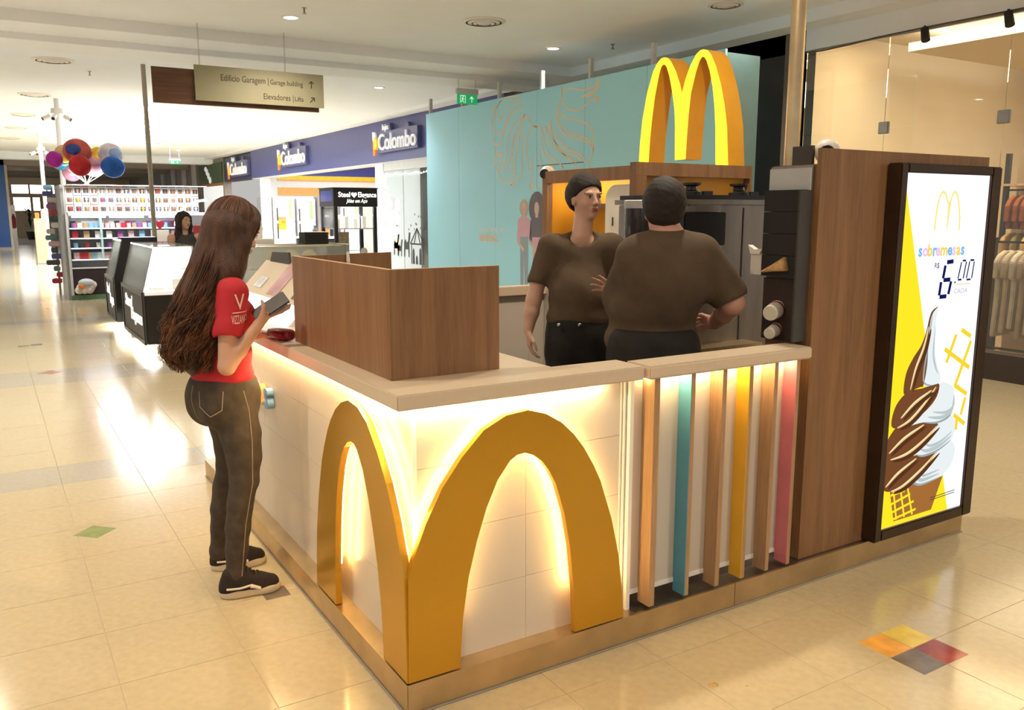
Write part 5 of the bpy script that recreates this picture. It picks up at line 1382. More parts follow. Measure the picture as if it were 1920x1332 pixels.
# white bags and plaster pieces on the counter behind
b = MB(); b.prism([(1.70, 1.361), (1.86, 1.361), (1.90, 1.50), (1.80, 1.56), (1.68, 1.52)], 'y', 8.4, 8.52); tag(b.build('paper_bag', M['plastic_white'], bevel=.01), 'crumpled white bag standing on the island cupboard', 'bag')
b = MB(); b.box(1.62, 2.0, 8.3, 8.6, 0, 1.36); tag(b.build('island_cupboard', M['plastic_white'], bevel=.01), 'white cupboard inside the jewellery island', 'cupboard')
b = MB(); b.box(2.0, 2.75, 9.3, 9.9, 0, .95); b.box(1.98, 2.78, 9.28, 9.92, .95, 1.0); tag(b.build('island_desk', M['black']), 'black desk inside the jewellery island', 'desk')

# tall thin posts
def post(x, y, r, m_, lab, cams=None, z1=CZ):
    t = thing('ceiling_post', lab, 'post', (x, y, 0))
    b = MB(); b.tube([(x, y, 0.011), (x, y, z1)], r, 14); smooth_by_angle(b.build('tube', m_, t), 60)
    b = MB(); b.lathe([(r * 1.9, 0), (r * 1.9, .01)], (x, y, 0), 14); b.build('foot', m_, t)
    if cams:
        b = MB(); b.lathe([(.12, cams - .05), (.12, cams + .05)], (x, y, 0), 12); b.build('camera_ring', M['plastic_white'], t)
        for k, a_ in enumerate((200, 320, 250)):
            d = Vector((cos(radians(a_)), sin(radians(a_)), -.5)); c_ = Vector((x, y, cams - .03)) + d * .16
            b = MB(); b.tube([c_, c_ + d * .14], .045, 10); cm = b.build('camera_body', M['plastic_white'], t)
            b = MB(); b.tube([c_ + d * .141, c_ + d * .146], .034, 10); b.build('camera_lens', M['black'], cm)
    return t
post(1.27, 12.6, .036, mat('post_tan', (.36, .31, .24), rough=.4, metal=.3), 'thin tan post rising past the toy boxes')
post(.39, 18.0, .05, M['white'], 'white post with camera cluster behind the balloons', 3.75)
post(.52, 27.2, .055, M['white'], 'farther white post with camera cluster beside the balloons', 3.55)

# ================================================================== toy stall
ts = thing('toy_stall', 'tall lit toy stall shelving with rows of boxed figures on top', 'stall', (1.5, 16.5, 0))
SX0, SX1, SY = .28, 3.2, 16.0
white_sh = mat('shelf_white', (.80, .80, .82), rough=.4)
b = MB(); b.box(SX0 - .05, SX1, SY + .01, SY + .9, 0, .09); b.build('green_plinth', mat('stall_green', (.12, .22, .12), rough=.6), ts)
b = MB(); b.box(SX0 - .05, SX0 - .005, SY, SY + .9, .091, 1.66); b.build('end_panel', M['ltgrey'], ts)
b = MB(); b.box(SX0 - .1, SX0 - .051, SY + .05, SY + 1.3, 0, 2.2); b.build('side_board', M['grey'], ts)
b = MB(); b.box(SX0, SX1, SY + .55, SY + .6, .091, 1.66); b.build('back_panel', white_sh, ts)
for z in (.60, .76, .98, 1.17, 1.36):
    b = MB(); b.box(SX0, SX1, SY + .02, SY + .549, z, z + .022); s_ = b.build('shelf', white_sh, ts)
    if z > .7:
        b = MB(); b.box(SX0 + .02, SX1, SY + .012, SY + .019, z + .004, z + .018); b.build('shelf_light', glow('shelf_led', (.95, .97, 1.0), 2.2), s_)
b = MB(); b.box(SX0, SX1, SY - .02, SY + .6, 1.62, 1.68); b.build('header', white_sh, ts)
for x0, x1 in ((SX0 + .06, .93), (1.0, 1.62), (1.72, 2.2)):
    b = MB(); b.box(x0, x1, SY + .0, SY + .05, 1.58, 1.618); b.build('header_light', glow('header_led', (1, .98, 1.0), 5), ts)
b = MB(); b.box(SX0, SX1, SY + .03, SY + .54, .091, .599); b.build('dark_recess_back', mat('plum_recess', (.03, .015, .02), rough=.6), ts)
b = MB(); b.box(.82, .86, SY + .02, SY + .54, .76, 1.6); b.build('divider', mat('aqua', (.45, .66, .68), rough=.4), ts)
lamp('stall_fill', 'AREA', (1.5, 15.4, 2.3), 30, (1, .98, .98), 2.4, .1, rot=(radians(60), 0, 0), parent=ts)  # added fill without a fixture, brightens the boxed figures from the front
# boxed figures, three rows
boxm = mat('toy_box', (.72, .70, .68), rough=.5, var=.05)
bx_me = MB().box(-.066, .066, 0, .10, 0, .168).mesh('toy_box', [boxm])
wins = [MB().box(-.048, .048, -.002, -.0005, .022, .112).mesh('toy_window', [mat('toy_win_%d' % i, c_, rough=.2)]) for i, c_ in enumerate([(.10, .07, .06), (.16, .13, .12), (.09, .12, .20), (.20, .10, .06), (.24, .22, .20)])]
heads = []
for i, c_ in enumerate([(.50, .28, .14), (.68, .45, .05), (.30, .16, .09), (.55, .50, .46), (.45, .06, .05), (.12, .10, .10), (.60, .42, .34)]):
    h_ = MB(); h_.ball((0, -.012, .078), (.028, .010, .026), 10, 6); h_.ball((0, -.010, .042), (.018, .008, .020), 8, 5)
    heads.append(h_.mesh('toy_figure', [mat('toy_col_%d' % i, c_, rough=.5)]))
strip_me = [MB().box(-.062, .062, -.0018, -.0004, .138, .158).mesh('toy_logo', [mat('toy_logo_%d' % i, c_, rough=.5)]) for i, c_ in enumerate([(.35, .25, .22), (.5, .12, .08), (.12, .15, .35), (.62, .60, .58)])]
rr = random.Random(3)
for r_ in range(3):
    for k in range(17):
        x, z = SX0 + .045 + k * .1435, 1.681 + r_ * .172
        t = thing('boxed_figure', 'boxed vinyl figure, %s in the %s row of the toy stall' % (ORD[k], ('lowest', 'middle', 'top')[r_]), 'toy', (x, SY + .02, z), '%s row of boxed figures' % ('lowest', 'middle', 'top')[r_])
        link('box', bx_me, None, t, (x, SY + .02, z))
        link('window', rr.choice(wins), None, t, (x + .008, SY + .02, z)); link('figure', rr.choice(heads), None, t, (x + .008, SY + .02, z)); link('print_strip', rr.choice(strip_me), None, t, (x, SY + .02, z))
# mugs, packs and plush on the shelves
def lath_mesh(prof, m_, n=12):
    b = MB(); b.lathe(prof, (0, 0, 0), n); return b.mesh('mug', [m_])
mcols = [mat('mug_%d' % i, c_, rough=.3) for i, c_ in enumerate([(.42, .03, .05), (.20, .42, .62), (.75, .73, .70), (.05, .05, .06), (.45, .30, .16), (.28, .10, .30), (.60, .40, .42)])]
mugs = [lath_mesh([(.036, 0), (.04, .005), (.04, .095), (.036, .095), (.034, .02)], m_) for m_ in mcols]
packs = [MB().box(-.05, .05, -.04, .04, 0, .13).mesh('pack', [m_]) for m_ in mcols]
plab = {1.382: ('mug', 'small mug on the upper shelf of the toy stall', 'mugs on the toy stall', mugs), 1.192: ('small_pack', 'small pack on the middle shelf of the toy stall', 'packs on the toy stall', packs),
        1.002: ('trinket', 'little trinket on the third shelf of the toy stall', 'trinkets on the toy stall', mugs), .782: ('wallet_pack', 'flat pack on the low shelf of the toy stall', 'flat packs on the toy stall', packs)}
for z, (nm, lb, gr, pool) in plab.items():
    for k in range(20):
        if z > 1.3:
            for row in range(1):
                o = link(nm, rr.choice(pool), None, None, (SX0 + .09 + k * .098, SY + .10, z + .001)); tag(o, '%s, %s from the end panel' % (lb, ORD[k]), 'mug', gr)
                o = link('poster_card', rr.choice(packs), None, None, (SX0 + .09 + k * .098, SY + .30, z + .002)); tag(o, 'colourful card behind the %s mug of the toy stall' % ORD[k], 'card', 'cards behind the mugs')
        elif k % 2 == 0 or z < 1.0:
            o = link(nm, rr.choice(pool), None, None, (SX0 + .10 + k * .10 * (1 if z > .9 else .8), SY + .12, z + .001)); tag(o, '%s, %s from the end' % (lb, ORD[k]), nm.split('_')[-1], gr)
pb = thing('plush_bag', 'clear bag of pale plush toys in the dark recess of the toy stall', 'bag', (.5, 15.9, .09))
b = MB(); rr2 = random.Random(4); b.smooth = True
for k in range(9): b.ball((.36 + .03 * k, 15.94 + .01 * (k % 3), .19 + .05 * (k % 3)), (.08, .07, .075), 10, 7)
b.build('plush', mat('plush_cream', (.62, .55, .48), rough=.9, var=.3, scale=14), pb)
b = MB(); b.ball((.40, 15.89, .27), (.06, .05, .05), 10, 7); b.build('orange_plush', mat('plush_orange', (.70, .22, .05), rough=.9), pb)
b = MB(); b.smooth = True; b.ball((.49, 15.93, .34), (.14, .09, .075), 14, 8); b.build('bag_top', mat('plush_grey', (.55, .58, .62), rough=.5), pb)
# arched white light frame and red heart box
ah = thing('arched_light', 'white arched light frame over the red counter of the toy stall', 'light', (2.5, 15.6, 1.3))
b = MB(); b.tube([(2.75 + .62 * cos(a_), 15.55, 1.42 + .50 * sin(a_)) for a_ in [radians(180 - 6 * k) for k in range(16)]], .022, 8); b.build('tube_light', glow('arch_led', (1, .97, .95), 4), ah)
b = MB(); b.box(2.2, 3.2, 15.56, 15.9, 0, 1.05); b.build('counter', M['plastic_white'], ah)
b = MB(); b.box(2.45, 2.75, 15.5, 15.55, 1.15, 1.42); b.build('red_panel', mat('stall_red', (.42, .04, .05), rough=.5), ah)
hb = MB(); hb.prism([(1.76, 1.49), (1.80, 1.52), (1.85, 1.50), (1.90, 1.52), (1.96, 1.46), (1.86, 1.34)], 'y', 15.7, 15.76); tag(hb.build('heart_box', mat('heart_red', (.40, .02, .05), rough=.4)), 'dark red heart-shaped box beside the seller', 'box')
# display foot for it
b = MB(); b.box(1.70, 2.02, 15.66, 15.8, 0, 1.335); tag(b.build('white_pedestal', M['plastic_white']), 'white pedestal under the red heart-shaped box', 'pedestal')

# foil balloons tied above the stall
foil = lambda i, c_: mat('foil_%d' % i, c_, rough=.16, metal=.35, var=.35, scale=5)
bal = [((.50, 15.62, 2.80), .25, (.55, .10, .08), 'red and navy foil balloon at the top of the bunch'), ((.30, 15.90, 2.76), .17, (.55, .36, .18), 'tan foil balloon at the upper edge of the bunch'),
       ((.09, 15.35, 2.63), .14, (.45, .02, .36), 'magenta foil balloon sticking out of the bunch'), ((.24, 15.90, 2.64), .19, (.04, .30, .46), 'turquoise foil balloon with yellow rim'),
       ((.50, 15.35, 2.53), .19, (.50, .02, .03), 'plain red foil balloon in the middle of the bunch'), ((.74, 15.62, 2.53), .18, (.66, .34, .42), 'pale pink foil balloon in the middle of the bunch'),
       ((1.05, 15.35, 2.52), .21, (.02, .12, .50), 'bright blue foil balloon at the bunch edge'), ((1.06, 15.62, 2.76), .22, (.72, .66, .76), 'white and lilac foil balloon'),
       ((.88, 15.90, 2.75), .16, (.72, .58, .04), 'yellow foil balloon behind the white and lilac one'), ((.40, 15.90, 2.42), .17, (.50, .25, .32), 'dull pink foil balloon at the bottom of the bunch')]
KN = Vector((.62, 15.75, 2.215))
for i, (c_, r, col_, lb) in enumerate(bal):
    t = thing('foil_balloon', lb, 'balloon', c_, 'foil balloons above the toy stall')
    b = MB(); b.smooth = True; n_ = 22
    c = Vector(c_); dn = (KN - c).normalized()
    vs, fs, m_ = [], [], 10
    b.ball(c, (r, r * .45, r * (.95 + .05 * (i % 3))), n_, 12)
    bo = b.build('envelope', foil(i, col_), t)
    for v in bo.data.vertices:                 # crimped foil seam
        d = Vector(v.co) - c; a_ = atan2(d.z, d.x)
        k_ = max(0, 1 - abs(d.y) / (r * .25)); v.co = c + d * (1 + .02 * k_ * sin(a_ * 22))
    if i in (0, 3, 7):
        p = MB(); p.smooth = True; p.ball(c + Vector((.04 * (1 if i else -1), -r * .10, .02)), (r * .72, r * .40, r * .60), 16, 10)
        p.build('print_patch', foil(20 + i, {0: (.04, .07, .30), 3: (.72, .58, .05), 7: (.30, .42, .70)}[i]), t)
    s_ = MB(); s_.tube([c + dn * r * .8, c.lerp(KN, .6) + Vector((.01, 0, 0)), KN], .006, 5); s_.build('string', M['plastic_white'], t)
bw_ = MB(); bw_.box(.58, .66, 15.7, 15.8, 2.199, 2.215); tag(bw_.build('balloon_weight', M['plastic_white']), 'small white weight tying the balloon strings', 'weight')
bw_ = MB(); bw_.box(SX0, 2.8, 15.69, 15.99, 2.19, 2.198); b_ = bw_.build('top_board', white_sh, ts)

# things beyond the stall
ws = thing('beech_stand', 'plain pale wood stand in the far corridor', 'stand', (.45, 29.2, 0))
b = MB(); b.box(.26, .68, 29.0, 29.5, .06, 1.475); b.build('body', M['beech'], ws)
b = MB(); b.box(.24, .70, 28.98, 29.5, 0, .06); b.build('plinth', M['grey'], ws)
b = MB(); b.box(.30, .42, 29.1, 29.2, 1.476, 1.66); b.box(.31, .41, 29.09, 29.1, 1.5, 1.6); tag(b.build('orange_carton', orange_l), 'orange carton on the pale wood stand', 'carton')
b = MB(); b.lathe([(.07, 0), (.07, .2), (.04, .25), (.04, .3)], (.54, 29.2, 1.476), 12); tag(b.build('white_figurine', M['plastic_white']), 'white figurine on the pale wood stand', 'figurine')
gk = thing('goods_rack', 'cluttered rack of hanging goods at the end of the toy stall', 'rack', (.12, 17.4, 0))
b = MB(); b.box(.10, .14, 17.3, 17.34, 0, 2.2); b.build('pole', M['grey'], gk)
rr3 = random.Random(9)
for k in range(16):
    z = .25 + k * .125; b = MB(); w = rr3.uniform(.06, .13); x = .08 + rr3.uniform(-.06, .08)
    b.box(x - w, x + w, 17.2, 17.29, z, z + .10); b.build('hanging_pack', pc[k % 5] if k % 3 else mcols[k % 7], gk, bevel=.015)
pt_ = thing('potted_palm', 'dark leafy plant before the bright far windows', 'plant', (1.3, 58, 0))
b = MB(); b.lathe([(.2, 0), (.3, .5)], (1.3, 58, 0), 12); b.build('pot', M['char'], pt_)
leafm = mat('leaf_dark', (.03, .05, .02), rough=.6); 
for k in range(14):
    a_, e_ = rr3.uniform(0, 2 * pi), rr3.uniform(.3, 1.2); L_ = rr3.uniform(.6, 1.1); b = MB()
    p0 = Vector((1.3, 58, .5 + 1.1 * rr3.random())); d = Vector((cos(a_) * cos(e_), sin(a_) * cos(e_), sin(e_)))
    s_ = d.cross(Vector((0, 0, 1))).normalized() * .10
    b.add([p0, p0 + d * L_ * .5 + s_, p0 + d * L_ * .5 - s_, p0 + d * L_ + Vector((0, 0, -.2))], [(0, 1, 2), (1, 3, 2)]); b.build('leaf', leafm, pt_)
b = MB(); b.box(.9, 1.2, 44, 44.3, 0, 1.2); b.box(.95, 1.15, 44, 44.2, 1.2, 1.5); tag(b.build('dark_stand', M['char']), 'dark kiosk stand far down the corridor', 'stand')
fe = MB(); fe.lathe([(.09, 0), (.09, .5), (.04, .6), (.04, .68)], (.12, 46.012, .9), 12); tag(fe.build('fire_extinguisher', mat('ext_red', (.35, .02, .02), rough=.3)), 'red fire extinguisher by the blue column', 'extinguisher')
b = MB(); b.box(.0, .22, 46.1, 46.2, 0, 2.0); tag(b.build('service_board', M['steel_dark']), 'dark board behind the red fire extinguisher', 'board')
# ================================================================== people: smooth signed-distance bodies
class Body:
    def __init__(s):
        s.p = []
    def cone(s, a, b, ra, rb, k=.025, sq=None, op='add'):
        s.p.append(('c', np.array(a, float), np.array(b, float), ra, rb, k, sq, op)); return s
    def ell(s, c, r, ax=None, k=.025, op='add'):
        A = np.eye(3) if ax is None else np.array([np.array(v, float) / np.linalg.norm(v) for v in ax])
        s.p.append(('e', np.array(c, float), np.array(r, float), A, None, k, None, op)); return s
    def chain(s, pts, rs, k=.02, sq=None):
        for i in range(len(pts) - 1):
            s.cone(pts[i], pts[i + 1], rs[i], rs[i + 1], k, sq)
        return s
    def box_of(s, q):
        if q[0] == 'c':
            r = max(q[3], q[4]) * (q[6][1] if q[6] and q[6][1] > 1 else 1)
            return np.minimum(q[1], q[2]) - r, np.maximum(q[1], q[2]) + r
        e = np.abs(q[3].T) @ q[2]
        return q[1] - e, q[1] + e
    def mesh(s, name, res, m_, wrinkle=0.0, wscale=30.0, cut=None, seed=0):
        adds = [q for q in s.p if q[7] == 'add']
        lo = np.min([s.box_of(q)[0] for q in adds], axis=0) - .03
        hi = np.max([s.box_of(q)[1] for q in adds], axis=0) + .03
        n = np.ceil((hi - lo) / res).astype(int) + 1
        D = np.full(n, 9.0, np.float32)
        ax = [lo[i] + res * np.arange(n[i]) for i in range(3)]
        for q in s.p:
            b0, b1 = s.box_of(q)
            pad = .03 + q[5] * 1.6
            i0 = np.clip(np.floor((b0 - pad - lo) / res).astype(int), 0, n)
            i1 = np.clip(np.ceil((b1 + pad - lo) / res).astype(int) + 1, 0, n)
            if np.any(i1 <= i0): continue
            sl = tuple(slice(i0[i], i1[i]) for i in range(3))
            X, Y, Z = np.meshgrid(*[ax[i][i0[i]:i1[i]] for i in range(3)], indexing='ij')
            if q[0] == 'c':
                a, b = q[1], q[2]
                px, py, pz = X - a[0], Y - a[1], Z - a[2]
                ba = b - a; L2 = max(ba @ ba, 1e-9)
                t = np.clip((px * ba[0] + py * ba[1] + pz * ba[2]) / L2, 0, 1)
                dx, dy, dz = px - t * ba[0], py - t * ba[1], pz - t * ba[2]
                if q[6] is not None:
                    v = np.array(q[6][0], float); v = v / np.linalg.norm(v); g = (1 / q[6][1] - 1)
                    w = (dx * v[0] + dy * v[1] + dz * v[2]) * g
                    dx, dy, dz = dx + w * v[0], dy + w * v[1], dz + w * v[2]
                d = np.sqrt(dx * dx + dy * dy + dz * dz) - (q[3] + (q[4] - q[3]) * t)
            else:
                c, r, A = q[1], q[2], q[3]
                px, py, pz = X - c[0], Y - c[1], Z - c[2]
                u = [(px * A[i][0] + py * A[i][1] + pz * A[i][2]) for i in range(3)]
                k0 = np.sqrt(sum((u[i] / r[i]) ** 2 for i in range(3)))
                k1 = np.sqrt(sum((u[i] / r[i] ** 2) ** 2 for i in range(3)))
                d = k0 * (k0 - 1) / np.maximum(k1, 1e-6)
            cur = D[sl]; k = q[5]
            if q[7] == 'add':
                h = np.clip(.5 + .5 * (cur - d) / k, 0, 1)
                D[sl] = (cur * (1 - h) + d * h - k * h * (1 - h)).astype(np.float32)
            else:
                d = -d
                h = np.clip(.5 - .5 * (cur - d) / k, 0, 1)
                D[sl] = (cur * (1 - h) + d * h + k * h * (1 - h)).astype(np.float32)
        if wrinkle or cut:
            X, Y, Z = np.meshgrid(*ax, indexing='ij', sparse=True)
            if wrinkle:
                rg = np.random.RandomState(seed)
                W = 0
                for j in range(5):
                    kx, ky, kz = rg.uniform(-1, 1, 3) * wscale * (1 + .5 * j)
                    W = W + np.sin(kx * X + ky * Y + kz * 1.3 * Z + rg.uniform(0, 6)) / (1 + .6 * j)
                D = D + (wrinkle * W).astype(np.float32)
            if cut:
                for (nx, ny, nz, off) in cut:      # keep the side where n.p < off
                    D = np.maximum(D, (X * nx + Y * ny + Z * nz - off).astype(np.float32))
        D[0], D[-1], D[:, 0], D[:, -1], D[:, :, 0], D[:, :, -1] = [.05] * 6
        # surface nets
        ins = D < 0
        cnt = sum(ins[a:n[0] - 1 + a, b:n[1] - 1 + b, c:n[2] - 1 + c].astype(np.int8) for a in (0, 1) for b in (0, 1) for c in (0, 1))
        act = (cnt > 0) & (cnt < 8)
        I, J, K = np.nonzero(act)
        idx = np.full(act.shape, -1, np.int64); idx[I, J, K] = np.arange(len(I))
        acc = np.zeros((len(I), 3)); num = np.zeros(len(I))
        cor = [(a, b, c) for a in (0, 1) for b in (0, 1) for c in (0, 1)]
        for p_ in cor:
            for e in range(3):
                if p_[e]: continue
                q_ = list(p_); q_[e] = 1
                va, vb = D[I + p_[0], J + p_[1], K + p_[2]], D[I + q_[0], J + q_[1], K + q_[2]]
                x_ = (va < 0) != (vb < 0)
                t = np.where(x_, va / np.where(x_, va - vb, 1), 0)
                P_ = np.array(p_, float)[None, :].repeat(len(I), 0); P_[:, e] += t
                acc += P_ * x_[:, None]; num += x_
        V = lo + res * (np.stack([I, J, K], 1) + acc / num[:, None])
        F = []
        for e in range(3):
            o1, o2 = (e + 1) % 3, (e + 2) % 3
            sh = [slice(1, n[i] - 1) for i in range(3)]; sh2 = list(sh)
            sh[e] = slice(0, n[e] - 1); sh2[e] = slice(1, n[e])
            a, b = ins[tuple(sh)], ins[tuple(sh2)]
            ch = np.argwhere(a != b)
            if len(ch) == 0: continue
            base = ch.copy(); base[:, o1] += 1; base[:, o2] += 1     # grid index of the edge start
            if True:
                g = base
            sgn = a[tuple(ch.T)]
            def cell(d1, d2):
                h = g.copy(); h[:, o1] -= d1; h[:, o2] -= d2
                return idx[h[:, 0], h[:, 1], h[:, 2]]
            Q = np.stack([cell(0, 0), cell(1, 0), cell(1, 1), cell(0, 1)], 1)
            Q[~sgn] = Q[~sgn][:, ::-1]
            F.append(Q)
        F = np.concatenate(F)
        F = F[(F >= 0).all(1)]
        # one light relaxation pass
        for _ in range(2):
            S_ = np.zeros_like(V); C_ = np.zeros(len(V))
            for a_, b_ in ((0, 1), (1, 2), (2, 3), (3, 0)):
                np.add.at(S_, F[:, a_], V[F[:, b_]]); np.add.at(C_, F[:, a_], 1)
            V = V * .5 + .5 * S_ / np.maximum(C_, 1)[:, None]
        me = bpy.data.meshes.new(name)
        me.vertices.add(len(V)); me.vertices.foreach_set('co', V.astype(np.float32).ravel())
        me.loops.add(F.size); me.loops.foreach_set('vertex_index', F.astype(np.int32).ravel())
        me.polygons.add(len(F)); me.polygons.foreach_set('loop_start', np.arange(0, F.size, 4, dtype=np.int32))
        me.update(calc_edges=True); me.validate()
        me.polygons.foreach_set('use_smooth', np.ones(len(me.polygons), bool))
        me.materials.append(m_)
        bm = bmesh.new(); bm.from_mesh(me); bmesh.ops.recalc_face_normals(bm, faces=bm.faces); bm.to_mesh(me); bm.free()
        return me

def unit(v):
    v = np.array(v, float); return v / np.linalg.norm(v)

def head_sdf(B, H, f, u, scale=1.0):
    """skull, face, ears into B; returns frame function"""
    f = unit(f); u = unit(np.array(u) - f * np.dot(u, f)); r = np.cross(f, u)
    P = lambda a, b, c: np.array(H) + scale * (a * f + b * r + c * u)
    ax = (r, f, u); q = scale
    B.ell(P(-.012, 0, .028), (.074 * q, .093 * q, .088 * q), ax, .02)
    B.ell(P(.022, 0, -.035), (.056 * q, .066 * q, .078 * q), ax, .035)
    B.ell(P(.062, 0, -.095), (.020 * q, .018 * q, .016 * q), ax, .022)
    for s_ in (-1, 1):
        B.ell(P(.052, s_ * .036, -.028), (.022 * q, .022 * q, .022 * q), ax, .02)
        B.ell(P(-.008, s_ * .075, -.008), (.010 * q, .020 * q, .031 * q), ax, .008)
        B.ell(P(.095, s_ * .031, .006), (.016 * q, .013 * q, .010 * q), ax, .012, 'sub')
        B.ell(P(.082, s_ * .031, .025), (.024 * q, .012 * q, .008 * q), ax, .012)
        B.ell(P(.098, s_ * .011, -.033), (.009 * q, .010 * q, .008 * q), ax, .006)
    B.cone(P(.085, 0, .012), P(.106, 0, -.028), .008 * q, .011 * q, .010)
    B.ell(P(.086, 0, -.058), (.022 * q, .011 * q, .008 * q), ax, .007)
    B.ell(P(.083, 0, -.068), (.019 * q, .011 * q, .008 * q), ax, .007)
    return P, (r, f, u)

def face_bits(par, P, ax, q=1.0, lipc=(.36, .10, .09)):
    r, f, u = ax
    ew = mat('eye_white', (.62, .58, .55), rough=.2, var=0); ir = mat('iris', (.03, .02, .015), rough=.1, var=0); br = mat('brow', (.045, .026, .016), rough=.8)
    lp = mat('lips', lipc, rough=.4)
    for s_ in (-1, 1):
        B = Body().ell(P(.079, s_ * .031, .005), (.0125 * q, .011 * q, .0075 * q), ax, .002)
        e_ = link('eye', B.mesh('eye', .0016, ew), None, par)
        B = Body().ell(P(.0885, s_ * .031, .005), (.0058 * q, .0028 * q, .0058 * q), ax, .001)
        link('iris', B.mesh('iris', .0012, ir), None, e_)
        B = Body()
        B.chain([P(.086, s_ * .014, .023), P(.085, s_ * .031, .029), P(.064, s_ * .050, .023)], [.0038 * q, .0038 * q, .0022 * q], .003)
        link('eyebrow', B.mesh('eyebrow', .0018, br), None, par)
        B = Body(); B.chain([P(.0885, s_ * .019, .008), P(.0905, s_ * .031, .0135), P(.084, s_ * .044, .008)], [.0016 * q] * 3, .002)
        link('eyelid', B.mesh('eyelid', .0012, br), None, par)
    B = Body(); B.ell(P(.0905, 0, -.058), (.0215 * q, .0085 * q, .0058 * q), ax, .004); B.ell(P(.0875, 0, -.067), (.0175 * q, .0090 * q, .0062 * q), ax, .003)
    link('lips', B.mesh('lips', .0018, lp), None, par)

def hand_sdf(B, w, d, n, t, curl=(25, 35, 25), spread=8, size=1.0, thumb=(.5, 30), side=1):
    """w wrist, d finger direction, n palm normal (towards the palm side), t thumb side"""
    d, n = unit(d), np.array(n, float); n = unit(n - d * np.dot(n, d)); t = np.array(t, float); t = unit(t - d * np.dot(t, d) - n * np.dot(t, n))
    w = np.array(w, float); S_ = size
    for i, o in enumerate((-.026, -.009, .009, .026)):
        B.cone(w + d * .012 * S_ + t * o * .7 * S_, w + d * .082 * S_ + t * o * S_, .014 * S_, .0105 * S_, .012)
    lens = {-.026: (.030, .020, .018), -.009: (.040, .026, .020), .009: (.044, .028, .021), .026: (.038, .024, .019)}
    for i, o in enumerate((-.026, -.009, .009, .026)):
        p = w + d * .085 * S_ + t * o * S_
        ang = 0; sp = radians(spread) * o / .026
        for j, l in enumerate(lens[o]):
            ang += radians(curl[j] if not isinstance(curl[0], (tuple, list)) else curl[i][j])
            v = unit(d * cos(ang) + n * sin(ang)); v = unit(v + t * sin(sp))
            q = p + v * l * S_
            B.cone(p, q, (.0088 - .0009 * j) * S_, (.0080 - .0011 * j) * S_, .004)
            p = q
    p = w + d * .025 * S_ + t * .026 * S_ + n * .004
    v = unit(d * .65 + t * thumb[0] + n * .25)
    q = p + v * .042 * S_; B.cone(p, q, .015 * S_, .0105 * S_, .012)
    v2 = unit(d * .9 + t * (thumb[0] - .45) + n * .25); q2 = q + v2 * .030 * S_; B.cone(q, q2, .0105 * S_, .0092 * S_, .006)
    q3 = q2 + unit(v2 + d * .3) * .024 * S_; B.cone(q2, q3, .0092 * S_, .0070 * S_, .005)
    return B

SKIN = mat('skin', (.56, .33, .235), rough=.5, var=.05, scale=14, bump=.03, bscale=300, sub=.08)
SKIN2 = mat('skin_flushed', (.55, .29, .21), rough=.5, var=.06, scale=14, bump=.03, bscale=300, sub=.08)
SKIN3 = mat('skin_tan', (.46, .26, .17), rough=.5, var=.05, scale=14, sub=.08)

# ---------------------------------------------------------------- customer at the counter
gf = unit((cos(radians(14)), sin(radians(14)), 0)); gs = np.array([gf[1], -gf[0], 0])
GO = np.array([-.235, 1.415, 0.0])
g = lambda a, b, z: GO + gf * a + gs * b + np.array([0, 0, z])
girl = thing('person', 'customer with long wavy brown hair, red top and jeans holding a phone', 'person', tuple(GO))
B = Body()
hf = unit((cos(radians(20)) * .95, sin(radians(20)) * .95, -.34))
HG = np.array([-.150, 1.405, 1.612])
PG, gax = head_sdf(B, HG, hf, (0, 0, 1), 1.02)
B.cone(g(-.01, 0, 1.36), HG + np.array([-.02, 0, -.05]), .052, .047, .03)
# trunk inside the top
B.ell(g(0, 0, 1.25), (.13, .08, .15), (gs, gf, (0, 0, 1)), .04); B.ell(g(0, 0, 1.05), (.11, .07, .14), (gs, gf, (0, 0, 1)), .04); B.ell(g(0, 0, .90), (.11, .07, .10), (gs, gf, (0, 0, 1)), .04)
shR, elR, wrR = np.array([-.222, 1.250, 1.352]), np.array([-.262, 1.205, 1.050]), np.array([-.128, 1.183, 1.222])
shL, elL, wrL = g(-.01, -.17, 1.352), np.array([-.20, 1.64, 1.10]), np.array([-.052, 1.490, 1.140])
B.cone(g(0, .05, 1.35), shR, .04, .036, .02); B.cone(g(0, -.05, 1.35), shL, .04, .036, .02)
B.chain([shR, shR * .5 + elR * .5, elR], [.036, .042, .036], .012)
B.chain([elR, elR * .6 + wrR * .4, wrR], [.036, .033, .0215], .012)
B.chain([shL, shL * .5 + elL * .5, elL], [.036, .042, .036], .02); B.chain([elL, elL * .6 + wrL * .4, wrL], [.036, .035, .024], .02)
PD = unit((.172, -.036, .110))                      # long axis of the phone
PHC = np.array([-.072, 1.180, 1.296])
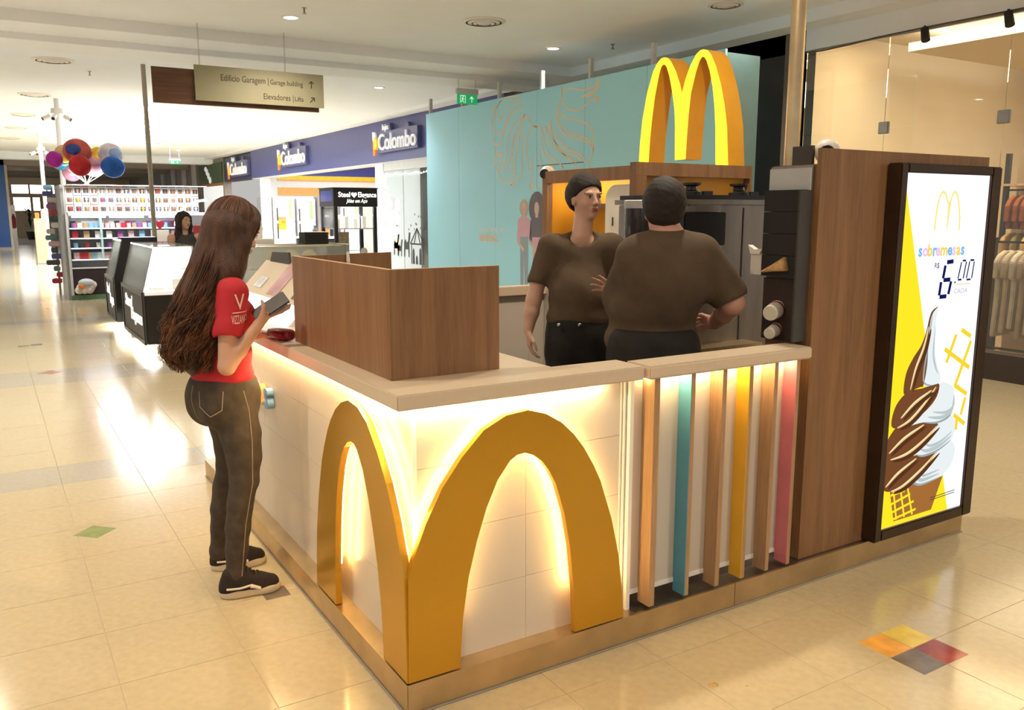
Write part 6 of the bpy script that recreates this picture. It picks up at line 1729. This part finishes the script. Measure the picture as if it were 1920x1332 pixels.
# right hand: palm under the phone, thumb up its near side, fingers round the far edge
V3 = lambda *q: np.array(q, float)
for o in (-.014, 0, .014):
    B.cone(wrR + V3(0, o, 0), V3(-.090, 1.186 + o * 1.3, 1.262), .0165, .0160, .012)
B.cone(V3(-.122, 1.168, 1.240), V3(-.112, 1.152, 1.272), .0140, .0125, .012); B.cone(V3(-.112, 1.152, 1.272), V3(-.110, 1.143, 1.302), .0115, .0100, .006); B.cone(V3(-.110, 1.143, 1.302), V3(-.118, 1.143, 1.328), .0098, .0074, .005)
for i in range(4):
    p0 = V3(-.090 + .004 * i, 1.206 - .013 * i, 1.262 - .001 * i)
    p1 = p0 + V3(.034 + .004 * i, -.004, .006 + .003 * i); p2 = p1 + V3(.020 + .003 * i, -.010, .016); p3 = p2 + V3(.004, -.014, .016)
    B.cone(p0, p1, .0092, .0086, .005); B.cone(p1, p2, .0086, .0078, .004); B.cone(p2, p3, .0078, .0064, .004)
hand_sdf(B, wrL, (.90, -.42, -.08), (0, 0, -1), (.3, .9, 0), (14, 30, 25), 10, .95, (.6, 20))
for s_, hip, kn, an in ((1, g(0, .09, .86), np.array([-.205, 1.275, .50]), np.array([-.268, 1.258, .085])), (-1, g(0, -.09, .86), np.array([-.205, 1.535, .50]), np.array([-.232, 1.580, .085]))):
    B.chain([hip, kn, an], [.05, .04, .030], .02)
    B.cone(an + np.array([0, 0, -.03]), an + np.array([.12, -.01, -.045]), .03, .02, .02)
link('body', B.mesh('body', .0055, SKIN), None, girl)
face_bits(girl, PG, gax, 1.02)
# jeans
J = Body()
denim = mat('grey_denim', (.056, .040, .028), rough=.75, var=.22, scale=26, bump=.25, bscale=420)
J.ell(g(.0, 0, .955), (.158, .115, .07), (gs, gf, (0, 0, 1)), .04)
for s_ in (1, -1):
    J.ell(g(-.040, s_ * .070, .850), (.092, .100, .110), (gs, gf, (0, 0, 1)), .06)
    J.ell(g(.030, s_ * .070, .87), (.085, .100, .13), (gs, gf, (0, 0, 1)), .06)
J.ell(g(-.01, 0, .90), (.155, .125, .10), (gs, gf, (0, 0, 1)), .06)
def leg(ys):
    zs = (.82, .72, .62, .52, .42, .31, .20, .10); xs = (-.213, -.196, -.190, -.197, -.222, -.240, -.252, -.262); rs = (.103, .094, .081, .067, .060, .058, .050, .043)
    return [np.array([x, y, z]) for x, y, z in zip(xs, ys, zs)], list(rs)
legs = (leg((1.325, 1.305, 1.290, 1.277, 1.270, 1.265, 1.260, 1.258)), leg((1.500, 1.508, 1.520, 1.536, 1.548, 1.560, 1.570, 1.578)))
for (L_, R_) in legs:
    J.chain(L_, [r * .93 for r in R_], .014)
    L_ = [None] * 4 + [L_[-1]]
    J.cone(L_[4] + np.array([0, 0, .004]), L_[4] + np.array([0, 0, -.014]), .046, .046, .005)
jeans = link('jeans', J.mesh('jeans', .006, denim, .0012, 36, cut=[(0, 0, 1, .985)], seed=2), None, girl)
jb = BVHTree.FromPolygons([v.co for v in jeans.data.vertices], [tuple(p.vertices) for p in jeans.data.polygons])
def on_surface(bvh, p, off=.0015, direction=None):
    if direction is not None:
        h = bvh.ray_cast(Vector(p), Vector(direction).normalized(), 1.0)
        if h[0] is not None: return h[0] - Vector(direction).normalized() * off
    h = bvh.find_nearest(Vector(p))
    return h[0] + h[1] * off
stitch = mat('stitching', (.30, .235, .17), rough=.8)
def seam_line(name, pts, r, m_, par, bvh, n=10, direction=None):
    P = []
    for i in range(len(pts) - 1):
        for k in range(n):
            P.append(Vector(pts[i]).lerp(Vector(pts[i + 1]), k / n))
    P.append(Vector(pts[-1]))
    Q_ = []
    for p in P:
        if direction is not None and bvh.ray_cast(p, Vector(direction).normalized(), 1.0)[0] is None: continue
        Q_.append(on_surface(bvh, p, r * .4, direction))
    b = MB(); b.tube(Q_, r, 5); return b.build(name, m_, par)
# outer side seam and back pocket on the near hip
sideY = 1.0
cd_ = (.20, .96, 0)      # towards the near leg
seam_line('side_seam', [(-.240, sideY, .93), (-.220, sideY, .84), (-.215, sideY, .70), (-.222, sideY, .52), (-.262, sideY, .33), (-.290, sideY, .10)], .0022, stitch, jeans, jb, 12, cd_)
pkt = [(-.325, sideY, .935), (-.335, sideY, .855), (-.385, sideY, .825), (-.425, sideY, .865), (-.425, sideY, .93)]
seam_line('back_pocket_stitch', pkt, .0022, stitch, jeans, jb, 8, cd_)
seam_line('centre_seam', [g(-.30, .0, .95), g(-.30, .0, .85), g(-.30, .0, .78)], .002, stitch, jeans, jb, 6, tuple(gf))
# red top
RT = Body()
red = mat('red_jersey', (.49, .018, .028), rough=.75, var=.10, scale=9, bump=.12, bscale=240)
RT.ell(g(.0, 0, .985), (.170, .128, .085), (gs, gf, (0, 0, 1)), .04)
RT.ell(g(.005, 0, 1.09), (.150, .115, .12), (gs, gf, (0, 0, 1)), .05)
RT.ell(g(.01, 0, 1.24), (.162, .118, .14), (gs, gf, (0, 0, 1)), .05)
for s_ in (1, -1): RT.ell(g(.075, s_ * .07, 1.235), (.068, .062, .068), (gs, gf, (0, 0, 1)), .04)
RT.cone(g(-.005, .11, 1.352), g(-.005, -.11, 1.352), .066, .066, .05)
sle = shR + (elR - shR) * .50
RT.chain([shR + np.array([.01, .012, .0]), sle], [.070, .062], .03); RT.cone(sle - unit(elR - shR) * .02, sle, .063, .063, .008)
slL = shL + (elL - shL) * .5; RT.chain([shL, slL], [.064, .060], .03)
da = unit(elR - shR); db = unit(np.cross(da, (0, 1, 0))); dc = np.cross(da, db)
RT.ell(sle + da * .062, (.056, .069, .069), (da, db, dc), .004, 'sub')
top = link('red_top', RT.mesh('red_top', .006, red, .0022, 24, cut=[(0, 0, -1, -.932), tuple(unit(elR - shR)) + (float(unit(elR - shR) @ sle),)] if False else [(0, 0, -1, -.932)], seed=5), None, girl)
tb = BVHTree.FromPolygons([v.co for v in top.data.vertices], [tuple(p.vertices) for p in top.data.polygons])
prn = mat('sleeve_print', (.80, .62, .52), rough=.7, var=0)
def wrap_text(name, s, origin, right, up, size, m_, par, bvh, direction, width=None, bold=0):
    o = text(name, s, origin, right, up, size, m_, par, extrude=0.0, bold=bold, width=width, res=4)
    bm = bmesh.new(); bm.from_mesh(o.data)
    bmesh.ops.triangulate(bm, faces=bm.faces)
    bmesh.ops.subdivide_edges(bm, edges=[e for e in bm.edges if e.calc_length() > .008], cuts=2, use_grid_fill=True)
    for v in bm.verts:
        v.co = on_surface(bvh, v.co, .003, direction)
    bm.to_mesh(o.data); bm.free()
    return o
vd = unit(np.array([-.235, 1.19, 1.28]) - CAMP); rgt = unit(np.cross(vd, (0, 0, 1)))
vd = (float(vd[0]), float(vd[1]), 0.0)
O_ = np.array([-.232, 1.05, 1.30])
wrap_text('sleeve_initial', 'V', tuple(O_ - rgt * .018 + np.array([0, 0, -.008])), tuple(rgt), (0, 0, 1), .094, prn, top, tb, vd, width=.040)
wrap_text('sleeve_word', 'VIZZANO', tuple(O_ - rgt * .034 + np.array([0, 0, -.066])), tuple(rgt), (0, 0, 1), .050, prn, top, tb, vd, width=.062)
seam_line('sleeve_rule', [tuple(O_ - rgt * .030 + np.array([0, 0, -.022])), tuple(O_ + rgt * .028 + np.array([0, 0, -.019]))], .0016, prn, top, tb, 8, vd)
# shoes
up_m = mat('shoe_suede', (.022, .014, .012), rough=.85, var=.2, scale=40, bump=.2, bscale=300); so_m = mat('shoe_rubber', (.62, .52, .38), rough=.55, var=.08); wh_m = mat('shoe_stripe', (.68, .60, .48), rough=.5)
for heel, tip, wd_, lab in ((np.array([-.335, 1.262, 0]), np.array([-.072, 1.228, 0]), .046, 'near'), (np.array([-.302, 1.592, 0]), np.array([-.045, 1.560, 0]), .046, 'far')):
    d = unit(tip - heel); s_ = np.array([d[1], -d[0], 0]); L_ = np.linalg.norm(tip - heel)
    q = lambda a, b, z: heel + d * a * L_ + s_ * b + np.array([0, 0, z])
    U = Body()
    U.chain([q(.16, 0, .062), q(.40, 0, .066), q(.64, 0, .052), q(.84, 0, .044)], [.036, .038, .036, .030], .03)
    U.cone(q(.15, 0, .06), q(.18, 0, .098), .037, .036, .02); U.cone(q(.30, 0, .07), q(.40, 0, .10), .034, .026, .03)
    U.ell(q(.30, 0, .03), (.30 * L_, .041, .03), (d, s_, (0, 0, 1)), .03); U.ell(q(.70, 0, .03), (.25 * L_, .043, .03), (d, s_, (0, 0, 1)), .03)
    sh_o = link('shoe', U.mesh('shoe', .004, up_m, cut=[(0, 0, -1, -.026)]), None, girl)
    sb = BVHTree.FromPolygons([v.co for v in sh_o.data.vertices], [tuple(p.vertices) for p in sh_o.data.polygons])
    Q = Body()
    Q.ell(q(.30, 0, .018), (.31 * L_, .050, .05), (d, s_, (0, 0, 1)), .03); Q.ell(q(.70, -.002, .018), (.30 * L_, .053, .05), (d, s_, (0, 0, 1)), .03)
    link('sole', Q.mesh('sole', .004, so_m, cut=[(0, 0, -1, -.0015), (0, 0, 1, .040)]), None, sh_o)
    for k, (pts_, r_) in enumerate((([q(.10, .08, .052), q(.30, .08, .050), q(.50, .08, .056), q(.62, .08, .042)], .0055), ([q(.48, .08, .052), q(.56, .08, .046), q(.64, .08, .036)], .0085))):
        seam_line('side_stripe', [tuple(p) for p in pts_], r_, wh_m, sh_o, sb, 6, tuple(-s_))
    for k in range(4):
        a_ = .44 + .06 * k
        b = MB(); b.tube([on_surface(sb, q(a_, -.024, .2), .003, (0, 0, -1)), on_surface(sb, q(a_ + .02, 0, .2), .004, (0, 0, -1)), on_surface(sb, q(a_, .024, .2), .003, (0, 0, -1))], .003, 5); b.build('lace', up_m, sh_o)
# hair: soft mass plus wavy strands
hair_d = mat('hair_brown', (.066, .026, .012), rough=.5, var=.5, scale=16, bump=.5, bscale=90, stretch=(3, 3, .5))
hair_l = mat('hair_auburn', (.155, .056, .022), rough=.45, var=.5, scale=20)
HB = Body()
HB.ell(PG(-.022, 0, .045), (.088, .100, .092), gax, .03)
HB.ell(PG(.018, 0, .078), (.078, .080, .060), gax, .03)
HB.ell(PG(-.05, 0, -.02), (.088, .078, .10), gax, .04)
for s_ in (1, -1):
    HB.cone(PG(.020, s_ * .072, .045), PG(-.005, s_ * .086, -.06), .030, .028, .03)
    HB.cone(PG(-.005, s_ * .086, -.06), PG(-.03, s_ * .092, -.16), .028, .032, .03)
spine = [PG(-.05, 0, 0), np.array([-.225, 1.405, 1.48]), np.array([-.285, 1.41, 1.34]), np.array([-.335, 1.415, 1.21]), np.array([-.355, 1.42, 1.09]), np.array([-.340, 1.42, 1.01])]
HB.chain(spine, [.085, .100, .105, .100, .075, .035], .05, sq=(gs, 1.25))
HB.cone(np.array([-.215, 1.30, 1.42]), np.array([-.245, 1.285, 1.27]), .050, .040, .05); HB.cone(np.array([-.245, 1.285, 1.27]), np.array([-.285, 1.31, 1.12]), .040, .022, .04)
HB.ell(PG(.100, .0, -.025), (.085, .075, .090), gax, .015, 'sub')
hair = link('hair', HB.mesh('hair', .006, hair_d), None, girl)
def strands(n, seed, m_, r0, spread, name, parent):
    """wavy locks that leave the crown, follow the skull and fall down the back"""
    rg = random.Random(seed); b = MB(); b.smooth = True
    hr, hfw, hu = gax
    hc, hrad = PG(-.020, 0, .035), (.096, .108, .104)
    for i in range(n):
        if i % 11 == 0:                          # a new lock
            A0 = rg.uniform(radians(-208), radians(28)) if rg.random() < .92 else rg.uniform(0, 2 * pi)
            R0, E0 = rg.uniform(.84, 1.06), rg.uniform(.66, 1.0)
            PH0, FR0, AM0 = rg.uniform(0, 6.28), rg.uniform(1.9, 3.1), rg.uniform(.010, .018)
        a_ = A0 + rg.gauss(0, .07); rad = R0 + rg.gauss(0, .035); end = min(1.0, E0 + rg.gauss(0, .03))
        ph, fr, am = PH0 + rg.gauss(0, .35), FR0 * (1 + rg.gauss(0, .02)), AM0 * rg.uniform(.7, 1.2)
        P = []
        n1, n2 = 8, 34
        e1 = rg.uniform(1.0, 1.10)
        for k in range(n1):                      # over the skull
            th = radians(6 + 92 * k / n1)
            P.append(hc + e1 * (hr * hrad[0] * sin(th) * cos(a_) + hfw * hrad[1] * sin(th) * sin(a_) + hu * hrad[2] * cos(th)))
        last = P[-1]
        for k in range(1, n2 + 1):               # falling
            tt = k / n2
            t = (.18 + .82 * tt * end) * (len(spine) - 1)
            j = min(int(t), len(spine) - 2); w = t - j
            c = spine[j] * (1 - w) + spine[j + 1] * w
            R_ = np.interp(t / (len(spine) - 1), [0, .2, .4, .6, .8, 1], [.090, .108, .116, .118, .106, .085]) * rad
            off = gs * cos(a_) * R_ * 1.30 + gf * sin(a_) * R_
            if off @ gf > .035: off = off - gf * (off @ gf - .035)
            wv = am * (.25 + 1.3 * tt) * spread
            off = off + gs * wv * sin(fr * 2 * pi * tt + ph) + gf * wv * cos(fr * 2 * pi * tt + ph * 1.3)
            q = c + off + np.array([0, 0, .004 * sin(fr * 9 * tt + ph)])
            bl = min(1, tt * 4)
            P.append(q * bl + (last + np.array([0, 0, -.25 * tt])) * (1 - bl))
        m = len(P)
        b.tube([tuple(p) for p in P], [r0 * (.7 + .3 * min(1, k / 6)) * (1 - .55 * max(0, k - 10) / m) for k in range(m)], 4, False)
    me = bpy.data.meshes.new(name); me.from_pydata(b.v, [], b.f); me.materials.append(m_)
    me.polygons.foreach_set('use_smooth', [True] * len(me.polygons))
    return tag(link(name, me, None, parent), kind='stuff')
strands(900, 1, hair_d, .0022, 1.0, 'hair_strands', hair); strands(800, 2, hair_l, .0019, 1.1, 'hair_strands', hair); strands(150, 3, hair_l, .0011, 2.3, 'hair_strands', hair)
# phone in the raised hand
ph = thing('smartphone', 'dark smartphone held in the raised hand of the customer', 'phone', tuple(PHC))
vv = unit(PHC - CAMP); e1 = unit(np.cross(PD, vv)); e1 = e1 if e1[2] > 0 else -e1; v2 = unit(np.cross(e1, PD)); v2 = v2 if v2 @ vv > 0 else -v2
wax = unit(e1 * .72 + v2 * .69); nrm = np.cross(PD, wax); nrm = nrm if nrm @ vv > 0 else -nrm
def obox(c, ax3, half, name, m_, par, bevel=.004):
    b = MB(); vs = [np.array(c) + ax3[0] * half[0] * i + ax3[1] * half[1] * j + ax3[2] * half[2] * k for i in (-1, 1) for j in (-1, 1) for k in (-1, 1)]
    b.add([tuple(v) for v in vs], [(0, 1, 3, 2), (4, 6, 7, 5), (0, 4, 5, 1), (2, 3, 7, 6), (0, 2, 6, 4), (1, 5, 7, 3)]); return b.build(name, m_, par, bevel=bevel)
obox(PHC, (PD, wax, nrm), (.080, .039, .0052), 'case', mat('phone_case', (.050, .036, .028), rough=.45), ph, .004)
obox(PHC + nrm * .0056, (PD, wax, nrm), (.075, .035, .0004), 'screen', mat('phone_screen', (.02, .02, .03), rough=.05, emit=(.5, .55, .7), estr=.15), ph, 0)

# ---------------------------------------------------------------- worker facing the customer side
FZ = PH
tee = mat('olive_tee', (.088, .056, .031), rough=.85, var=.14, scale=9, bump=.15, bscale=200)
trs = mat('black_trousers', (.012, .009, .007), rough=.8, var=.15, scale=20, bump=.1, bscale=200)
net = mat('hair_net', (.016, .009, .006), rough=.65, var=.35, scale=60, bump=.4, bscale=260)
def worker(lab, O_, f, sho, hd_c, hd_f, skin, wid, dep_, armR, armL, hands, tall, big=False, belly=0.0, net_scale=1.0):
    f = unit(f); s_ = np.array([f[1], -f[0], 0]); ax = (s_, f, (0, 0, 1)); O_ = np.array(O_, float)
    t = thing('person', lab, 'person', (O_[0], O_[1], FZ))
    q = lambda a, b, z: np.array([O_[0], O_[1], 0]) + f * a + s_ * b + np.array([0, 0, z])
    sho = np.array(sho, float)
    B = Body()
    P, hax = head_sdf(B, hd_c, hd_f, (0, 0, 1), .99 if not big else 1.06)
    nb_ = np.array([sho[0], sho[1], sho[2] - .02])
    B.cone(nb_, np.array(hd_c) + np.array([0, 0, -.07]) - unit(hd_f) * .02, .058 if not big else .085, .050 if not big else .066, .03)
    B.ell((sho[0], sho[1], sho[2] - .20), (wid * .72, dep_ * .66, .16), ax, .03); B.ell(q(0, 0, 1.20), (wid * .66, dep_ * .6, .14), ax, .03); B.ell(q(0, 0, 1.04), (wid * .66, dep_ * .6, .12), ax, .03)
    for (a_, b_, c_) in (armR, armL):
        a_, b_, c_ = np.array(a_), np.array(b_), np.array(c_)
        B.cone(nb_ + np.array([0, 0, -.03]), a_, .04, .04, .03)
        r0 = .052 if not big else .068
        B.chain([a_, (a_ + b_) / 2, b_], [r0 * .72, r0 * .86, r0 * .78], .02); B.chain([b_, b_ * .6 + c_ * .4, c_], [r0 * .8, r0 * .76, r0 * .52], .02)
    for h_ in hands: hand_sdf(B, *h_)
    for sd in (1, -1):
        B.chain([q(0, sd * .09, .98), q(.02, sd * .10, .58), q(0, sd * .10, FZ + .1)], [.06, .045, .035], .02); B.cone(q(0, sd * .1, FZ + .05), q(.12, sd * .11, FZ + .04), .035, .026, .02)
    link('body', B.mesh('body', .0058, skin), None, t)
    # trousers
    T_ = Body(); T_.ell(q(0, 0, 1.10), (wid * .98, dep_ * 1.05, .10), ax, .04)
    T_.ell(q(0, 0, 1.0), (wid * .9, dep_ * 1.0, .14), ax, .06)
    for sd in (1, -1):
        T_.ell(q(-.01, sd * wid * .44, .98), (wid * .58, dep_ * 1.05, .16), ax, .07)
        T_.chain([q(0, sd * wid * .50, .93), q(.02, sd * .105, .56), q(0, sd * .105, FZ + .06)], [wid * .56, .075, .062], .03)
    tr = link('trousers', T_.mesh('trousers', .008, trs, .0015, 26, cut=[(0, 0, 1, 1.155)], seed=4), None, t)
    for sd in (1, -1):
        U = Body(); U.cone(q(-.04, sd * .105, FZ + .045), q(.17, sd * .115, FZ + .035), .045, .036, .02); link('shoe', U.mesh('shoe', .007, M['matte_black'], cut=[(0, 0, -1, -FZ - .0005)]), None, t)
    # tee shirt
    S = Body()
    S.ell((sho[0], sho[1], sho[2] - .19), (wid * 1.0, dep_ * 1.0, .22), ax, .06)
    S.ell(q(belly * .5, 0, 1.24), (wid * 1.02, dep_ * (1.05 + belly), .16), ax, .06)
    S.ell(q(belly * .5, 0, 1.13 if not big else 1.09), (wid * (1.04 if not big else 1.10), dep_ * (1.06 + belly), .085 if not big else .12), ax, .05)
    S.cone(np.array(armR[0]) * .72 + nb_ * .28 + np.array([0, 0, -.012]), np.array(armL[0]) * .72 + nb_ * .28 + np.array([0, 0, -.012]), .062 if not big else .085, .062 if not big else .085, .06)
    for (a_, b_, c_) in (armR, armL):
        a_, b_ = np.array(a_), np.array(b_); e_ = a_ + (b_ - a_) * (.62 if not big else .78); r_ = .066 if not big else .088
        S.chain([a_ * .86 + nb_ * .14, e_], [r_, r_ * .94], .05)
        da = unit(b_ - a_); db = unit(np.cross(da, (.3, .9, .1))); dc = np.cross(da, db); S.ell(e_ + da * r_ * .98, (r_ * .9, r_ * 1.12, r_ * 1.12), (da, db, dc), .004, 'sub')
    nk = nb_ + f * .06 + np.array([0, 0, .042]) if not big else nb_ + np.array([0, 0, .085])
    S.ell(nk, (.085, .062, .085) if not big else (.10, .10, .055), ax, .012, 'sub')
    sh_ = link('tee_shirt', S.mesh('tee_shirt', .0062, tee, .0042, 15, cut=[(0, 0, -1, -(1.085 if not big else 1.035))], seed=8 if big else 6), None, t)
    # dark cap / hair net
    r_, f_, u_ = hax; k_ = 1.02 if not big else 1.10
    Hn = Body(); Hn.ell(P(-.025, 0, .045), (.090 * k_, .105 * k_, .098 * k_), hax, .02)
    if not big: Hn.ell(P(-.072, 0, .012), (.078, .075, .085), hax, .03)
    else: Hn.ell(P(-.035, 0, .00), (.086, .085, .085), hax, .03)
    cp = link('cap', Hn.mesh('cap', .0055, net, .0016, 80, cut=[(float(f_[0] * .62 - u_[0] * .78), float(f_[1] * .62 - u_[1] * .78), float(f_[2] * .62 - u_[2] * .78), float((f_ * .62 - u_ * .78) @ P(.062, 0, .052)))] if not big else None, seed=3), None, t)
    if not big:
        face_bits(t, P, hax, .99)
    return t, P, hax, sh_, tr
bf = (-.52, -.85, 0)
w1 = worker('young worker in a dark cap and olive tee looking past the customer', (1.615, 1.272), bf, (1.668, 1.318, 1.580), (1.700, 1.325, 1.766), (-.10, -.99, .04), SKIN,
       .165, .112, ((1.500, 1.414, 1.500), (1.418, 1.408, 1.225), (1.378, 1.398, 1.065)), ((1.834, 1.216, 1.500), (1.900, 1.10, 1.245), (1.668, .985, 1.292)),
       [((1.376, 1.396, 1.058), (.05, -.10, -1), (.9, -.4, 0), (-.25, -.9, 0), ((18, 25, 18),) * 4, 5, .95, (.45, 20)),
        ((1.664, .984, 1.294), (-.80, .28, .33), (-.2, -.9, -.35), (.25, -.2, .95), ((8, 14, 10), (4, 10, 8), (2, 8, 8), (10, 16, 10)), 16, .95, (.9, 30))], 1.78)
t1 = w1[0]
b = MB()
for dx in (-.11, .0):
    p = np.array([1.615, 1.272, 1.108]) + unit(bf) * .128 + np.array([.85, -.52, 0]) * dx
    b.ball(tuple(p), .011, 8, 6)
b.build('belt_stud', M['chrome'], w1[4])
# pendant-like badge straps on the shoulder
w2 = worker('stout worker in a black cap and olive tee, back turned, tending the soft serve machine', (1.560, .585), (.55, .835, 0), (1.590, .545, 1.600), (1.592, .578, 1.700), (.58, .81, -.10), SKIN2,
       .212, .165, ((1.738, .447, 1.490), (1.848, .372, 1.275), (1.985, .620, 1.150)), ((1.452, .640, 1.485), (1.53, .83, 1.25), (1.74, .95, 1.20)),
       [((1.985, .620, 1.150), (.25, .9, -.1), (-.8, .1, -.4), (-.3, .1, .9), ((25, 35, 25),) * 4, 5, 1.05, (.5, 20)),
        ((1.74, .95, 1.20), (.85, .3, .1), (.2, -.8, -.4), (-.2, .2, .9), ((25, 35, 25),) * 4, 5, 1.05, (.5, 20))], 1.73, True, .18)

# ---------------------------------------------------------------- seller behind the glass cases
sf = unit((.15, -.99, 0)); ss = np.array([sf[1], -sf[0], 0])
SO = np.array([1.335, 10.45, 0]); sq_ = lambda a, b, z: SO + sf * a + ss * b + np.array([0, 0, z])
sel = thing('person', 'seller with long dark hair and sleeveless black top behind the glass case', 'person', tuple(SO))
B = Body(); PS, sax = head_sdf(B, (1.33, 10.43, 1.565), (.45, -.89, -.02), (0, 0, 1), 1.05)
B.cone(sq_(0, 0, 1.34), (1.33, 10.44, 1.49), .052, .047, .03); B.ell(sq_(0, 0, 1.20), (.12, .07, .15), (ss, sf, (0, 0, 1)), .03); B.ell(sq_(0, 0, .98), (.12, .07, .15), (ss, sf, (0, 0, 1)), .03)
for sd in (1, -1):
    a_ = sq_(0, sd * .185, 1.33); e_ = sq_(.03, sd * .25, 1.05); w_ = sq_(.20, sd * .17, .95)
    B.cone(sq_(0, 0, 1.33), a_, .042, .052, .03); B.chain([a_, e_], [.056, .044], .02); B.chain([e_, w_], [.044, .028], .02)
    hand_sdf(B, w_, tuple(sf * .8 - ss * sd * .4), (0, 0, -1), tuple(-ss * sd), (15, 20, 15), 6, 1.0)
    B.chain([sq_(0, sd * .09, .95), sq_(.02, sd * .09, .5), sq_(0, sd * .09, .08)], [.085, .055, .042], .03); B.cone(sq_(0, sd * .09, .04), sq_(.13, sd * .10, .03), .034, .026, .02)
link('body', B.mesh('body', .008, SKIN3, cut=[(0, 0, -1, 0)]), None, sel)
face_bits(sel, PS, sax, 1.05)
B = Body(); B.cone(sq_(0, .09, 1.32), sq_(0, -.09, 1.32), .062, .062, .04); B.ell(sq_(.0, 0, 1.20), (.175, .118, .17), (ss, sf, (0, 0, 1)), .05); B.ell(sq_(.0, 0, 1.0), (.165, .115, .15), (ss, sf, (0, 0, 1)), .05)
for sd in (1, -1): B.cone(sq_(.0, sd * .09, 1.28), sq_(-.01, sd * .115, 1.385), .05, .025, .03); B.ell(sq_(.07, sd * .07, 1.2), (.07, .06, .07), (ss, sf, (0, 0, 1)), .03)
link('black_top', B.mesh('black_top', .008, M['matte_black'], .001, 20), None, sel)
B = Body(); B.ell(sq_(0, 0, .88), (.17, .12, .14), (ss, sf, (0, 0, 1)), .04)
for sd in (1, -1): B.chain([sq_(0, sd * .09, .9), sq_(.02, sd * .09, .5), sq_(0, sd * .09, .09)], [.10, .07, .055], .03)
link('trousers', B.mesh('trousers', .012, trs), None, sel)
B = Body(); B.ell(PS(-.02, 0, .04), (.087, .100, .092), sax, .03); B.ell(PS(.01, 0, .075), (.078, .082, .055), sax, .03)
for sd in (1, -1): B.chain([PS(.03, sd * .072, .045), PS(.0, sd * .088, -.07), PS(-.03, sd * .10, -.22), PS(-.02, sd * .09, -.34)], [.032, .036, .042, .02], .03)
B.chain([PS(-.05, 0, 0), PS(-.075, 0, -.2), PS(-.08, 0, -.33)], [.08, .085, .05], .04); B.ell(PS(.085, 0, -.015), (.058, .06, .085), sax, .012, 'sub')
link('hair', B.mesh('hair', .008, net, .003, 40), None, sel)
bpy.context.view_layer.update()
